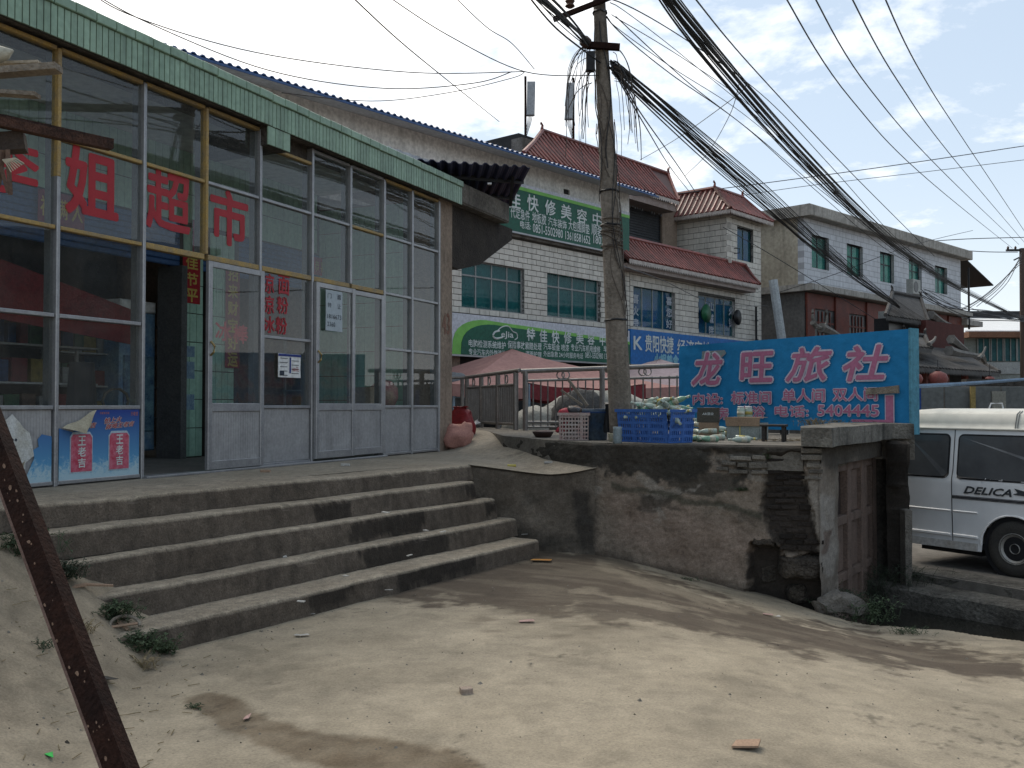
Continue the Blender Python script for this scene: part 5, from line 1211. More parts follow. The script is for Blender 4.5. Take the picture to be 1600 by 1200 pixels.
MB().cham(-.3, w1 + .3, -.55, 12, zl3 - .15, zl3 + .15, .03).build('floor_ledge', mat('parapet_concrete', (.36, .33, .29)), wb)
REDW = mat('red_timber', (.17, .038, .022), (.10, .028, .02), 2, .6, .05, grime=.3)
DKW = mat('dark_window', (.02, .02, .022), None, 3, .3, 0)
MB().box(0, w1, .0, 12, Z0, zl3 - .15).build('lower_wall', mat('grey_lower_wall', (.15, .14, .13), (.10, .095, .09), 1, .9), wb)
zb3 = HW(1258, 540)[1]
MB().box(.05, w1, -.06, -.002, zl3 - .85, zl3 - .2).build('timber_lintel', REDW, wb)
x = .1; k = 0
cols_ = [(1258, 1270), (1303, 1324), (1352, 1372), (1400, 1408), (1436, 1460), (1480, 1500)]
for (a, b) in cols_: MB().cham(WF.S(a), WF.S(b), -.14, -.062, zb3 - 3.4, zl3 - .2, .02).build('timber_column', REDW, wb)
for (a, b) in ((1271, 1302), (1325, 1351), (1373, 1399), (1409, 1435), (1461, 1479)):
    A, B = WF.S(a) + .05, WF.S(b) - .05; o = MB().box(A, B, -.05, -.004, zb3 - .2, zl3 - .95).build('lattice_window', DKW, wb)
    for t in range(1, 5): xx = A + (B - A) * t / 5; MB().box(xx - .03, xx + .03, -.09, -.052, zb3 - .2, zl3 - .95).build('lattice_bar', REDW, o)
    MB().box(A, B, -.085, -.055, zl3 - 1.5, zl3 - 1.42).build('lattice_bar', REDW, o)
def ac(px, py, off, lab, rz=0):
    s_, z_ = HW(px, py, off); t = thing('air_conditioner', lab, 'air conditioner', loc=tuple(WF.w(s_, off, z_)), rz=WF.ang + rz)
    M1 = mat('ac_casing', (.38, .38, .35), (.3, .3, .28), 3, .6, .02)
    MB().cham(-.45, .45, -.35, 0, 0, .75, .02).build('casing', M1, t); MB().lathe([(.02, -.36), (.27, -.36), (.27, -.352), (.28, -.35)], 16, (-.1, 0, .38), 'y').build('fan_grille', DKW, t)
    for x in (-.35, .35): MB().bar((x, .05, -.06), (x, -.4, -.06), .05, .05).build('bracket', BLACK, t)
ac(1422, 461, -.55, 'upper rusty air conditioner between the third and fourth white building windows'); ac(1379, 513, -1.2, 'lower pale air conditioner on the red timber wall')
aw = thing('side_awning', 'dark sheet awning on a thin pole at the right end of the white building', 'awning', WF, zb=HW(1497, 470)[1])
A0 = w1; z_ = HW(1503, 406)[1]
q = MB(); q.add([(A0 + .5, -.2, z_), (A0 + 3.4, -.6, z_ - 1.2), (A0 + 3.4, 3, z_ - 1.2), (A0 + .5, 3, z_)] + [(A0 + .5, -.2, z_ - .06), (A0 + 3.4, -.6, z_ - 1.26), (A0 + 3.4, 3, z_ - 1.26), (A0 + .5, 3, z_ - .06)], [(0, 1, 2, 3), (7, 6, 5, 4), (0, 4, 5, 1), (1, 5, 6, 2), (2, 6, 7, 3), (3, 7, 4, 0)]); q.build('sheet', BLACK, aw)
MB().tube([(A0 + .1, -.4, z_ - .5), (A0 + .1, -.4, z_ - 4)], .06, 6).build('pole', BLACK, aw)
MB().box(A0 + .3, A0 + 1.4, .5, 6, Z0, zl3 - .6).build('annex_wall', mat('cream_annex', (.36, .34, .26)), aw)
q = MB(); q.box(A0 - .2, A0 + 2.2, -.4, 6, zl3 - .6, zl3 - .3); q.build('annex_roof', mat('parapet_concrete', (.4, .4, .36)), aw)
# pavilion with grey tile roofs in front of it
GREYT = mat('grey_roof_tile', (.085, .08, .075), (.045, .042, .04), 3, .85, .2, rand=.25, grime=.4); GREYR = mat('grey_roof_trim', (.10, .095, .09), None, 3)
pv = thing('tiled_pavilion', 'dark grey tiled pavilion with upturned eaves in front of the white building', 'pavilion', WF, zb=Z0)
HP = lambda px, py, off: WF.hit(px, py, off)
def proof(pxa, pxb, pye, pxr0, pxr1, pyr, off, run, fin=(1, 1)):
    c = (pxa + pxb) / 2; tiled_roof(pv, WF.S(pxa, off), WF.S(pxb, off), off, HP(c, pye, off)[1], WF.S(pxr0, off + run), WF.S(pxr1, off + run), off + run, HP((pxr0 + pxr1) / 2, pyr, off + run)[1], .26, finial=fin, m_=GREYT, trim=GREYR, rr=.07)
proof(1385, 1452, 499, 1396, 1440, 463, -5.0, 1.8)
MB().box(WF.S(1390, -4.6), WF.S(1446, -4.6), -4.6, -4.0, Z0 + 1, HP(1418, 501, -4.6)[1]).build('pavilion_body', DKW, pv)
proof(1405, 1456, 543, 1415, 1446, 525, -7.5, 1.5)
proof(1405, 1562, 578, 1425, 1500, 541, -8.0, 3.0)
MB().box(WF.S(1440, -5), WF.S(1500, -5), -5.2, -4.9, HP(1470, 560, -5)[1], HP(1470, 505, -5)[1]).build('pavilion_body', mat('dark_red_wall', (.09, .025, .02)), pv)
zz = HP(1480, 582, -7.2)[1]
MB().box(WF.S(1400, -7.0), WF.S(1548, -7.0), -7.0, -4, Z0, zz).build('pavilion_body', DARK, pv)
for k, px in enumerate((1420, 1445, 1478, 1508, 1540)): s_ = WF.S(px, -7.6); MB().lathe([(.13, Z0), (.13, zz)], 8, (s_, -7.6, 0)).build('column', REDW, pv)
def tip(pts, off, r=.06):
    P = [Vector((WF.S(a, off), off, HP(a, b, off)[1])) for a, b in pts]; MB().tube(smoothline(P, 4), [r * (1 - .6 * i / (4 * (len(P) - 1))) for i in range(4 * (len(P) - 1) + 1)], 6).build('eave_tip', mat('pale_ridge_plaster', (.20, .185, .165), (.10, .095, .09), 4), pv)
tip([(1270, 504), (1281, 512), (1292, 506), (1293, 484)], -5, .09); tip([(1284, 512), (1300, 519), (1316, 527)], -5, .18); tip([(1276, 512), (1271, 496), (1271, 483)], -5, .09)
tip([(1452, 538), (1460, 532), (1463, 526)], -7.5, .08); tip([(1530, 560), (1537, 552), (1541, 542)], -8, .08)
tip([(1455, 492), (1475, 505), (1495, 512)], -4.5, .2); tip([(1487, 530), (1500, 540), (1512, 548)], -6, .2); tip([(1483, 548), (1500, 552), (1530, 556)], -7, .2); tip([(1534, 556), (1538, 562), (1540, 568)], -8, .14)
LAN = mat('red_lantern', (.26, .07, .06), (.18, .07, .06), 4, .6)
for k, (px, py, r_, lab) in enumerate(((1430, 592, .24, 'left red lantern hanging under the grey tiled eave'), (1466, 592, .32, 'larger faded red lantern under the middle of the grey eave'), (1547, 594, .18, 'small dull red lantern at the right end of the grey eave'))):
    A = Vector(WF.w(WF.S(px, -8.3), -8.3, HP(px, py, -8.3)[1])); t = thing('lantern', lab, 'lantern', loc=tuple(A))
    MB().lathe([(.1 * r_ / .4, -r_ * .8), (r_ * .8, -r_ * .5), (r_, 0), (r_ * .8, r_ * .5), (.1 * r_ / .4, r_ * .8)], 14).build('lantern_body', LAN, t, True); MB().lathe([(.08, r_ * .8), (.08, r_ * .95)], 8).build('lantern_cap', BLACK, t)
    MB().tube([(0, 0, r_), (0, 0, zz - A.z + .3)], .012, 4).build('cord', BLACK, t)
# far right low building, roofs, hoarding
FF = Frame(at(1500, 633, 62), vp=2330)
fb = thing('corner_house', 'low grey green house with wide blue green windows at the far right', 'building', loc=tuple(at(1505, 633, 60).xy) + (Z0,))
def fbx(name, px0, px1, py0, py1, Y, d, m_): 
    A, B = at(px0, py1, Y), at(px1, py0, Y); o_ = fb.location; return MB().box(A.x - o_.x, B.x - o_.x, Y - o_.y, Y + d - o_.y, A.z - o_.z, B.z - o_.z).build(name, m_, fb)
fbx('wall', 1500, 1660, 526, 640, 60, 6, mat('grey_green_wall', (.27, .29, .27), None, 1)); fbx('band', 1528, 1660, 566, 584, 59.9, .09, mat('white_band', (.42, .43, .42), None, 1)); fbx('roof_eave', 1514, 1660, 518, 527, 59.2, 7, mat('orange_eave', (.26, .13, .08), None, 2))
for (a, b) in ((1528, 1546), (1549, 1567), (1570, 1588), (1590, 1610)):
    w_ = fbx('window', a, b, 529, 564, 59.93, .04, TEAL)
    A, B = at(a, 564, 59.9), at(b, 529, 59.9)
    for k in (0, .5, 1): MB().box(A.x + (B.x - A.x) * k - .03 - fb.location.x, A.x + (B.x - A.x) * k + .03 - fb.location.x, -.12 + (60 - fb.location.y), -.085 + (60 - fb.location.y), A.z - Z0, B.z - Z0).build('frame', FRAMEM, w_)
rf = thing('white_roof', 'pale sheet roof rising behind the low house at the far right', 'roof', loc=tuple(at(1550, 520, 66))); o_ = rf.location
A, B, C_, D = at(1508, 522, 64), at(1660, 520, 64), at(1660, 497, 74), at(1514, 497, 74)
MB().prismz([(0, 0)] * 0 + [(A.x - o_.x, A.y - o_.y), (B.x - o_.x, B.y - o_.y), (C_.x - o_.x, C_.y - o_.y), (D.x - o_.x, D.y - o_.y)], -.1, .0).build('sheet', WHITEP, rf)
for v in rf.children[0].data.vertices:
    if v.co.y > 3: v.co.z += C_.z - A.z
MB().box(A.x - o_.x, B.x - o_.x, 0, 8, -6, -.15).build('wall_below', mat('grey_lower_wall'), rf) if False else None
cn = thing('long_canopy', 'long dark canopy edge behind the wires at the far right', 'canopy', loc=tuple(at(1550, 490, 72))); o_ = cn.location
A, B = at(1507, 497, 72), at(1690, 486, 72); MB().box(A.x - o_.x, B.x - o_.x, 0, 5, A.z - o_.z, B.z - o_.z).build('canopy_edge', BLACK, cn)
for px in (1520, 1560, 1610, 1660): P = at(px, 497, 73); MB().tube([(P.x - o_.x, 1, Z0 - o_.z), (P.x - o_.x, 1, P.z - o_.z)], .12, 6).build('post', BLACK, cn)
hd = thing('hoarding', 'grey sheet hoarding behind the white van', 'fence', loc=(at(1480, 640, 21).x, 21, Z0)); o_ = hd.location
HG = mat('hoarding_grey', (.13, .135, .13), (.10, .105, .10), 1.2, .6, .03, rand=.1)
for k in range(7):
    x0 = at(1432, 600, 21).x + k * .62 - o_.x; MB().cham(x0, x0 + .60, 0, .04, 0, at(1480, 604, 21).z - Z0, .01).build('hoarding_panel', HG if k != 3 else HG, hd)
P = at(1519, 604, 20.9); MB().bar((P.x - o_.x, -.12, 0), (P.x - o_.x, -.12, P.z - Z0 + .0), .10, .06).build('yellow_post', mat('post_yellow', (.30, .22, .08)), hd)
P = at(1434, 604, 20.9); MB().bar((P.x - o_.x, -.12, 0), (P.x - o_.x, -.12, P.z - Z0), .10, .06).build('blue_post', mat('post_blue', (.02, .06, .22)), hd)
q = MB(); q.box(P.x + 1.65 - o_.x, P.x + 1.95 - o_.x, -.04, -.005, .3, P.z - Z0 - .1); q.build('pale_patch', mat('pale_patch', (.27, .26, .22)), hd)
pb = thing('back_wall', 'dark grimy wall between the hoarding and the right utility pole', 'wall', loc=(at(1570, 640, 23).x, 23, Z0)); MB().box(-.9, 3.5, 0, .3, 0, at(1570, 592, 23).z - Z0).jit(.02, 3).build('wall_face', CONCD, pb)
tb = thing('blue_pipe', 'thin pale blue pipe strung from the hotel sign across to the right', 'pipe', loc=tuple(at(1520, 600, 14))); o_ = tb.location
MB().tube([at(1424, 604, 12.4) - o_, at(1500, 600, 14) - o_, at(1610, 592, 18) - o_, at(1700, 585, 21) - o_], .03, 6).build('pipe', mat('pipe_blue', (.16, .24, .34)), tb)

# ================================================================== ACROSS THE ROAD (seen only as reflections in the shop glass)
for k, (x, y, w_, h, lab) in enumerate(((27, -16, 13, 8.5, 'three-storey block across the road, nearest of the row'), (27, -2, 12, 6.5, 'lower grey block across the road beside the taller one'), (29, 12, 12, 9, 'tall plain block across the road, last of the row'))):
    t = thing('roadside_building', lab, 'building', loc=(x, y, -1.6)); m_ = (CONC, CONC, CONC)[k]; fr_h = 3.0
    q = MB(); q.box(0, 9, 0, w_, 0, h); q.build('wall', m_, t); MB().box(-.4, 9.4, -.3, w_ + .3, h, h + .3).build('roof', CONC, t)
    for fl_ in range(int(h // 3)):
        for j in range(4): MB().box(-.06, -.004, 1 + j * (w_ - 1) / 4, 2.6 + j * (w_ - 1) / 4, fl_ * 2.9 + 1, fl_ * 2.9 + 2.5).build('window', DKW, t)
# ================================================================== FENCE
TP = 0.262
fp = [at(819, 675, 15.75), at(1068, 675, 15.6)]; fp[0].z = fp[1].z = TP
F2 = Frame(fp[0], u=(fp[1] - fp[0])); L2 = (fp[1] - fp[0]).length
fence = thing('steel_railing', 'stainless railing with round bars and paired rings behind the blue basket', 'railing', F2, zb=TP)
def tube(par, pts, r, nm, m_=STEEL, n=8): return MB().tube(pts, r, n).build(nm, m_, par)
hz_ = lambda s: 1.235 + 0.10 * s / L2
tube(fence, [(-.05, 0, hz_(0)), (L2 + .3, 0, hz_(L2))], .038, 'top_rail'); tube(fence, [(0, 0, hz_(0) - .155), (L2, 0, hz_(L2) - .20)], .022, 'mid_rail')
tube(fence, [(0, 0, .40), (L2, 0, .40)], .022, 'low_rail'); tube(fence, [(0, 0, TP + .06), (L2, 0, TP + .06)], .018, 'bottom_rail')
for s in (0.02, F2.S(941), F2.S(1075)): tube(fence, [(s, 0, TP), (s, 0, hz_(s))], .045, 'post')
for px in (833, 845, 856, 868, 879, 891, 903, 915, 927, 992, 1005, 1019, 1032, 1046, 1058): s = F2.S(px); tube(fence, [(s, 0, TP + .06), (s, 0, hz_(s) - .17)], .014, 'baluster', n=6)
def ring(par, s, z, r, fr=None): return MB().tube([(s + r * math.cos(t / 14 * 2 * math.pi), 0, z + r * math.sin(t / 14 * 2 * math.pi)) for t in range(15)], .011, 5, cap=False).build('ring', STEEL, par)
for px in (876, 884, 1004, 1012): s = F2.S(px); ring(fence, s, hz_(s) - .085, .062)
g0, g1 = at(808, 670, 15.9), at(727, 652, 19.2); g0.z = g1.z = 0
F1 = Frame(g1, u=(g0 - g1)); L1 = (g0 - g1).length
gate = thing('steel_railing', 'dense stainless railing running back from the corner beside the sacks', 'railing', F1, zb=0.2)
tube(gate, [(0, 0, 1.23), (L1 + .15, 0, 1.25)], .035, 'top_rail'); 
PX1 = [729.5, 752, 778, 806]
for px in PX1: s = F1.S(px); tube(gate, [(s, 0, .2), (s, 0, 1.23)], .045, 'post')
for a, b in zip(PX1, PX1[1:]):
    a, b = F1.S(a) + .05, F1.S(b) - .05; tube(gate, [(a, 0, 1.02), (b, 0, 1.02)], .025, 'mid_rail'); tube(gate, [(a, 0, .36), (b, 0, .36)], .025, 'bottom_rail')
    n = 9
    for k in range(n): s = a + (b - a) * (k + .5) / n; MB().box(s - .018, s + .018, -.012, .012, .36, 1.02).build('baluster', STEEL, gate)
    ring(gate, (a + b) / 2, 1.125, .07); tube(gate, [((a + b) / 2 - .09, 0, 1.03), ((a + b) / 2 - .09, 0, 1.22)], .012, 'spacer', n=5)
P0 = at(704, 590, 19.6); MB().tube([F1.loc(Vector((P0.x - .6, 19.9, 1.23))), (0, 0, 1.23)], .03, 6).build('top_rail', STEEL, gate); s_ = F1.loc(Vector((P0.x + .25, 19.4, 0))); tube(gate, [(s_.x, s_.y, .1), (s_.x, s_.y, 1.23)], .04, 'post')
# ================================================================== TENTS
def tent(cx, cy, hw, rot, zt, ze_, lab, m1, m2, legm, val=.25):
    t = thing('market_tent', lab, 'tent', loc=(cx, cy, Z0), rz=rot); h = ze_ - Z0; H_ = zt - Z0
    q = MB(); c = [(-hw, -hw), (hw, -hw), (hw, hw), (-hw, hw)]
    for i in range(4):
        a, b = c[i], c[(i + 1) % 4]
        def fn(u, v, a=a, b=b):
            e = Vector((a[0] + (b[0] - a[0]) * u, a[1] + (b[1] - a[1]) * u, h)); p = e * (1 - v); p.z = h + (H_ - h) * (v ** 1.25) - .10 * math.sin(u * math.pi) * (1 - v) + .035 * fbm(e.x * 1.7 + v * 3, e.y * 1.7, v * 4); return p
        q.grid(12, 10, fn)
    q.build('canopy', m1, t, True)
    for i in range(4):
        a, b = c[i], c[(i + 1) % 4]; q = MB()
        q.grid(16, 2, lambda u, v: (a[0] + (b[0] - a[0]) * u + .012 * math.sin(u * 25), a[1] + (b[1] - a[1]) * u + .012 * math.cos(u * 21), h - .10 * math.sin(u * math.pi) - v * (val + .03 * math.sin(u * 14)))); q.build('valance', m2, t)
        MB().tube([(a[0] * .98, a[1] * .98, 0), (a[0] * .98, a[1] * .98, h)], .028, 6).build('leg', legm, t)
        MB().tube([(a[0] * .97, a[1] * .97, h - .28), (b[0] * .97, b[1] * .97, h - .2)], .016, 5).build('truss_bar', legm, t)
    return t
TPK = mat('dusty_pink_canvas', (.42, .235, .205), (.33, .185, .165), 1.4, .85, .08, 12, grime=.15, spec=.1); TRD = mat('red_valance', (.22, .030, .035), (.16, .03, .035), 2, .8, .05)
TGP = mat('grey_pink_canvas', (.38, .30, .31), (.29, .23, .235), 1.4, .85, .08, 12, grime=.15, spec=.1); TNV = mat('navy_valance', (.035, .035, .085), None, 2, .8, .05)
LGB = mat('tent_leg_blue', (.25, .33, .40), None, 3, .5)
tent(at(800, 600, 23).x, 24.0, 3.0, math.radians(28), at(815, 546, 24).z, at(800, 596, 22).z - .10, 'large dusty pink peaked market tent beneath the green sign', TPK, TPK, LGB)
tent(at(893, 600, 21.5).x, 22.3, 1.35, math.radians(14), at(893, 588, 21.5).z, at(893, 601, 21.5).z, 'low red and pink awning tent between the two peaked tents', TPK, TRD, LGB, .30)
tent(at(1036, 600, 25).x, 25.5, 2.3, math.radians(24), at(1034, 560, 25).z, at(1020, 597, 24).z - .1, 'grey pink peaked tent with navy valance behind the concrete pole', TGP, TNV, LGB, .3)
# market clutter behind the railing
CLOTH = mat('pale_tarp', (.36, .35, .31), (.26, .25, .22), 3, .85, .15, 12); DCL = mat('dark_tarp', (.07, .068, .066), (.04, .038, .038), 3, .85, .2, 12)
def heap(px, py, Y, rx, ry_, rz_, m_, lab, nm='covered_heap', cat='heap', seed=0):
    A = at(px, py, Y); t = thing(nm, lab, cat, loc=(A.x, A.y, A.z)); q = MB()
    q.grid(20, 10, lambda u, v: (rx * math.cos(u * 2 * math.pi) * math.cos(v * math.pi / 2) ** .7, ry_ * math.sin(u * 2 * math.pi) * math.cos(v * math.pi / 2) ** .7, rz_ * math.sin(v * math.pi / 2)))
    for v in q.v: v += noise.noise_vector(v * 2.6 + Vector((seed, 0, 0))) * .13 * min(rx, 1) + noise.noise_vector(v * 7 + Vector((seed, 0, 0))) * .035
    q.build('cover', m_, t, True); return t
heap(845, 690, 17.6, .75, .5, .62, CLOTH, 'pale cream covered heap behind the left end of the round-bar railing', seed=1)
heap(905, 690, 17.4, .62, .5, .95, DCL, 'dark grey covered heap behind the rubbish crate', seed=2)
heap(940, 676, 18.2, 1.3, .6, .78, CLOTH, 'long pale covered heap behind the blue bin', seed=3)
heap(712, 640, 21, .45, .4, .8, mat('grey_bag', (.16, .17, .18), None, 3), 'grey bundle behind the pillar beside the pink tent', seed=4)
for k, (px, py, Y, lab) in enumerate(((852, 640, 20.5, 'dark stall table under the pink tent'), (925, 640, 21.5, 'dark stall table under the low red awning'), (1025, 640, 22, 'dark stall table under the grey pink tent'))):
    A = at(px, py, Y); t = thing('stall_table', lab, 'table', loc=(A.x, A.y, Z0)); MB().cham(-.9, .9, -.4, .4, .72, .78, .01).build('table_top', DCL, t)
    for x in (-.8, .8):
        for y in (-.3, .3): MB().box(x - .02, x + .02, y - .02, y + .02, 0, .72).build('leg', BLACK, t)
    for j in range(5):
        c = cm[(j + k) % 6]; o = MB().cham(-.14, .14, -.12, .12, 0, R.uniform(.15, .4), .01).build('stall_box', c, None); o.location = (A.x - .7 + j * .34, A.y, Z0 + .78); tag(o, 'small box on the ' + lab, 'box', 'boxes on the stall tables')
def stick(name, pts, w_, h_, m_, lab, cat='plank'):
    A = Vector(pts[0]); t = thing(name, lab, cat, loc=tuple(A)); MB().bar((0, 0, 0), Vector(pts[1]) - A, w_, h_).jit(.004, 9).build('board', m_, t); return t
stick('leaning_plank', (at(887, 592, 15.6), at(918, 634, 15.5)), .07, .04, OLDWOOD, 'thick weathered plank leaning on the railing above the rubbish crate')
stick('leaning_plank', (at(877, 610, 15.55), at(910, 633, 15.4)), .05, .03, OLDWOOD, 'thinner pale plank lying under the thick leaning plank')
# ================================================================== POLE
PB = at(972, 690, 11.2); PB.z = TP
pole = thing('utility_pole', 'tall leaning concrete utility pole hung with tangled wires behind the blue basket', 'utility pole', loc=tuple(PB))
CP_ = mat('pole_concrete', (.235, .20, .165), (.155, .132, .108), 3, .9, .3, 40, streak=.6, grime=.3)
def polex(z): return Vector((-.052 * (z - 0) * .95, 0, z))
Ht = 8.2; n = 40; pts = [polex(Ht * i / n) for i in range(n + 1)]; MB().tube(pts, [.142 - .0135 * (Ht * i / n) for i in range(n + 1)], 20).build('shaft', CP_, pole, True)
P_at = lambda py: at(800, py, 11.2).z - TP
for z in (P_at(300), P_at(352), P_at(75), P_at(20), P_at(500)):
    c = polex(z); r_ = .146 - .0135 * z; MB().tube([c + Vector((r_ * math.cos(t / 12 * 2 * math.pi), r_ * math.sin(t / 12 * 2 * math.pi), R.uniform(-.01, .01))) for t in range(13)], .013, 5, cap=False).build('wire_band', BLACK, pole)
INS = mat('brown_insulator', (.07, .035, .025), None, 4, .35, .03)
c = polex(P_at(18)); MB().bar(c + Vector((.12, -.12, .12)), c + Vector((-.55, -.16, -.16)), .06, .05).build('cross_arm', RUST, pole); MB().lathe([(.03, 0), (.06, .02), (.04, .05), (.06, .08), (.02, .11)], 10, c + Vector((-.36, -.15, -.02))).build('insulator', INS, pole)
c = polex(P_at(75)); MB().bar(c + Vector((-.22, -.1, 0)), c + Vector((.2, -.1, -.03)), .07, .07).build('clamp', RUST, pole); MB().lathe([(.03, -.04), (.07, 0), (.07, .05), (.03, .09)], 8, c + Vector((-.2, -.12, 0))).build('insulator', INS, pole)
c = polex(P_at(100)); MB().box(c.x - .2, c.x - .1, -.15, -.05, c.z - .12, c.z + .1).build('junction_box', BLACK, pole)
WIRE = mat('black_cable', (.016, .016, .018), None, 5, .55, 0); WIREB = mat('brown_wire', (.09, .07, .055), None, 5, .7, 0); WIREG = mat('grey_wire', (.07, .07, .075), None, 5, .6, 0)
for k in range(13):                                     # cables strapped up the shaft and loops
    z0 = R.uniform(1.2, 3.6); z1 = min(z0 + R.uniform(.6, 2.6), 4.9); a0 = R.uniform(-2.9, -.2); pts = []
    for i in range(9):
        z = z0 + (z1 - z0) * i / 8; c = polex(z); r_ = .152 - .0135 * z + R.uniform(0, .02); a = a0 + .5 * math.sin(i * .9 + k) ; pts.append(c + Vector((r_ * math.cos(a), r_ * math.sin(a), 0)))
    MB().tube(smoothline(pts, 3), R.uniform(.004, .007), 5).build('strapped_wire', R.choice([WIRE, WIREB, WIREB]), pole)
for k in range(9):
    z = P_at(355) + R.uniform(-.25, .2); c = polex(z); r_ = .16 - .0135 * z; tl = R.uniform(-.1, .1); MB().tube([c + Vector((r_ * math.cos(t / 12 * 2 * math.pi), r_ * math.sin(t / 12 * 2 * math.pi), tl * math.cos(t / 12 * 2 * math.pi))) for t in range(13)], .007, 5, cap=False).build('wire_band', WIREB, pole)
for k in range(32):                                     # loose ends hanging left and right of the shaft
    left = k < 20; z0 = P_at(R.uniform(70, 135)); c = polex(z0) + Vector((-.14 if left else .12, -.08, 0)); dx = R.uniform(-.32, -.03) if left else R.uniform(.05, .3); dz = R.uniform(.6, 1.0); pts = []
    for i in range(7): t = i / 6; pts.append(c + Vector((dx * math.sin(t * 1.7) + .03 * fbm(i * .7, k, 2), -.05 * t, -dz * t * t - .04 * t)))
    MB().tube(smoothline(pts, 3), R.uniform(.003, .005), 4).build('loose_wire', R.choice([WIRE, WIREB, WIREG]), pole)
# ================================================================== CABLES
def W(*p): return [at(a, b, Y) for a, b, Y in p]
def cable(par, pts, r, m_=WIRE, nm='cable', n=5):
    o_ = par.location; P = [p - o_ for p in smoothline(pts, 9)]
    if par.name.startswith('cable_bundle'): n = 4
    return MB().tube(P, r, n).build(nm, m_, par)
def bundle(lab, ctrl, n, spread, r0, r1, twist=1.0, m_=WIRE):
    t = thing('cable_bundle', lab, 'cables', loc=tuple(ctrl[len(ctrl) // 2]))
    P = smoothline(ctrl, 10); K = len(P)
    for k in range(n):
        ph, ph2 = R.uniform(0, 6.28), R.uniform(0, 6.28); rad = spread * math.sqrt(R.uniform(0.02, 1)); sag = R.uniform(-.3, 1.0) * spread * 1.3; pts = []
        for i, p in enumerate(P):
            u = i / (K - 1); a = ph + twist * .8 * math.sin(u * 4 + ph2); e = .35 + .65 * math.sin(math.pi * u) ** .6
            pts.append(p + Vector((math.cos(a) * rad * e, 0, math.sin(a) * rad * e - sag * math.sin(math.pi * u))) - t.location)
        MB().tube(pts, R.uniform(r0, r1), 4).build('cable', m_ if R.random() < .85 else WIREG, t)
    return t
pj = PB + polex(P_at(105)) ; pj2 = PB + polex(P_at(75))
bundle('thick black cable bundle sagging from the concrete pole to the white building', [pj + Vector((.1, -.1, 0))] + W((1100, 225, 15.5), (1200, 310, 20), (1275, 378, 25), (1345, 435, 31), (1405, 480, 38)), 24, .16, .006, .013)
bundle('cable bundle coming from the upper left to the clamp on the pole', W((800, -45, 7.5), (865, 15, 9)) + [pj2 + Vector((-.18, -.12, 0))], 12, .075, .007, .013)
bundle('heavy black cable bundle crossing the sky at upper right towards the far pole', W((1005, -60, 8.2), (1100, 62, 10), (1250, 232, 15), (1350, 332, 21), (1440, 408, 29), (1520, 458, 40), (1640, 520, 70)), 22, .13, .006, .012)
bundle('loose wires fanning below the upper right cable bundle', W((950, 15, 11), (1060, 92, 13), (1180, 180, 16), (1290, 285, 20), (1400, 385, 28), (1475, 430, 36)), 6, .35, .006, .010)
bundle('thin cluster of wires between the white building and the far right pole', W((1440, 455, 36), (1500, 478, 42), (1560, 490, 50), (1640, 505, 62)), 8, .35, .012, .022)
def single(lab, pts, r=.007, m_=WIRE):
    t = thing('overhead_wire', lab, 'wire', loc=tuple(pts[0])); cable(t, pts, r, m_, 'wire'); return t
single('thin sky wire first from the left of the four parallel ones at upper right', W((1218, -20, 11), (1330, 155, 16), (1455, 285, 26), (1582, 388, 55)), .010)
single('thin sky wire second from the left of the four parallel ones at upper right', W((1264, -20, 11), (1360, 140, 16), (1480, 275, 26), (1592, 382, 55)), .010)
single('thin sky wire third from the left of the four parallel ones at upper right', W((1322, -20, 11), (1405, 130, 16), (1500, 260, 26), (1612, 392, 55)), .010)
single('thin sky wire rightmost of the four parallel ones at upper right', W((1375, -20, 11), (1440, 115, 16), (1520, 240, 26), (1640, 420, 55)), .010)
single('thin black wire rising just right of the heavy upper right bundle', W((1080, -10, 9), (1180, 110, 13), (1330, 270, 20), (1460, 400, 30)), .009)
single('topmost thin wire crossing level behind the sky bundles', W((1040, 305, 40), (1180, 288, 40), (1400, 258, 40), (1640, 222, 40)), .018, WIREG)
single('second level wire crossing beneath the topmost one', W((1100, 315, 44), (1250, 292, 44), (1450, 268, 44), (1640, 245, 44)), .014, WIREG)
single('level wire running to the far right pole arm from behind the white roof', W((1440, 378, 55), (1520, 373, 57), (1640, 370, 60)), .025, WIREG)
single('lower level wire from the white roof edge to the far pole', W((1450, 386, 55), (1530, 393, 57), (1590, 394, 60)), .025, WIREG)
single('long thin wire from the top left corner drooping towards the pole', W((120, -30, 9), (200, 22, 9.5), (400, 82, 10), (640, 113, 11), (820, 112, 11.5)), .006)
single('second long thin wire below it from the top left corner to the pole', W((130, -20, 9), (230, 35, 9.5), (420, 110, 10), (600, 138, 10.7), (740, 130, 11.2), (800, 112, 11.5)), .006)
single('third thin wire sagging lowest over the blue roof to the pole', W((440, 145, 11), (580, 158, 11), (700, 145, 11.2), (800, 122, 11.5), (820, 112, 11.5)), .005)
single('thin wire falling steeply from the top edge towards the roof near the antennas', W((545, -10, 12), (620, 60, 14), (690, 118, 18), (780, 190, 30)), .010)
single('thin wire from the top edge left of centre to the pole shaft', W((600, -10, 10), (700, 55, 10.5), (820, 112, 11), (935, 118, 11.1)), .006)
single('thin wire curling from the top edge to the wire knot left of the pole', W((700, -15, 9), (760, 42, 10), (800, 68, 10.6), (835, 108, 11.5)), .005)
single('pair wire slanting down to the left side of the pole below the bundle', W((815, -20, 9), (870, 45, 10), (938, 98, 11.1)), .010)
single('service drop wire from the pole to the tower roof', [pj + Vector((.1, -.1, 0))] + W((1000, 175, 16), (1060, 260, 24), (1095, 313, 34)), .012)
single('second drop wire from the pole to the tower roof', [pj + Vector((.1, -.1, -.05))] + W((1010, 200, 16), (1050, 265, 24), (1090, 315, 34)), .010)
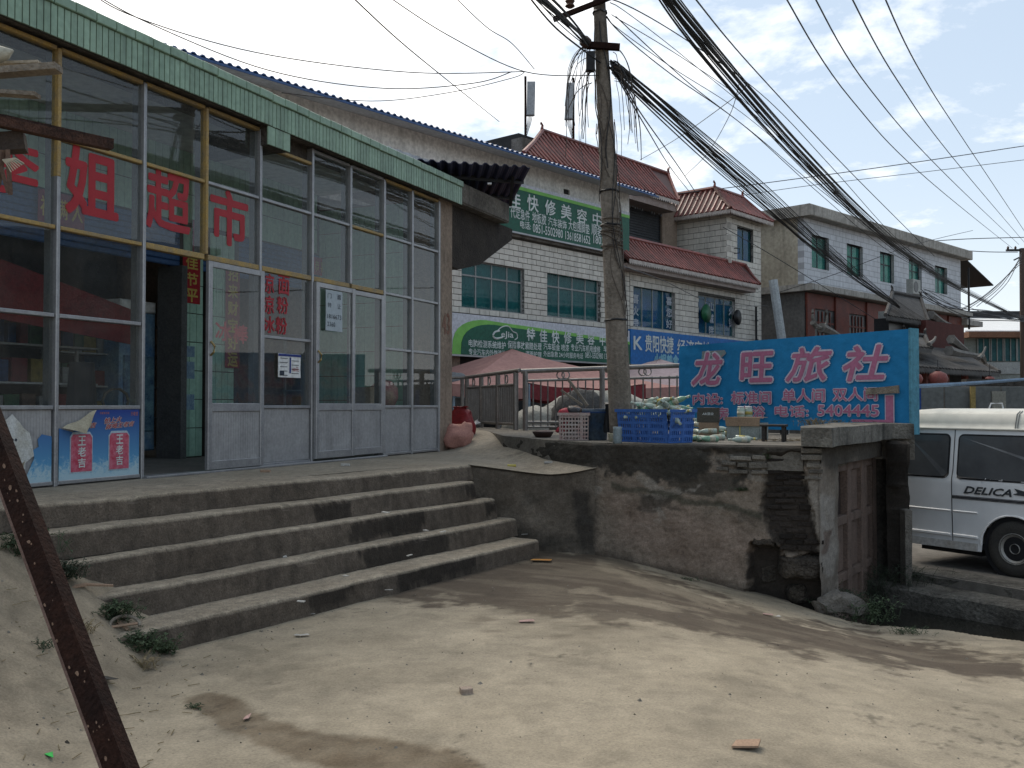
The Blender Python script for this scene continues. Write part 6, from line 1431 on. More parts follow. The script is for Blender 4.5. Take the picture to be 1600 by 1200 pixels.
single('sagging black wire hanging close beside the pole above the red roof', [pj + Vector((.1, -.1, -.1))] + W((988, 150, 13), (1000, 200, 16), (1002, 250, 22)), .009)
single('thin slanting wire rising right from the red roof to the sky bundle', W((1000, 250, 30), (1060, 215, 26), (1150, 150, 20), (1165, 130, 18)), .009, WIREG)
single('thin wire from the tower roof rising right to the sky bundle', W((1070, 275, 32), (1105, 240, 28), (1140, 180, 22), (1155, 130, 18)), .008, WIREG)
single('thin wire crossing the tiled facade from the pole to the tower corner', [PB + polex(P_at(415)) + Vector((.1, 0, 0))] + W((1040, 440, 20), (1120, 475, 27), (1200, 478, 34)), .008)
single('drooping wire from tiled tower across to the white building cream wall', W((1130, 355, 34), (1200, 395, 37), (1290, 450, 40), (1370, 500, 39)), .014)
single('thin wire slanting over the white facade from lower left to upper right', W((1190, 465, 38), (1300, 430, 39), (1420, 385, 41), (1520, 360, 50)), .012)
fpz = at(1597, 400, 58)
far = thing('utility_pole', 'distant dark utility pole with a short cross arm at the right edge', 'utility pole', loc=(fpz.x, 58, Z0))
MB().tube([(0, 0, 0), (0, 0, at(1597, 388, 58).z - Z0)], [.2, .15], 10).build('shaft', mat('dark_pole', (.10, .07, .055), None, 3), far)
zt = at(1597, 391, 58).z - Z0; MB().box(-.95, .5, -.08, .08, zt - .06, zt + .06).build('cross_arm', BLACK, far); MB().bar((-.5, 0, zt - .6), (.2, 0, zt - .25), .08, .08).build('brace', BLACK, far)
for x in (-.85, -.4, .3): MB().lathe([(.05, zt + .06), (.08, zt + .15), (.03, zt + .25)], 8, (x, 0, 0)).build('insulator', INS, far)
for k in range(5): single(('topmost', 'second highest', 'middle', 'second lowest', 'lowest')[k] + ' of the five thin wires fanning left from the far pole', W((1596, 395 + 4 * k, 57.5), (1575 - 10 * k, 440 + 6 * k, 56), (1540 - 14 * k, 475 + 4 * k, 55)), .02, WIREG)['group'] = 'wires fanning from the far pole'
# ================================================================== HOTEL SIGN
hs0 = at(1062, 690, 15.2); hs1 = at(1422, 690, 12.05); HF = Frame(Vector((hs0.x, hs0.y, 0)), u=(hs1 - hs0)); HL = (hs1 - hs0).xy.length
hsn = thing('hotel_sign', 'large blue cloth-covered sign with pink outlined hotel characters', 'sign', HF, zb=.30)
SIGNC = mat('sign_cloth_blue', (0.018, 0.20, 0.43), (0.018, 0.17, 0.36), .9, .75, .10, 8, grime=.12, spec=.15)
zt = at(1062, 541, 15.2).z; zt2_ = at(1422, 514, 12.05).z; zb0 = .33
q = MB(); q.grid(48, 18, lambda u, v: (HL * u, -.008 - .010 * sm(.55, 1, v) * sm(.5, .1, u) * math.sin(v * 30 + u * 16) - .007 * math.sin(u * 9 + v * 4) * math.sin(v * 3), zb0 + (zt + (zt2_ - zt) * u - zb0) * v))
q.build('cloth_face', SIGNC, hsn, True)
q = MB(); q.prism([(0, zb0), (HL, zb0), (HL, zt2_), (0, zt)], .012, .16); q.build('sign_box', mat('sign_side_blue', (.09, .27, .36), None, 2), hsn)
q = MB(); q.box(HL + .002, HL + .03, -.02, .17, zb0 - .02, zt2_ + .01); q.build('sign_side', mat('sign_side_blue'), hsn) if False else q.build('sign_side', MATS['sign_side_blue'], hsn)
for s in (.4, HL * .5, HL - .4): MB().box(s - .04, s + .04, .02, .10, .26, zb0).build('leg', BLACK, hsn)
PK = mat('sign_pink', (.42, .15, .25), (.37, .13, .22), 3, .7, 0, grime=.15); PKO = mat('sign_pink_outline', (.58, .54, .62), None, 3, .7, 0, grime=.1)
def htext(body, px0, px1, py0, py1, bo, out, sh=0.0, tilt=0):
    c = (px0 + px1) / 2; r_ = (HF.S(px0), HF.S(px1), HF.hit(c, py1)[1], HF.hit(c, py0)[1])
    text(body, r_, -.0300, PKO, hsn, bold=out, shear=sh); text(body, r_, -.0345, PK, hsn, bold=bo, shear=sh)
SH = .22
htext('龙', 1084, 1131, 552, 601, .035, .095, SH); htext('旺', 1160, 1210, 551, 596, .035, .095, SH * .3); htext('旅', 1231, 1302, 544, 595, .032, .092, SH); htext('社', 1321, 1390, 541, 594, .035, .095, SH)
for b_, x0, x1, a, c in (('内设:', 1085, 1131, 615, 632), ('标准间', 1145, 1207, 612, 631), ('单人间', 1225, 1291, 608, 628), ('双人间', 1304, 1373, 606, 626), ('厨房', 1100, 1140, 637, 655), ('淋浴', 1158, 1197, 635, 653), ('电话:', 1213, 1265, 634, 651), ('5404445', 1280, 1375, 633, 650)): htext(b_, x0, x1, a, c, .022, .09)
# pink arrow strip
c0, c1 = HF.S(1386), HF.S(1398); z_ = HF.hit(1392, 618)[1]; MB().box(c0, c1, -.034, -.03, .40, z_).build('pink_stripe', PK, hsn); MB().box(c0 - .012, c1 + .012, -.03, -.028, .39, z_ + .012).build('pink_stripe_edge', PKO, hsn)
a = HF.S(1333); z_ = HF.hit(1360, 657)[1]; MB().box(a, c1, -.037, -.035, z_ - .02, z_ + .012).build('pink_stripe', PK, hsn)
q = MB(); a, b = HF.S(1097), HF.S(1137); z0, z1 = HF.hit(1117, 573)[1], HF.hit(1117, 548)[1]; q.add([(a, -.026, z0), (a + .2, -.026, z0 - .02), (b, -.026, z1 - .05), (b - .03, -.026, z1), (a + .03, -.026, z1)], [(0, 1, 2, 3, 4)]); q.build('faded_patch', mat('faded_patch', (.12, .26, .25), (.28, .2, .22), 9), hsn)
pk = thing('nailed_board', 'short weathered board nailed across the right part of the blue hotel sign', 'board', HF, zb=HF.hit(1378, 612)[1])
z_ = HF.hit(1378, 610)[1]; a, b = HF.S(1353, -.06), HF.S(1405, -.06); MB().prism([(a, z_ - .055), (b, z_ - .035), (b - .01, z_ + .06), (b - .12, z_ + .05), (a + .1, z_ + .035), (a + .02, z_ + .03)], -.075, -.045).jit(.006, 9).build('board', OLDWOOD, pk)
# ================================================================== VAN
vw = at(1583, 903, 11.55); VF = Frame(vw, u=Vector((.545, -.84, 0)))
van = thing('white_van', 'white high-roofed van parked beyond the ditch with dark side lettering', 'van', VF, zb=-1.385)
VP_ = mat('van_white_paint', (.70, .70, .70), (.64, .64, .64), .8, .28, .01, 20, grime=.06, spec=.5); VR = mat('van_roof_plastic', (.62, .60, .53), (.52, .50, .44), .9, .5, .02, grime=.1); VD = mat('van_dirt_paint', (.36, .34, .31), (.50, .50, .50), 3, .5, .02)
VG = mat('van_dark_glass', (.085, .09, .095), (.045, .048, .052), 1.2, .10, 0, grime=.0, spec=.6); TYRE = mat('tyre_rubber', (.035, .033, .031), (.05, .046, .04), 6, .85, .1, 60); RIMM = mat('dusty_steel_rim', (.34, .33, .31), (.24, .23, .21), 9, .5, .05, metal=.4)
hv = lambda px, py: VF.hit(px, py, -.0)
zr0 = -1.385; zbelt = hv(1500, 746)[1]; zwt = hv(1500, 681)[1]; zgut = hv(1500, 672)[1]; zroof = hv(1500, 641)[1]; zsill = hv(1460, 853)[1]
xl, xr = hv(1405, 700)[0], 3.05; WR = .335; AR = .40; wc = (0, zr0 + WR)
def yprof(z):
    if z < zbelt: return .02 * sm(zbelt, zsill, z) ** 2 * .8
    return .02 + .075 * (z - zbelt) / (zgut - zbelt) if z > zbelt else 0
def lowz(x):
    b = zsill
    for c in (0, 2.35):
        d = abs(x - c)
        if d < AR: b = max(b, wc[1] + math.sqrt(AR * AR - d * d) * 1.0)
    return b
def vside(y0, sg, nm):
    q = MB(); nx_, nz_ = 150, 26
    q.grid(nx_, nz_, lambda u, v: (xl + (xr - xl) * u, y0 + sg * yprof(lowz(xl + (xr - xl) * u) + (zgut - lowz(xl + (xr - xl) * u)) * v), lowz(xl + (xr - xl) * u) + (zgut - lowz(xl + (xr - xl) * u)) * v))
    return q.build(nm, VP_, van, True)
vside(0, 1, 'body_side'); vside(1.66, -1, 'body_side')
# roof: gutter then raised plastic cap
WV = 1.66
def sect(x, t):
    pr = [(.095, zgut), (.075, zgut + .005), (.075, zgut + .025), (.10, zgut + .03), (.115, zgut + .09), (.15, zroof - .05), (.22, zroof - .012), (.34, zroof), (.83, zroof + .02)]
    return pr
pr = sect(0, 0); full = pr + [(WV - y, z) for y, z in pr[::-1][1:]]
q = MB(); xs = [xl + .02, xl + .06, xl + .2] + [xl + .5 + k * .3 for k in range(9)] + [xr - .35, xr - .1, xr - .02]
for x in xs:
    e = .06 if x in (xs[0], xs[-1]) else 0
    for (y, z) in full: q.v.append(Vector((x, y + (e if y < .83 else -e), z - (e if z > zgut + .05 else 0))))
nf = len(full); q.f = [(i * nf + j, (i + 1) * nf + j, (i + 1) * nf + j + 1, i * nf + j + 1) for i in range(len(xs) - 1) for j in range(nf - 1)] + [tuple(range(nf)), tuple((len(xs) - 1) * nf + j for j in range(nf))[::-1]]
q.build('roof', VR, van, True)
sx1 = hv(1579, 660)[0]
for dx in (0, .03): MB().tube([(sx1 + dx, y - .004, z + .004) for y, z in pr[3:7]], .006, 4).build('roof_seam', mat('seam_grey', (.2, .2, .19)), van)
for (x, nm) in ((xl, 'rear_panel'), (xr, 'front_panel')):
    q = MB(); q.grid(10, 10, lambda u, v: (x, (.02 + yprof(zsill + (zgut - zsill) * v)) + (WV - .04 - 2 * yprof(zsill + (zgut - zsill) * v)) * u, zsill + (zgut - zsill) * v)); q.build(nm, VP_, van, True)
MB().box(xl + .05, xr - .05, .06, WV - .06, zsill + .02, zsill + .10).build('floor_pan', BLACK, van); MB().box(xl + .2, -.5, .18, WV - .18, zr0 + .17, zsill + .015).build('chassis', BLACK, van); MB().box(.5, 1.9, .18, WV - .18, zr0 + .17, zsill + .015).build('chassis', BLACK, van)  # two black blocks added below the floor pan to deepen the shade there
def vwin(px0, px1, py0, py1, nm, r_=.05, xx=None):
    x0 = hv(px0, (py0 + py1) / 2)[0]; x1 = xx or hv(px1, (py0 + py1) / 2)[0]; z1 = zwt; z0 = zbelt
    def rr(x0, x1, z0, z1, r_, e):
        P = []
        for (cx, cz, a0) in ((x1 - r_, z1 - r_, 0), (x0 + r_, z1 - r_, 90), (x0 + r_, z0 + r_, 180), (x1 - r_, z0 + r_, 270)):
            for k in range(5): a = math.radians(a0 + k * 22.5); P.append((cx + r_ * math.cos(a), cz + r_ * math.sin(a)))
        return P
    for (g_, m_, nn_, e) in ((.022, BLACK, 'window_seal', .004), (0, VG, nm, .009)):
        P = rr(x0 - g_, x1 + g_, z0 - g_, z1 + g_, r_ + g_, e); q = MB(); q.add([(a, yprof(b) - e, b) for a, b in P] + [(a, yprof(b) + .01, b) for a, b in P], [tuple(range(20))] + [(i, (i + 1) % 20, 20 + (i + 1) % 20, 20 + i)[::-1] for i in range(20)]); w_ = q.build(nn_, m_, van)
    return x0, x1
vwin(1412, 1478, 678, 740, 'side_window'); wx = vwin(1495, 1700, 682, 748, 'side_window', xx=1.02); 
MB().box((wx[0] + wx[1]) / 2 - .02 + .05, (wx[0] + wx[1]) / 2 + .07, yprof((zbelt + zwt) / 2) - .022, yprof((zbelt + zwt) / 2) - .01, zbelt + .01, zwt - .01).build('window_bar', BLACK, van)
sx2 = hv(1487, 760)[0]
q = MB(); q.tube([(sx2, yprof(z) - .002, z) for z in [zsill + (zgut - zsill) * k / 12 for k in range(13)]], .006, 4); q.build('door_seam', BLACK, van)
z_ = hv(1550, 781)[1]; MB().cham(sx2 + .01, 3.0, -.012, .01, z_ - .022, z_ + .022, .005).build('side_moulding', mat('moulding_grey', (.12, .12, .125)), van); MB().box(sx2 + .01, 3.0, -.016, -.012, z_ - .004, z_ + .006).build('moulding_line', BLACK, van)
for (py_, th) in ((795, .012), (832, .02)):
    z_ = hv(1460, py_)[1]
    for (a, b) in ((xl + .02, sx2 - .015), (sx2 + .015, -.44)): MB().cham(a, b, -.012, .01, z_ - th, z_ + th, .009).build('body_crease', VP_, van)
z_ = hv(1460, 840)[1]; MB().box(xl + .02, -.45, -.006, .012, zsill, z_ - .01).build('sill_dirt_band', VD, van)
text('DELICA', (hv(1507, 768)[0], hv(1581, 770)[0], hv(1540, 773)[1], hv(1540, 762)[1]), -.014, mat('van_lettering', (.04, .045, .05)), van, bold=.05, shear=.35)
a = hv(1583, 768)[0]; z_ = hv(1585, 770)[1]
MB().prism([(a, z_ - .02), (a + .06, z_ + .0), (a + .02, z_ + .05), (a + .16, z_ + .02), (a + .5, z_ + .025), (a + .5, z_ - .025), (a + .12, z_ - .03)], -.012, .0).build('swoosh_decal', MATS['van_lettering'], van)
for c in (0, 2.35):
    for side in (0.03, 1.63):
        sg = 1 if side < 1 else -1; o = (c, side, wc[1])
        ty_ = MB().lathe([(.17, .0), (.24, -.015 * sg), (.31, -.01 * sg), (WR, .02 * sg), (WR, .16 * sg), (.30, .19 * sg), (.17, .19 * sg)], 30, o, 'y', False).build('wheel', TYRE, van, True)
        MB().lathe([(.02, .035 * sg), (.055, .03 * sg), (.06, -.0 * sg), (.065, .045 * sg), (.13, .055 * sg), (.145, .02 * sg), (.175, .0), (.19, -.01 * sg), (.20, .10 * sg)], 26, o, 'y').build('rim', RIMM, ty_, True)
        for k in range(8):
            t = k / 8 * 6.283; MB().lathe([(.018, .042 * sg), (.018, .052 * sg)], 8, (c + .105 * math.cos(t), side - .004 * sg, wc[1] + .105 * math.sin(t)), 'y').build('rim_hole', BLACK, ty_)
    MB().lathe([(AR - .01, .05), (AR - .01, .32), (.05, .33)], 24, (c, 0, wc[1]), 'y').build('arch_liner', BLACK, van)
    q = MB(); q.tube([(c + (AR + .0) * math.cos(t / 16 * math.pi), .0, wc[1] + (AR + .0) * math.sin(t / 16 * math.pi)) for t in range(17)], .012, 5); q.build('arch_lip', VP_, van)
for (px, lab) in ((0, ''),): pass
v2 = dup(van, label='second white van roof just showing over the first one')
d_ = VF.inn * 2.9 + VF.u * (.62); v2.location = Vector(van.location) + Vector((d_.x, d_.y, .03))
rk = thing('roof_rack', 'small pale roof rack on the second van', 'roof rack', loc=tuple(at(1555, 640, 14.0)))
MB().tube([(-.1, 0, -.02), (-.06, 0, .09), (.1, 0, .09), (.12, 0, .0)], .012, 5).build('rack_bar', WHITEP, rk)
# ================================================================== THINGS ON THE WALL TOP
def top(px, py): p = atz(px, py, TP); return Vector((p.x, p.y, TP + .002))
def slotbasket(name, lab, cat, bl_, br_, dep, h, m_, taper=.03, rows=5, slots=22, rz=0):
    t = thing(name, lab, cat, loc=tuple(bl_), rz=rz); Lx = br_
    def panel(A, B, nm, ns):
        q = MB(); d = (B - A); Ln = d.length; d.normalize(); n_ = Vector((d.y, -d.x, 0))
        def P(s, z, o_): e = taper * z / h; return A + d * s + n_ * (e + o_) + Vector((0, 0, z))
        def bx(s0, s1, z0, z1, th=.010, pr=0):
            vs = [P(s, z, o_ + pr) for o_ in (0, -th) for (s, z) in ((s0, z0), (s1, z0), (s1, z1), (s0, z1))]; q.add(vs, [(0, 1, 2, 3), (7, 6, 5, 4), (0, 4, 5, 1), (1, 5, 6, 2), (2, 6, 7, 3), (3, 7, 4, 0)])
        rh = h / rows
        for r_ in range(rows + 1): z = rh * r_; bx(0, Ln, max(0, z - rh * (.21 if r_ else 0)), min(h, z + rh * .21), .010)
        for k in range(ns + 1):
            s = Ln * k / ns; w_ = .0075 if k % 7 else .018; bx(max(0, s - w_), min(Ln, s + w_), 0, h, .009, -.001)
        bx(-.02, Ln + .02, h - .028, h + .006, .02, .014); return q.build(nm, m_, t)
    c = [Vector((0, 0, 0)), Vector((Lx, 0, 0)), Vector((Lx, dep, 0)), Vector((0, dep, 0))]
    panel(c[0], c[1], 'front_panel', slots); panel(c[1], c[2], 'side_panel', int(slots * dep / Lx)); panel(c[2], c[3], 'back_panel', slots); panel(c[3], c[0], 'side_panel', int(slots * dep / Lx))
    MB().box(.005, Lx - .005, .005, dep - .005, 0, .012).build('bottom', m_, t); return t
BB = mat('basket_blue', (.055, .15, .44), (.045, .12, .36), 3, .45, .02, grime=.2)
bl0 = top(968, 690); brr = top(1046, 693)
ang = math.atan2(brr.y - bl0.y, brr.x - bl0.x)
bask = slotbasket('blue_basket', 'large blue plastic basket piled with empty bottles', 'basket', bl0, (brr - bl0).length, .40, .365, BB, .045, rz=ang - .02)
BL_, BD = (brr - bl0).length, .40
# bottles
BGL = mat('bottle_pale', (.36, .42, .36), (.30, .36, .30), 5, .25, 0, rand=.2, grime=.1, spec=.6); BGG = mat('bottle_green', (.16, .30, .20), None, 5, .2, 0, rand=.2, spec=.6); BLY = mat('bottle_label_yellow', (.50, .40, .07), (.42, .36, .14), 25, .6, 0, rand=.25); BLW = mat('bottle_label_white', (.50, .50, .44), (.35, .32, .2), 22, .6, 0, rand=.2); CAPM = mat('bottle_cap', (.45, .38, .2), None, 4, .4, 0)
def bottle(gm, lm, lab, group):
    t = thing('bottle', lab, 'bottle', group=group)
    MB().lathe([(.028, 0), (.034, .006), (.034, .125), (.031, .15), (.019, .185), (.0145, .20), (.0145, .235), (.016, .24), (.016, .248), (.011, .248)], 12).build('glass_body', gm, t, True)
    MB().lathe([(.0348, .04), (.0348, .108)], 12).build('label_band', lm, t, True); MB().lathe([(.0152, .205), (.0158, .225), (.0152, .228)], 10).build('neck_foil', lm, t, True); return t
LB1 = 'empty pale glass bottle in the pile heaped in the blue basket'; GR1 = 'bottles heaped in the blue basket'
LB2 = 'empty glass bottle lying loose right of the blue basket'; GR2 = 'loose bottles right of the blue basket'
b1 = bottle(BGL, BLY, LB1, GR1); b2 = bottle(BGL, BLW, LB1, GR1); b3 = bottle(BGG, BLW, LB1, GR1)
BN = {b1.name: 'with a yellow label ', b2.name: 'with a whitish label ', b3.name: 'of green glass '}
def lie(src, P, az, tilt, lab, grp, first=False):
    lab = lab.replace('empty pale glass bottle ', 'empty bottle ' + BN[src.name]).replace('empty glass bottle ', 'empty bottle ' + BN[src.name])
    rot = Matrix.Rotation(az, 4, 'Z') @ Matrix.Rotation(math.radians(90) + tilt, 4, 'X') @ Matrix.Rotation(R.uniform(0, 6), 4, 'Z')
    if first: src['label'] = lab; src.location = P; src.rotation_euler = rot.to_euler(); return src
    return dup(src, P, rot.to_euler(), lab, grp)
fr1 = {id(b1): True, id(b2): True, id(b3): True}
ca, sa = math.cos(ang), math.sin(ang)
for lay in range(4):
    zz = TP + .285 + lay * .050
    inset = .06 + lay * .035; nx_ = 10 - lay; ny_ = 3 if lay < 3 else 2
    for i in range(nx_):
        for j in range(ny_):
            if R.random() < (.12 if lay < 3 else .45): continue
            x = inset + (BL_ - 2 * inset) * (i + .5) / nx_ + R.uniform(-.02, .02); y = inset + .08 + (BD - 2 * inset - .1) * (j + .5) / ny_ + R.uniform(-.03, .03)
            if lay < 1 and j == 1 and 0 < i < nx_ - 1: continue
            P = bl0 + Vector((x * ca - y * sa, x * sa + y * ca, 0)); P.z = zz + R.uniform(-.008, .01); s = R.choice([b1, b2, b2, b1, b3]); k = id(s)
            lie(s, P, R.uniform(0, 6.28), R.uniform(-.35, .35), LB1, GR1, fr1.pop(k, False))
for (px, py, az, lv) in ((1076, 690, 1.9, 0), (1090, 691, 2.3, 0), (1104, 690, -1.4, 0), (1122, 691, -1.2, 0), (1132, 688, -1.5, 0), (1149, 689, 1.5, 0), (1098, 682, .9, 0), (1112, 681, -1.3, 0), (1128, 682, 1.7, 0), (1085, 678, .2, 1), (1100, 676, 1.4, 1), (1120, 677, -1.6, 1), (1137, 680, 1.6, 0), (1082, 672, 1.0, 2), (1092, 668, -1.9, 2), (1108, 660, -1.2, 3), (1070, 683, .3, 0), (1113, 672, 1.2, 1)):
    P = top(px, py) if not lv else top(px, py + 9 + 0 * lv); P.z = TP + .036 + lv * .062; s = R.choice([b1, b2, b3]); lie(s, P, az + R.uniform(-.2, .2), R.uniform(-.05, .05) if lv < 2 else R.uniform(-.2, .2), LB2, GR2)
P = top(1172, 692); P.z = TP + .036; lie(b2, P, -1.5, 0, 'single pale bottle lying furthest right on the wall top by the stool', 'lone bottle')
P = top(1146, 690); P = top(1129, 669); dup(b3, Vector((P.x, P.y, TP)), (0, 0, 0), 'green bottle standing upright in front of the carton flaps', 'upright bottle', 1.1)
for k, (px, lab) in enumerate(((1158, 'left clear jar standing on the open carton'), (1170, 'right clear jar with a yellow label on the open carton'))):
    P = top(px, 684.5); t = thing('jar', lab, 'jar', loc=(P.x, P.y, TP + .268)); MB().lathe([(.045, 0), (.05, .01), (.05, .10), (.04, .115)], 14).build('jar_body', BGL, t, True); MB().lathe([(.043, .115), (.043, .135), (.01, .136)], 14).build('lid', WHITEP, t, True); MB().lathe([(.0505, .03), (.0505, .07)], 14).build('label_band', BLY if k else BLW, t, True)
P = top(955, 690); t = thing('paper_cup', 'small pale cup between the blue bin and the pole', 'cup', loc=tuple(P)); MB().lathe([(.028, 0), (.036, .09), (.038, .092), (.033, .088), (.026, .01)], 12).build('cup_body', BLW, t, True)
P = top(965, 693); t = thing('plastic_sleeve', 'clear ribbed plastic sleeve standing against the left side of the blue basket', 'sleeve', loc=tuple(P)); MB().lathe([(.045, .03 * k + (.0)) if k % 2 else (.052, .03 * k) for k in range(7)], 12).build('ribbed_body', mat('clear_plastic', (.22, .27, .29), None, 6, .3, 0), t, True)
# cardboard boxes
CARD = mat('brown_cardboard', (.30, .21, .14), (.23, .16, .105), 6, .85, .08, 30, grime=.2); CARDD = mat('dark_carton', (.085, .078, .062), (.06, .055, .045), 6, .8, .05)
A = top(1135, 686); B = top(1188, 687); t = thing('open_carton', 'open brown cardboard box with raised flaps behind the loose bottles', 'box', loc=tuple(A), rz=math.atan2(B.y - A.y, B.x - A.x) - .05); Ln = (B - A).length
for (x0, x1) in ((0, Ln),):
    for (a, b, c, d) in ((0, Ln, 0, .006), (0, Ln, .3, .306), (0, .006, 0, .3), (Ln - .006, Ln, 0, .3)): MB().box(a, b, c, d, 0, .20).build('side', mat('pale_carton', (.30, .33, .31), (.2, .22, .2), 6), t)
for (a, b) in ((0, Ln * .38), (Ln * .40, Ln)): MB().prism([(a, .16), (b, .16), (b + .01, .26), (a - .01, .27)], -.02, -.012).build('flap', CARD, t)
MB().box(0, Ln, .02, .29, .262, .268).build('top_flap', CARD, t)
MB().box(Ln * .40, Ln * .43, -.01, -.003, .0, .18).build('tape_strip', BLY, t)
A = top(1089, 685); t = thing('dark_carton', 'dark olive carton with pale print standing behind the bottle pile', 'box', loc=tuple(A), rz=-.35); MB().cham(0, .27, 0, .1, .20, .385, .004).build('carton_body', CARDD, t); MB().box(.02, .26, .0, .1, 0, .198).build('lower_carton', CARD, t)
t2 = t; ZOFF[t2.name] = 0; text('AR酒业', (.07, .21, .29, .325), -.004, TEXTW, t2, bold=.01)
A = top(1190, 690); t = thing('low_stool', 'small dark wooden stool at the right end of the bottles', 'stool', loc=tuple(A), rz=-.4); DKWD = mat('dark_stool_wood', (.05, .042, .036), (.03, .026, .023), 7, .8, .2)
MB().cham(-.02, .27, -.02, .2, .17, .195, .006).build('seat', DKWD, t)
for x in (0, .22):
    for y in (0, .15): MB().box(x, x + .035, y, y + .035, 0, .17).build('leg', DKWD, t)
# rubbish crate, bin, cloth
RC = mat('crate_pale_red', (.40, .36, .33), (.32, .20, .18), 8, .6, .03)
A = top(874, 688); B = top(912, 689); cr = slotbasket('plastic_crate', 'pale mesh crate full of rubbish at the left end of the wall top', 'crate', A, (B - A).length, .28, .32, RC, .01, rows=7, slots=9, rz=-.15)
heap_m = [mat('bag_white', (.50, .48, .48), (.4, .36, .36), 6, .6), mat('bag_red', (.40, .04, .06), None, 5, .5), mat('bag_black', (.03, .03, .035), None, 5, .4), mat('bag_brown', (.14, .09, .06), None, 5, .6)]
for k in range(12):
    P = A + Vector((.05 + R.uniform(0, .2), .06 + R.uniform(0, .14), .08 + .026 * k)); t = thing('rubbish_bag', 'crumpled %s wrapper among the rubbish in the pale crate' % ('white', 'red', 'black', 'brown')[k % 4], 'rubbish', loc=tuple(P), group='rubbish in the pale crate')
    q = MB(); q.lathe([(.01, -.05), (.08, -.03), (.09, .01), (.05, .05), (.015, .06)], 9); 
    for v in q.v: v += noise.noise_vector(v * 14 + Vector((k * 3, 0, 0))) * .05
    q.build('wrapper', heap_m[k % 4], t, True)
A = top(932, 688); bn = thing('blue_bin', 'grimy blue plastic bin with a rolled rim beside the rubbish crate', 'bin', loc=(A.x, A.y + .16, A.z)); BNM = mat('bin_blue', (.03, .065, .13), (.09, .11, .12), 3, .5, .03, grime=.4, streak=.3)
MB().lathe([(.135, 0), (.14, .01), (.165, .30), (.175, .305), (.178, .37), (.168, .372), (.15, .36), (.13, .02)], 22).build('bin_body', BNM, bn, True); MB().lathe([(.17, .315), (.182, .325), (.182, .335), (.17, .345)], 22).build('rim', mat('bin_rim', (.02, .05, .14)), bn, True)
cl = thing('black_cloth', 'black cloth draped over the right side of the blue bin', 'cloth', loc=(A.x + .155, A.y + .10, A.z)); q = MB()
q.grid(10, 16, lambda u, v: ((.10 * (u - .5)) * (1 + .3 * math.sin(v * 3)) + .015 * math.sin(u * 12 + v * 5), -.06 - .045 * math.sin(u * 3.14) - .02 * math.cos(u * 13), .43 - v * .34)); q.grid(10, 4, lambda u, v: (.10 * (u - .5), -.06 - .045 * math.sin(u * 3.14) + .12 * v, .43 + .02 * math.sin(v * 3))); q.build('cloth_fold', BLACK, cl, True)
A = top(849, 684); t = thing('metal_basin', 'brown dented basin on the wall top below the railing post', 'basin', loc=(A.x, A.y + .12, A.z)); MB().lathe([(.09, 0), (.10, .004), (.135, .06), (.14, .075), (.13, .07), (.02, .072)], 20).build('bowl', mat('brown_enamel', (.055, .03, .024), (.03, .02, .018), 6, .5, .1), t, True); q = MB(); q.lathe([(.125, .07), (.09, .09), (.02, .095)], 12); q.jit(.01, 20); q.build('contents', mat('ash', (.2, .15, .13), None, 9), t)
# sacks by the pillar
SKP = mat('pink_woven_sack', (.44, .22, .175), (.36, .175, .145), 5, .8, .2, 70, grime=.2); SKR = mat('red_sack', (.22, .012, .015), (.14, .01, .012), 6, .55, .2, 25)
def sack(px, py, w_, h, d, lean, m_, lab, tie=None, seed=0):
    P = hitz(px, py, ZT, 11, 20); t = thing('sack', lab, 'sack', loc=tuple(P)); q = MB()
    prof = [(0, .86), (.04, 1.0), (.25, 1.05), (.5, 1.03), (.7, .96), (.84, .93), (.94, .84), (1.0, .66), (1.03, .3)]
    q.lathe([(a, z * h) for z, a in prof], 26)
    for v in q.v:
        r_ = math.hypot(v.x, v.y)
        if r_ > 1e-6:
            c_, s_ = v.x / r_, v.y / r_; k_ = r_ * (1 + .16 * (2 * c_ * s_) ** 2); v.x, v.y = c_ * k_, s_ * k_
        t_ = max(0, v.z / h - .55) / .45; v.y *= 1 - .5 * t_; v.x *= 1 - .10 * t_
    for v in q.v:
        v.x *= w_ / 2; v.y *= d / 2; v.x += lean * v.z; v += noise.noise_vector(v * 7 + Vector((seed, 0, 0))) * .075 + noise.noise_vector(v * 19 + Vector((seed, 0, 0))) * .018
    q.build('sack_body', m_, t, True)
    if tie: q = MB(); q.lathe([(.05, h * .95), (.035, h * 1.0), (.10, h * 1.08), (.12, h * 1.12), (.03, h * 1.10)], 12); [v.__iadd__(Vector((lean * v.z, 0, 0)) + noise.noise_vector(v * 20) * .04) for v in q.v]; q.build('tied_neck', tie, t, True)
    return t
sack(712, 699, .44, .36, .36, .22, SKP, 'front pink woven sack leaning by the shop pillar', None, 1)
sack(688, 692, .36, .52, .32, .0, SKP, 'pink woven sack half hidden against the shop pillar, red top', mat('bright_red_bag', (.5, .03, .04), None, 4, .5), 2)
sack(722, 684, .36, .44, .32, -.05, SKR, 'dark red plastic sack standing behind the front pink sack', SKR, 3)
P = hitz(741, 668, ZT, 12, 25); t = thing('plastic_bag', 'crumpled clear bag lying under the dense railing', 'bag', loc=tuple(P)); q = MB(); q.lathe([(.02, 0), (.14, .02), (.13, .07), (.03, .12)], 10); q.jit(.06, 12); q.build('bag_body', mat('clear_bag', (.32, .34, .36), (.45, .45, .46), 12, .3), t)
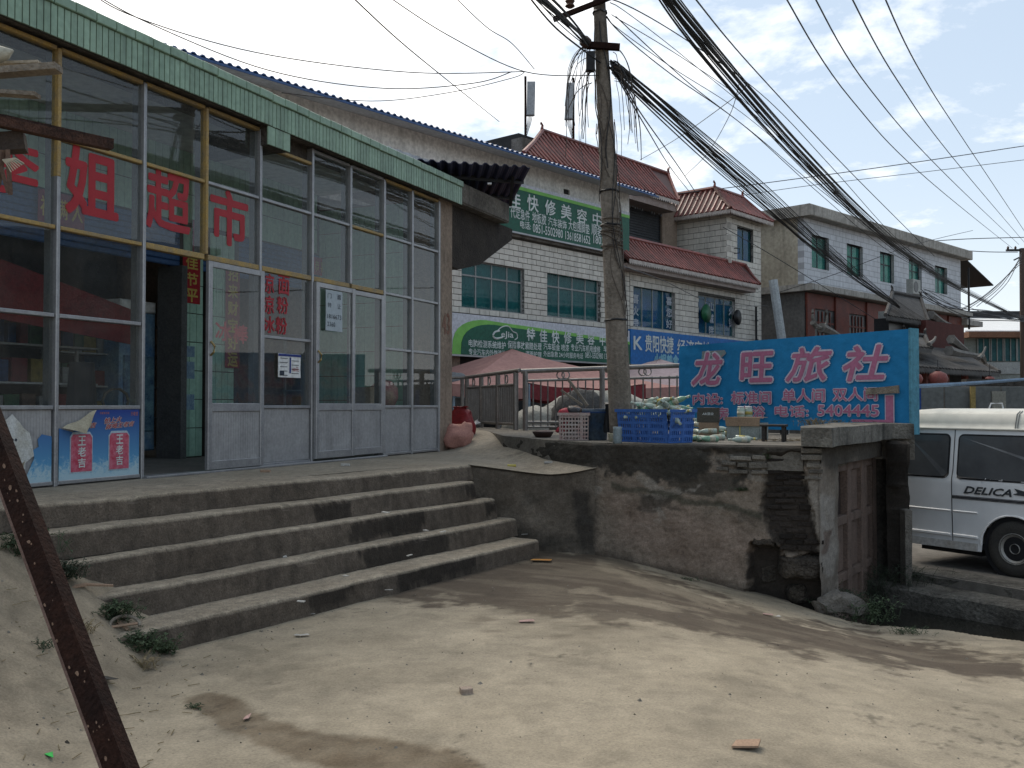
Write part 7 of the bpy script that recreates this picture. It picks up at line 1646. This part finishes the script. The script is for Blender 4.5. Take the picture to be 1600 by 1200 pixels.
# dried plants on the cap
STR = mat('dry_straw', (.26, .20, .12), (.14, .115, .06), 12, .9, 0, rand=.2); LEAF = mat('dusty_leaf', (.060, .085, .040), (.035, .055, .028), 10, .8, .05, rand=.2); LEAF2 = mat('dark_leaf', (.022, .034, .018), (.032, .046, .026), 10, .7, .05)
def weeds(name, lab, P, n, rx, ry_, h, m_, leaf=.05, droop=.3, seed=0, normal=0):
    t = thing(name, lab, 'plant', loc=tuple(P)); r_ = random.Random(seed); q = MB(); st = MB()
    for k in range(n):
        b = Vector((r_.gauss(0, rx * .45), r_.gauss(0, ry_ * .45), -.01)); a = r_.uniform(0, 6.28); hh = h * r_.uniform(.4, 1); tip_ = b + Vector((math.cos(a) * hh * droop * 1.4, math.sin(a) * hh * droop * 1.4, hh)); mid = (b + tip_) / 2 + Vector((0, 0, hh * .2))
        st.tube([b, mid, tip_], .0022, 3, cap=False)
        for j in range(5):
            c = b.lerp(mid, j / 4) if j < 2 else mid.lerp(tip_, (j - 1) / 3); a2 = r_.uniform(0, 6.28); d = Vector((math.cos(a2), math.sin(a2), r_.uniform(-.3, .6))).normalized(); sd = d.cross(Vector((0, 0, 1))).normalized(); L_ = leaf * r_.uniform(.5, 1.2)
            q.add([c, c + d * L_ * .5 + sd * L_ * .22, c + d * L_ - Vector((0, 0, L_ * .2)), c + d * L_ * .5 - sd * L_ * .22], [(0, 1, 2), (0, 2, 3)])
    tag(st.build('stems', m_, t), kind='stuff'); tag(q.build('foliage', m_, t), kind='stuff'); return t
zc = .452
P = atz(1278, 664, zc); weeds('dry_plant', 'dry tuft of straw-coloured weeds at the left end of the cap slab', Vector((P.x, P.y + .15, zc)), 60, .22, .16, .09, STR, .03, .6, 1)
P = atz(1312, 661, zc); weeds('dry_plant', 'flatter dry weeds right of the straw tuft on the cap slab', Vector((P.x, P.y + .2, zc)), 60, .45, .2, .05, mat('dry_green', (.12, .10, .055), (.07, .07, .04), 12), .03, .9, 2)
P = top(1225, 690); weeds('dry_grass', 'trampled dry grass scattered on the wall top beside the stool', P + Vector((.1, .25, 0)), 80, .6, .4, .03, STR, .035, 1.5, 3)
P = top(1232, 686); 
for k, (px, py, dx, dz, m_, lab) in enumerate(((1325, 956, .45, .24, LEAF2, 'dark green weeds growing at the foot of the cellar door'), (1295, 940, .3, .2, LEAF, 'small green weeds on the broken stones by the pier corner'), (1352, 965, .4, .2, LEAF, 'grassy weeds overhanging the near edge of the ditch'), (1392, 930, .55, .42, LEAF2, 'dark weeds filling the corner between the door and the buttress'))):
    P = hitz(px, py, lambda X, Y: max(G(min(X, 3.4), min(Y, 9.6)), -1.5) if k < 3 else -1.62, 8, 13); weeds('weed_clump', lab, P, 90, dx, .22, dz, m_, .05, .5, 20 + k)
P = hitz(1190, 752, lambda X, Y: -99, 8, 8); A, dd, nn = wallpt(1172, 765, .03); weeds('wall_moss', 'thin creeping weeds on the crack in the plaster wall', A, 70, .16, .02, .035, LEAF, .02, .8, 31)
A, dd, nn = wallpt(1200, 715, .03); weeds('wall_moss', 'small sprig growing from the pale exposed bricks', A, 16, .03, .02, .10, LEAF, .03, .5, 32)
for k, (px, py, lab, n, rx, h) in enumerate(((215, 1010, 'green weeds with small leaves at the bottom left corner of the steps', 120, .22, .11), (178, 965, 'dark leafy weeds beside the fourth step', 100, .16, .11), (250, 1018, 'low weeds at the foot of the lowest step', 50, .12, .07), (95, 900, 'dark weeds beside the third step behind the rusty post', 80, .15, .12), (28, 862, 'leafy weeds at the far left under the platform edge', 90, .25, .14))):
    P = hitz(px, py, G, 3.5, 12); weeds('weed_clump', lab, P, n, rx, rx * .6, h, LEAF if k != 3 else LEAF2, .04, .6, 50 + k)
for k, (px, py, lab, n, rx, h, m_) in enumerate(((130, 985, 'sparse dry straw tuft on the bank beside the rusty post', 30, .10, .07, STR), (222, 1042, 'dry stalks mixed with the weeds below the lowest step', 30, .10, .08, STR), (300, 1108, 'tiny weed sprouting at the edge of the brown damp patch', 12, .04, .03, LEAF), (935, 866, 'small weeds in the corner where steps wall meets plaster wall', 24, .06, .05, LEAF), (1070, 905, 'tiny weeds along the foot of the plaster wall', 26, .16, .03, LEAF), (60, 1010, 'low dusty sprouts on the bank left of the rusty post', 26, .14, .04, LEAF), (1420, 990, 'dusty weeds on the broken near rim of the ditch', 50, .22, .07, LEAF))):
    P = hitz(px, py, G, 3.5, 12); weeds('weed_tuft', lab, P, n, rx, rx * .5, h, m_, .025, .7, 80 + k)
# broken stones at the door foot
for k, (px, py, a, b, c) in enumerate(((1316, 944, .24, .13, .09), (1340, 952, .12, .1, .06), (1292, 950, .13, .11, .09))):
    P = hitz(px, py, lambda X, Y: G(min(X, 3.2), min(Y, 9.6)), 8, 9.75); t = thing('broken_stone', ('largest pale stone lying at the foot of the cellar door', 'small rubble stone at the ditch edge', 'leftmost rubble stone under the pier corner')[k], 'stone', loc=tuple(P))
    q = MB(); q.lathe([(.3, -.6), (.95, -.5), (1, .2), (.96, .7), (.6, .95), (.1, 1)], 14); 
    for v in q.v: v.x *= a; v.y *= b; v.z *= c; v += noise.noise_vector(v * 7 + Vector((k, 0, 0))) * .07 + noise.noise_vector(v * 25) * .02
    q.build('rock', mat('rubble_stone', (.20, .18, .155), (.12, .105, .09), 6, .95, .4), t)
# ================================================================== LITTER
def flat(name, lab, px, py, poly, m_, lift=.012, cat='litter', fn=G, rz=0, th=.003, group=None):
    P = hitz(px, py, fn, 3.0, 14); t = MB(); t.prismz(poly, 0, th)
    for v in t.v: v.z += .006 * fbm(v.x * 20, v.y * 20, px)
    o = t.build(name, m_, None); o.location = P + Vector((0, 0, lift)); o.rotation_euler = (R.uniform(-.12, .12), R.uniform(-.12, .12), rz); return tag(o, lab, cat, group)
ORG = mat('orange_wrapper', (.55, .17, .03), (.5, .32, .08), 30, .4, .03); PAP = mat('white_scrap', (.46, .44, .40), None, 9, .7, .03); PNK = mat('pink_scrap', (.42, .27, .24), None, 9, .8, .03); CRD = mat('tan_card', (.33, .22, .15), (.28, .19, .13), 9, .9, .05)
flat('snack_wrapper', 'larger orange snack wrapper on the wet ground by the steps', 845, 878, [(-.11, -.05), (.1, -.07), (.12, .04), (-.08, .07)], ORG, .02)
flat('snack_wrapper', 'smaller yellow orange wrapper left of the larger one', 788, 880, [(-.07, -.03), (.06, -.04), (.07, .03), (-.06, .04)], mat('yellow_wrapper', (.55, .36, .1), (.5, .45, .3), 30, .4), .02)
bk = thing('brick_piece', 'pale broken brick piece lying in the middle of the yard', 'brick', loc=tuple(hitz(729, 1084, G)), rz=.3); MB().cham(-.035, .035, -.025, .03, -.005, .03, .004).jit(.006, 20).build('brick_chunk', mat('pale_pink_brick', (.36, .28, .22), None, 9, .9, .2), bk)
flat('cardboard_piece', 'folded tan cardboard piece at the lower right of the yard', 1164, 1168, [(-.075, -.045), (.05, -.06), (.085, .03), (-.03, .05)], CRD, .012, 'cardboard', th=.01)
flat('torn_paper', 'torn white paper scrap below the lowest step', 473, 995, [(-.06, -.02), (-.01, -.03), (.05, -.01), (.03, .03), (-.02, .01), (-.05, .03)], PAP)
flat('torn_paper', 'small white scrap on the foot of the lowest step', 484, 962, [(-.04, -.01), (.03, -.015), (.04, .01), (-.02, .02)], PAP)
flat('torn_paper', 'pink paper scrap in the centre of the yard', 823, 973, [(-.06, -.02), (.06, -.03), (.05, .02), (-.05, .025)], PNK)
flat('torn_paper', 'pinkish scrap near the foot of the retaining wall', 1200, 962, [(-.05, -.02), (.04, -.03), (.05, .02), (-.04, .03)], PNK)
flat('torn_paper', 'small white scrap in front of the dark opening in the wall', 1215, 965, [(-.03, -.02), (.03, -.01), (.02, .03)], PAP)
flat('dry_leaf', 'curled reddish leaf lying in the brown damp patch', 386, 1124, [(-.01, -.04), (.015, -.02), (.01, .045), (-.012, .01)], PNK, .012)
flat('green_scrap', 'bright green plastic scrap at the bottom left', 78, 1184, [(-.03, .01), (-.005, -.01), (.03, -.03), (.005, .015), (.0, .03)], mat('bright_green', (.06, .5, .10), None, 5), .012)
flat('dark_rag', 'dark flattened rag beside the weeds left of the steps', 163, 1062, [(-.07, -.02), (.05, -.04), (.08, .0), (.0, .035), (-.06, .03)], mat('dark_rag', (.05, .045, .04)), .01)
flat('tan_strip', 'bent tan wooden strip at the left end of the fourth step', 140, 930, [(-.13, -.08), (-.09, -.09), (-.03, .02), (.13, .06), (.12, .08), (-.05, .05)], CRD, .05, 'wood strip', th=.012)
hoop = thing('broken_basket', 'broken round basket rim half buried in weeds left of the steps', 'basket', loc=tuple(hitz(195, 990, G) + Vector((0, 0, .05))), rz=.4); hoop.rotation_euler = (.9, .1, .4)
MB().tube([(.09 * math.cos(t / 14 * 5.6), .07 * math.sin(t / 14 * 5.6), .0) for t in range(15)], .012, 6).build('rim', OLDWOOD, hoop); MB().bar((-.08, -.01, 0), (.08, .02, 0), .015, .01).build('slat', CRD, hoop); MB().bar((-.05, .05, -.03), (.06, -.05, -.02), .02, .01).build('slat', CRD, hoop)
# the scatter of tiny scraps, stones and straw nobody would count
r_ = random.Random(5); q = MB(); qs = MB(); q3 = MB()
for k in range(2600):
    X = r_.uniform(-4, 4.6); Y = r_.uniform(3.6, 10.6)
    if Y > rimY(X) - .1 and X > 2.8: continue
    sl = SF.loc(Vector((X, Y, 0)))
    if sl.y > NO[4] and sl.x > LEP[4] - .2: continue
    if X > .9 and Y > 10.7 - .4 * (X - .9) - .1: continue
    if X > -1.7 and r_.random() < .72: continue
    z = G(X, Y); s = r_.uniform(.003, .009) * (2.0 if r_.random() < .04 else 1) ; T_ = q if r_.random() < .7 else qs
    vs = [Vector((X, Y, z + s * .9))] + [Vector((X + s * math.cos(a + k) * r_.uniform(.7, 1.3), Y + s * math.sin(a + k) * r_.uniform(.7, 1.3), z - .001)) for a in (0, 1.57, 3.14, 4.71)]
    T_.add(vs, [(0, 1, 2), (0, 2, 3), (0, 3, 4), (0, 4, 1)])
for k in range(170):
    X = r_.uniform(-3.9, -1.6); Y = r_.uniform(4, 7); z = G(X, Y) + .006; a = r_.uniform(0, 3.14); L_ = r_.uniform(.02, .07)
    sl = SF.loc(Vector((X, Y, 0)))
    if sl.y > NO[4] and sl.x > LEP[4] - .1: continue
    q3.bar((X, Y, z), (X + L_ * math.cos(a), Y + L_ * math.sin(a), z + .004), .004, .003)
tag(q.build('pebbles', mat('pebble', (.22, .20, .17), (.10, .09, .075), 30, .95, 0), None), 'small pebbles and grit strewn over the yard', kind='stuff')
tag(qs.build('dark_grit', mat('dark_grit', (.06, .05, .04), None, 30, .95, 0), None), 'dark crumbs of dirt strewn over the yard', kind='stuff'); tag(q3.build('straw_bits', STR, None), 'short bits of straw on the left bank', kind='stuff')
for k, (px, py, i) in enumerate(((602, 801, 1), (665, 829, 2), (608, 922, 4), (692, 831, 2), (445, 870, 3), (470, 940, 4), (540, 900, 3), (820, 835, 4), (640, 868, 3))):
    z = NZ[i] + .006; P = atz(px, py, z); o = MB().prismz([(-.03, -.01), (.02, -.02), (.035, .012), (-.02, .018)], 0, .006).build('white_scrap', PAP, None); o.location = P; o.rotation_euler = (.1, .1, k * 1.3); tag(o, 'small pale scrap lying on the worn concrete treads', 'litter', 'scraps on the steps')
for k, (px, py, lab) in enumerate(((415, 738, 'small tan wood chip by the sliding door foot'), (540, 728, 'flat grey stone chip under the paired doors'), (800, 729, 'yellow scrap on the forecourt right of the steps'), (857, 724, 'white scrap at the foot of the curved wall'))):
    P = hitz(px, py, ZT, 7, 16); o = MB().cham(-.05, .05, -.02, .02, 0, .025, .004).jit(.01, 20).build('chip', (CRD, PAP, BLY, PAP)[k], None); o.location = P; tag(o, lab, 'litter')
# ================================================================== FOREGROUND STALL FRAME
def beam(name, lab, pts, w_, h_, m_, cat, up=Vector((0, 0, 1)), chan=False):
    A = Vector(pts[0]); t = thing(name, lab, cat, loc=tuple(A)); B = Vector(pts[1]) - A
    MB().bar((0, 0, 0), B, w_, h_, up).build('web' if chan else 'beam', m_, t)
    return t, A, B
A = at(-42, 610, 2.35); B = at(190, 1232, 1.86)
post, A0, Bv = beam('rusty_steel_post', 'dark rusty steel channel leaning across the lower left corner', (A, B), .050, .008, RUST, 'steel post', Vector((0, -1, 0)), True)
d = Bv.normalized(); sd = d.cross(Vector((0, -1, 0))).normalized()
for sg in (-1, 1): MB().bar(sd * .0225 * sg + Vector((0, .02, 0)), Bv + sd * .0225 * sg + Vector((0, .02, 0)), .006, .045, Vector((0, -1, 0))).build('flange', RUST if sg < 0 else mat('worn_rust_edge', (.16, .10, .08), (.07, .04, .03), 20), post)
r_ = random.Random(3); fl = sd * 1
for k in range(34):
    t_ = r_.uniform(.05, .97); o_ = r_.uniform(-.018, .018); s = r_.uniform(.0008, .0038) * (1.5 if r_.random() < .15 else 1); c = Bv * t_ + sd * o_ + Vector((0, -.0052, 0)); P = [c + d * s * 1.6 * math.cos(a) * r_.uniform(.6, 1.2) + sd * s * math.sin(a) * r_.uniform(.6, 1.2) for a in [j * 1.05 for j in range(6)]]
    MB_ = MB(); MB_.add(P, [tuple(range(6))]); MB_.add([p + Vector((0, .001, 0)) for p in P], [tuple(range(6))[::-1]]); MB_.build('mud_spot', RUSTSPOT, post)
t, A0, Bv = beam('rusty_angle_iron', 'thick rusty angle iron poking in from the upper left edge', (at(-60, 178, 2.6), at(173, 228, 2.9)), .030, .026, RUSTL, 'angle iron'); MB().bar(Vector((0, .02, .012)), Bv + Vector((0, .02, .012)), .006, .030).build('flange', RUSTL, t)
beam('square_timber', 'dark square timber end under the rusty angle iron at left', (at(-60, 228, 2.7), at(40, 222, 2.75)), .06, .052, mat('dark_timber', (.07, .055, .045), (.04, .03, .026), 9, .9, .3), 'timber')
beam('pale_plank', 'upper pale plank poking in from the left edge', (at(-60, 118, 2.8), at(92, 106, 2.8)), .05, .020, OLDWOOD, 'plank')
beam('pale_plank', 'thin pale plank lying on the upper plank at left', (at(-60, 103, 2.86), at(64, 99, 2.86)), .04, .008, mat('pale_wood', (.42, .36, .28), (.32, .27, .2), 9), 'plank')
beam('pale_plank', 'lower pale grey plank with a ragged end at the left edge', (at(-60, 141, 2.8), at(59, 149, 2.8)), .04, .012, OLDWOOD, 'plank')
A = at(-8, 86, 2.8); t = thing('foam_block', 'pale pointed end of wrapped foam at the upper left edge', 'foam', loc=tuple(A)); q = MB(); q.tube([(-.15, 0, 0), (0, 0, 0), (.035, 0, .006), (.055, 0, .014)], [.035, .030, .018, .003], 8); q.jit(.006, 20); q.build('wrapped_end', mat('pale_foam', (.46, .44, .36), None, 6), t, True)
A = at(4, 262, 2.7); t = thing('splintered_wood', 'splintered wood hanging under the timber at the left edge', 'wood', loc=tuple(A))
for (x0, z0, x1, z1, w_) in ((-.02, .05, .012, -.07, .010), (.0, .05, -.02, -.05, .014), (.012, .05, .018, -.075, .008), (-.04, .05, -.03, -.06, .02)): MB().bar((x0, 0, z0), (x1, .01, z1), w_, .01).jit(.003, 30).build('splinter', mat('splinter_wood', (.17, .11, .08), (.08, .05, .04), 20), t)
for k in range(7): MB().tube([(.005, -.01, .02), (.02 + .004 * k, -.015, .005 + .003 * k), (.03 + .006 * k, -.01, -.015 + .004 * k)], .0016, 4).build('fibre', mat('pale_fibre', (.5, .45, .35)), t)
flush_text()
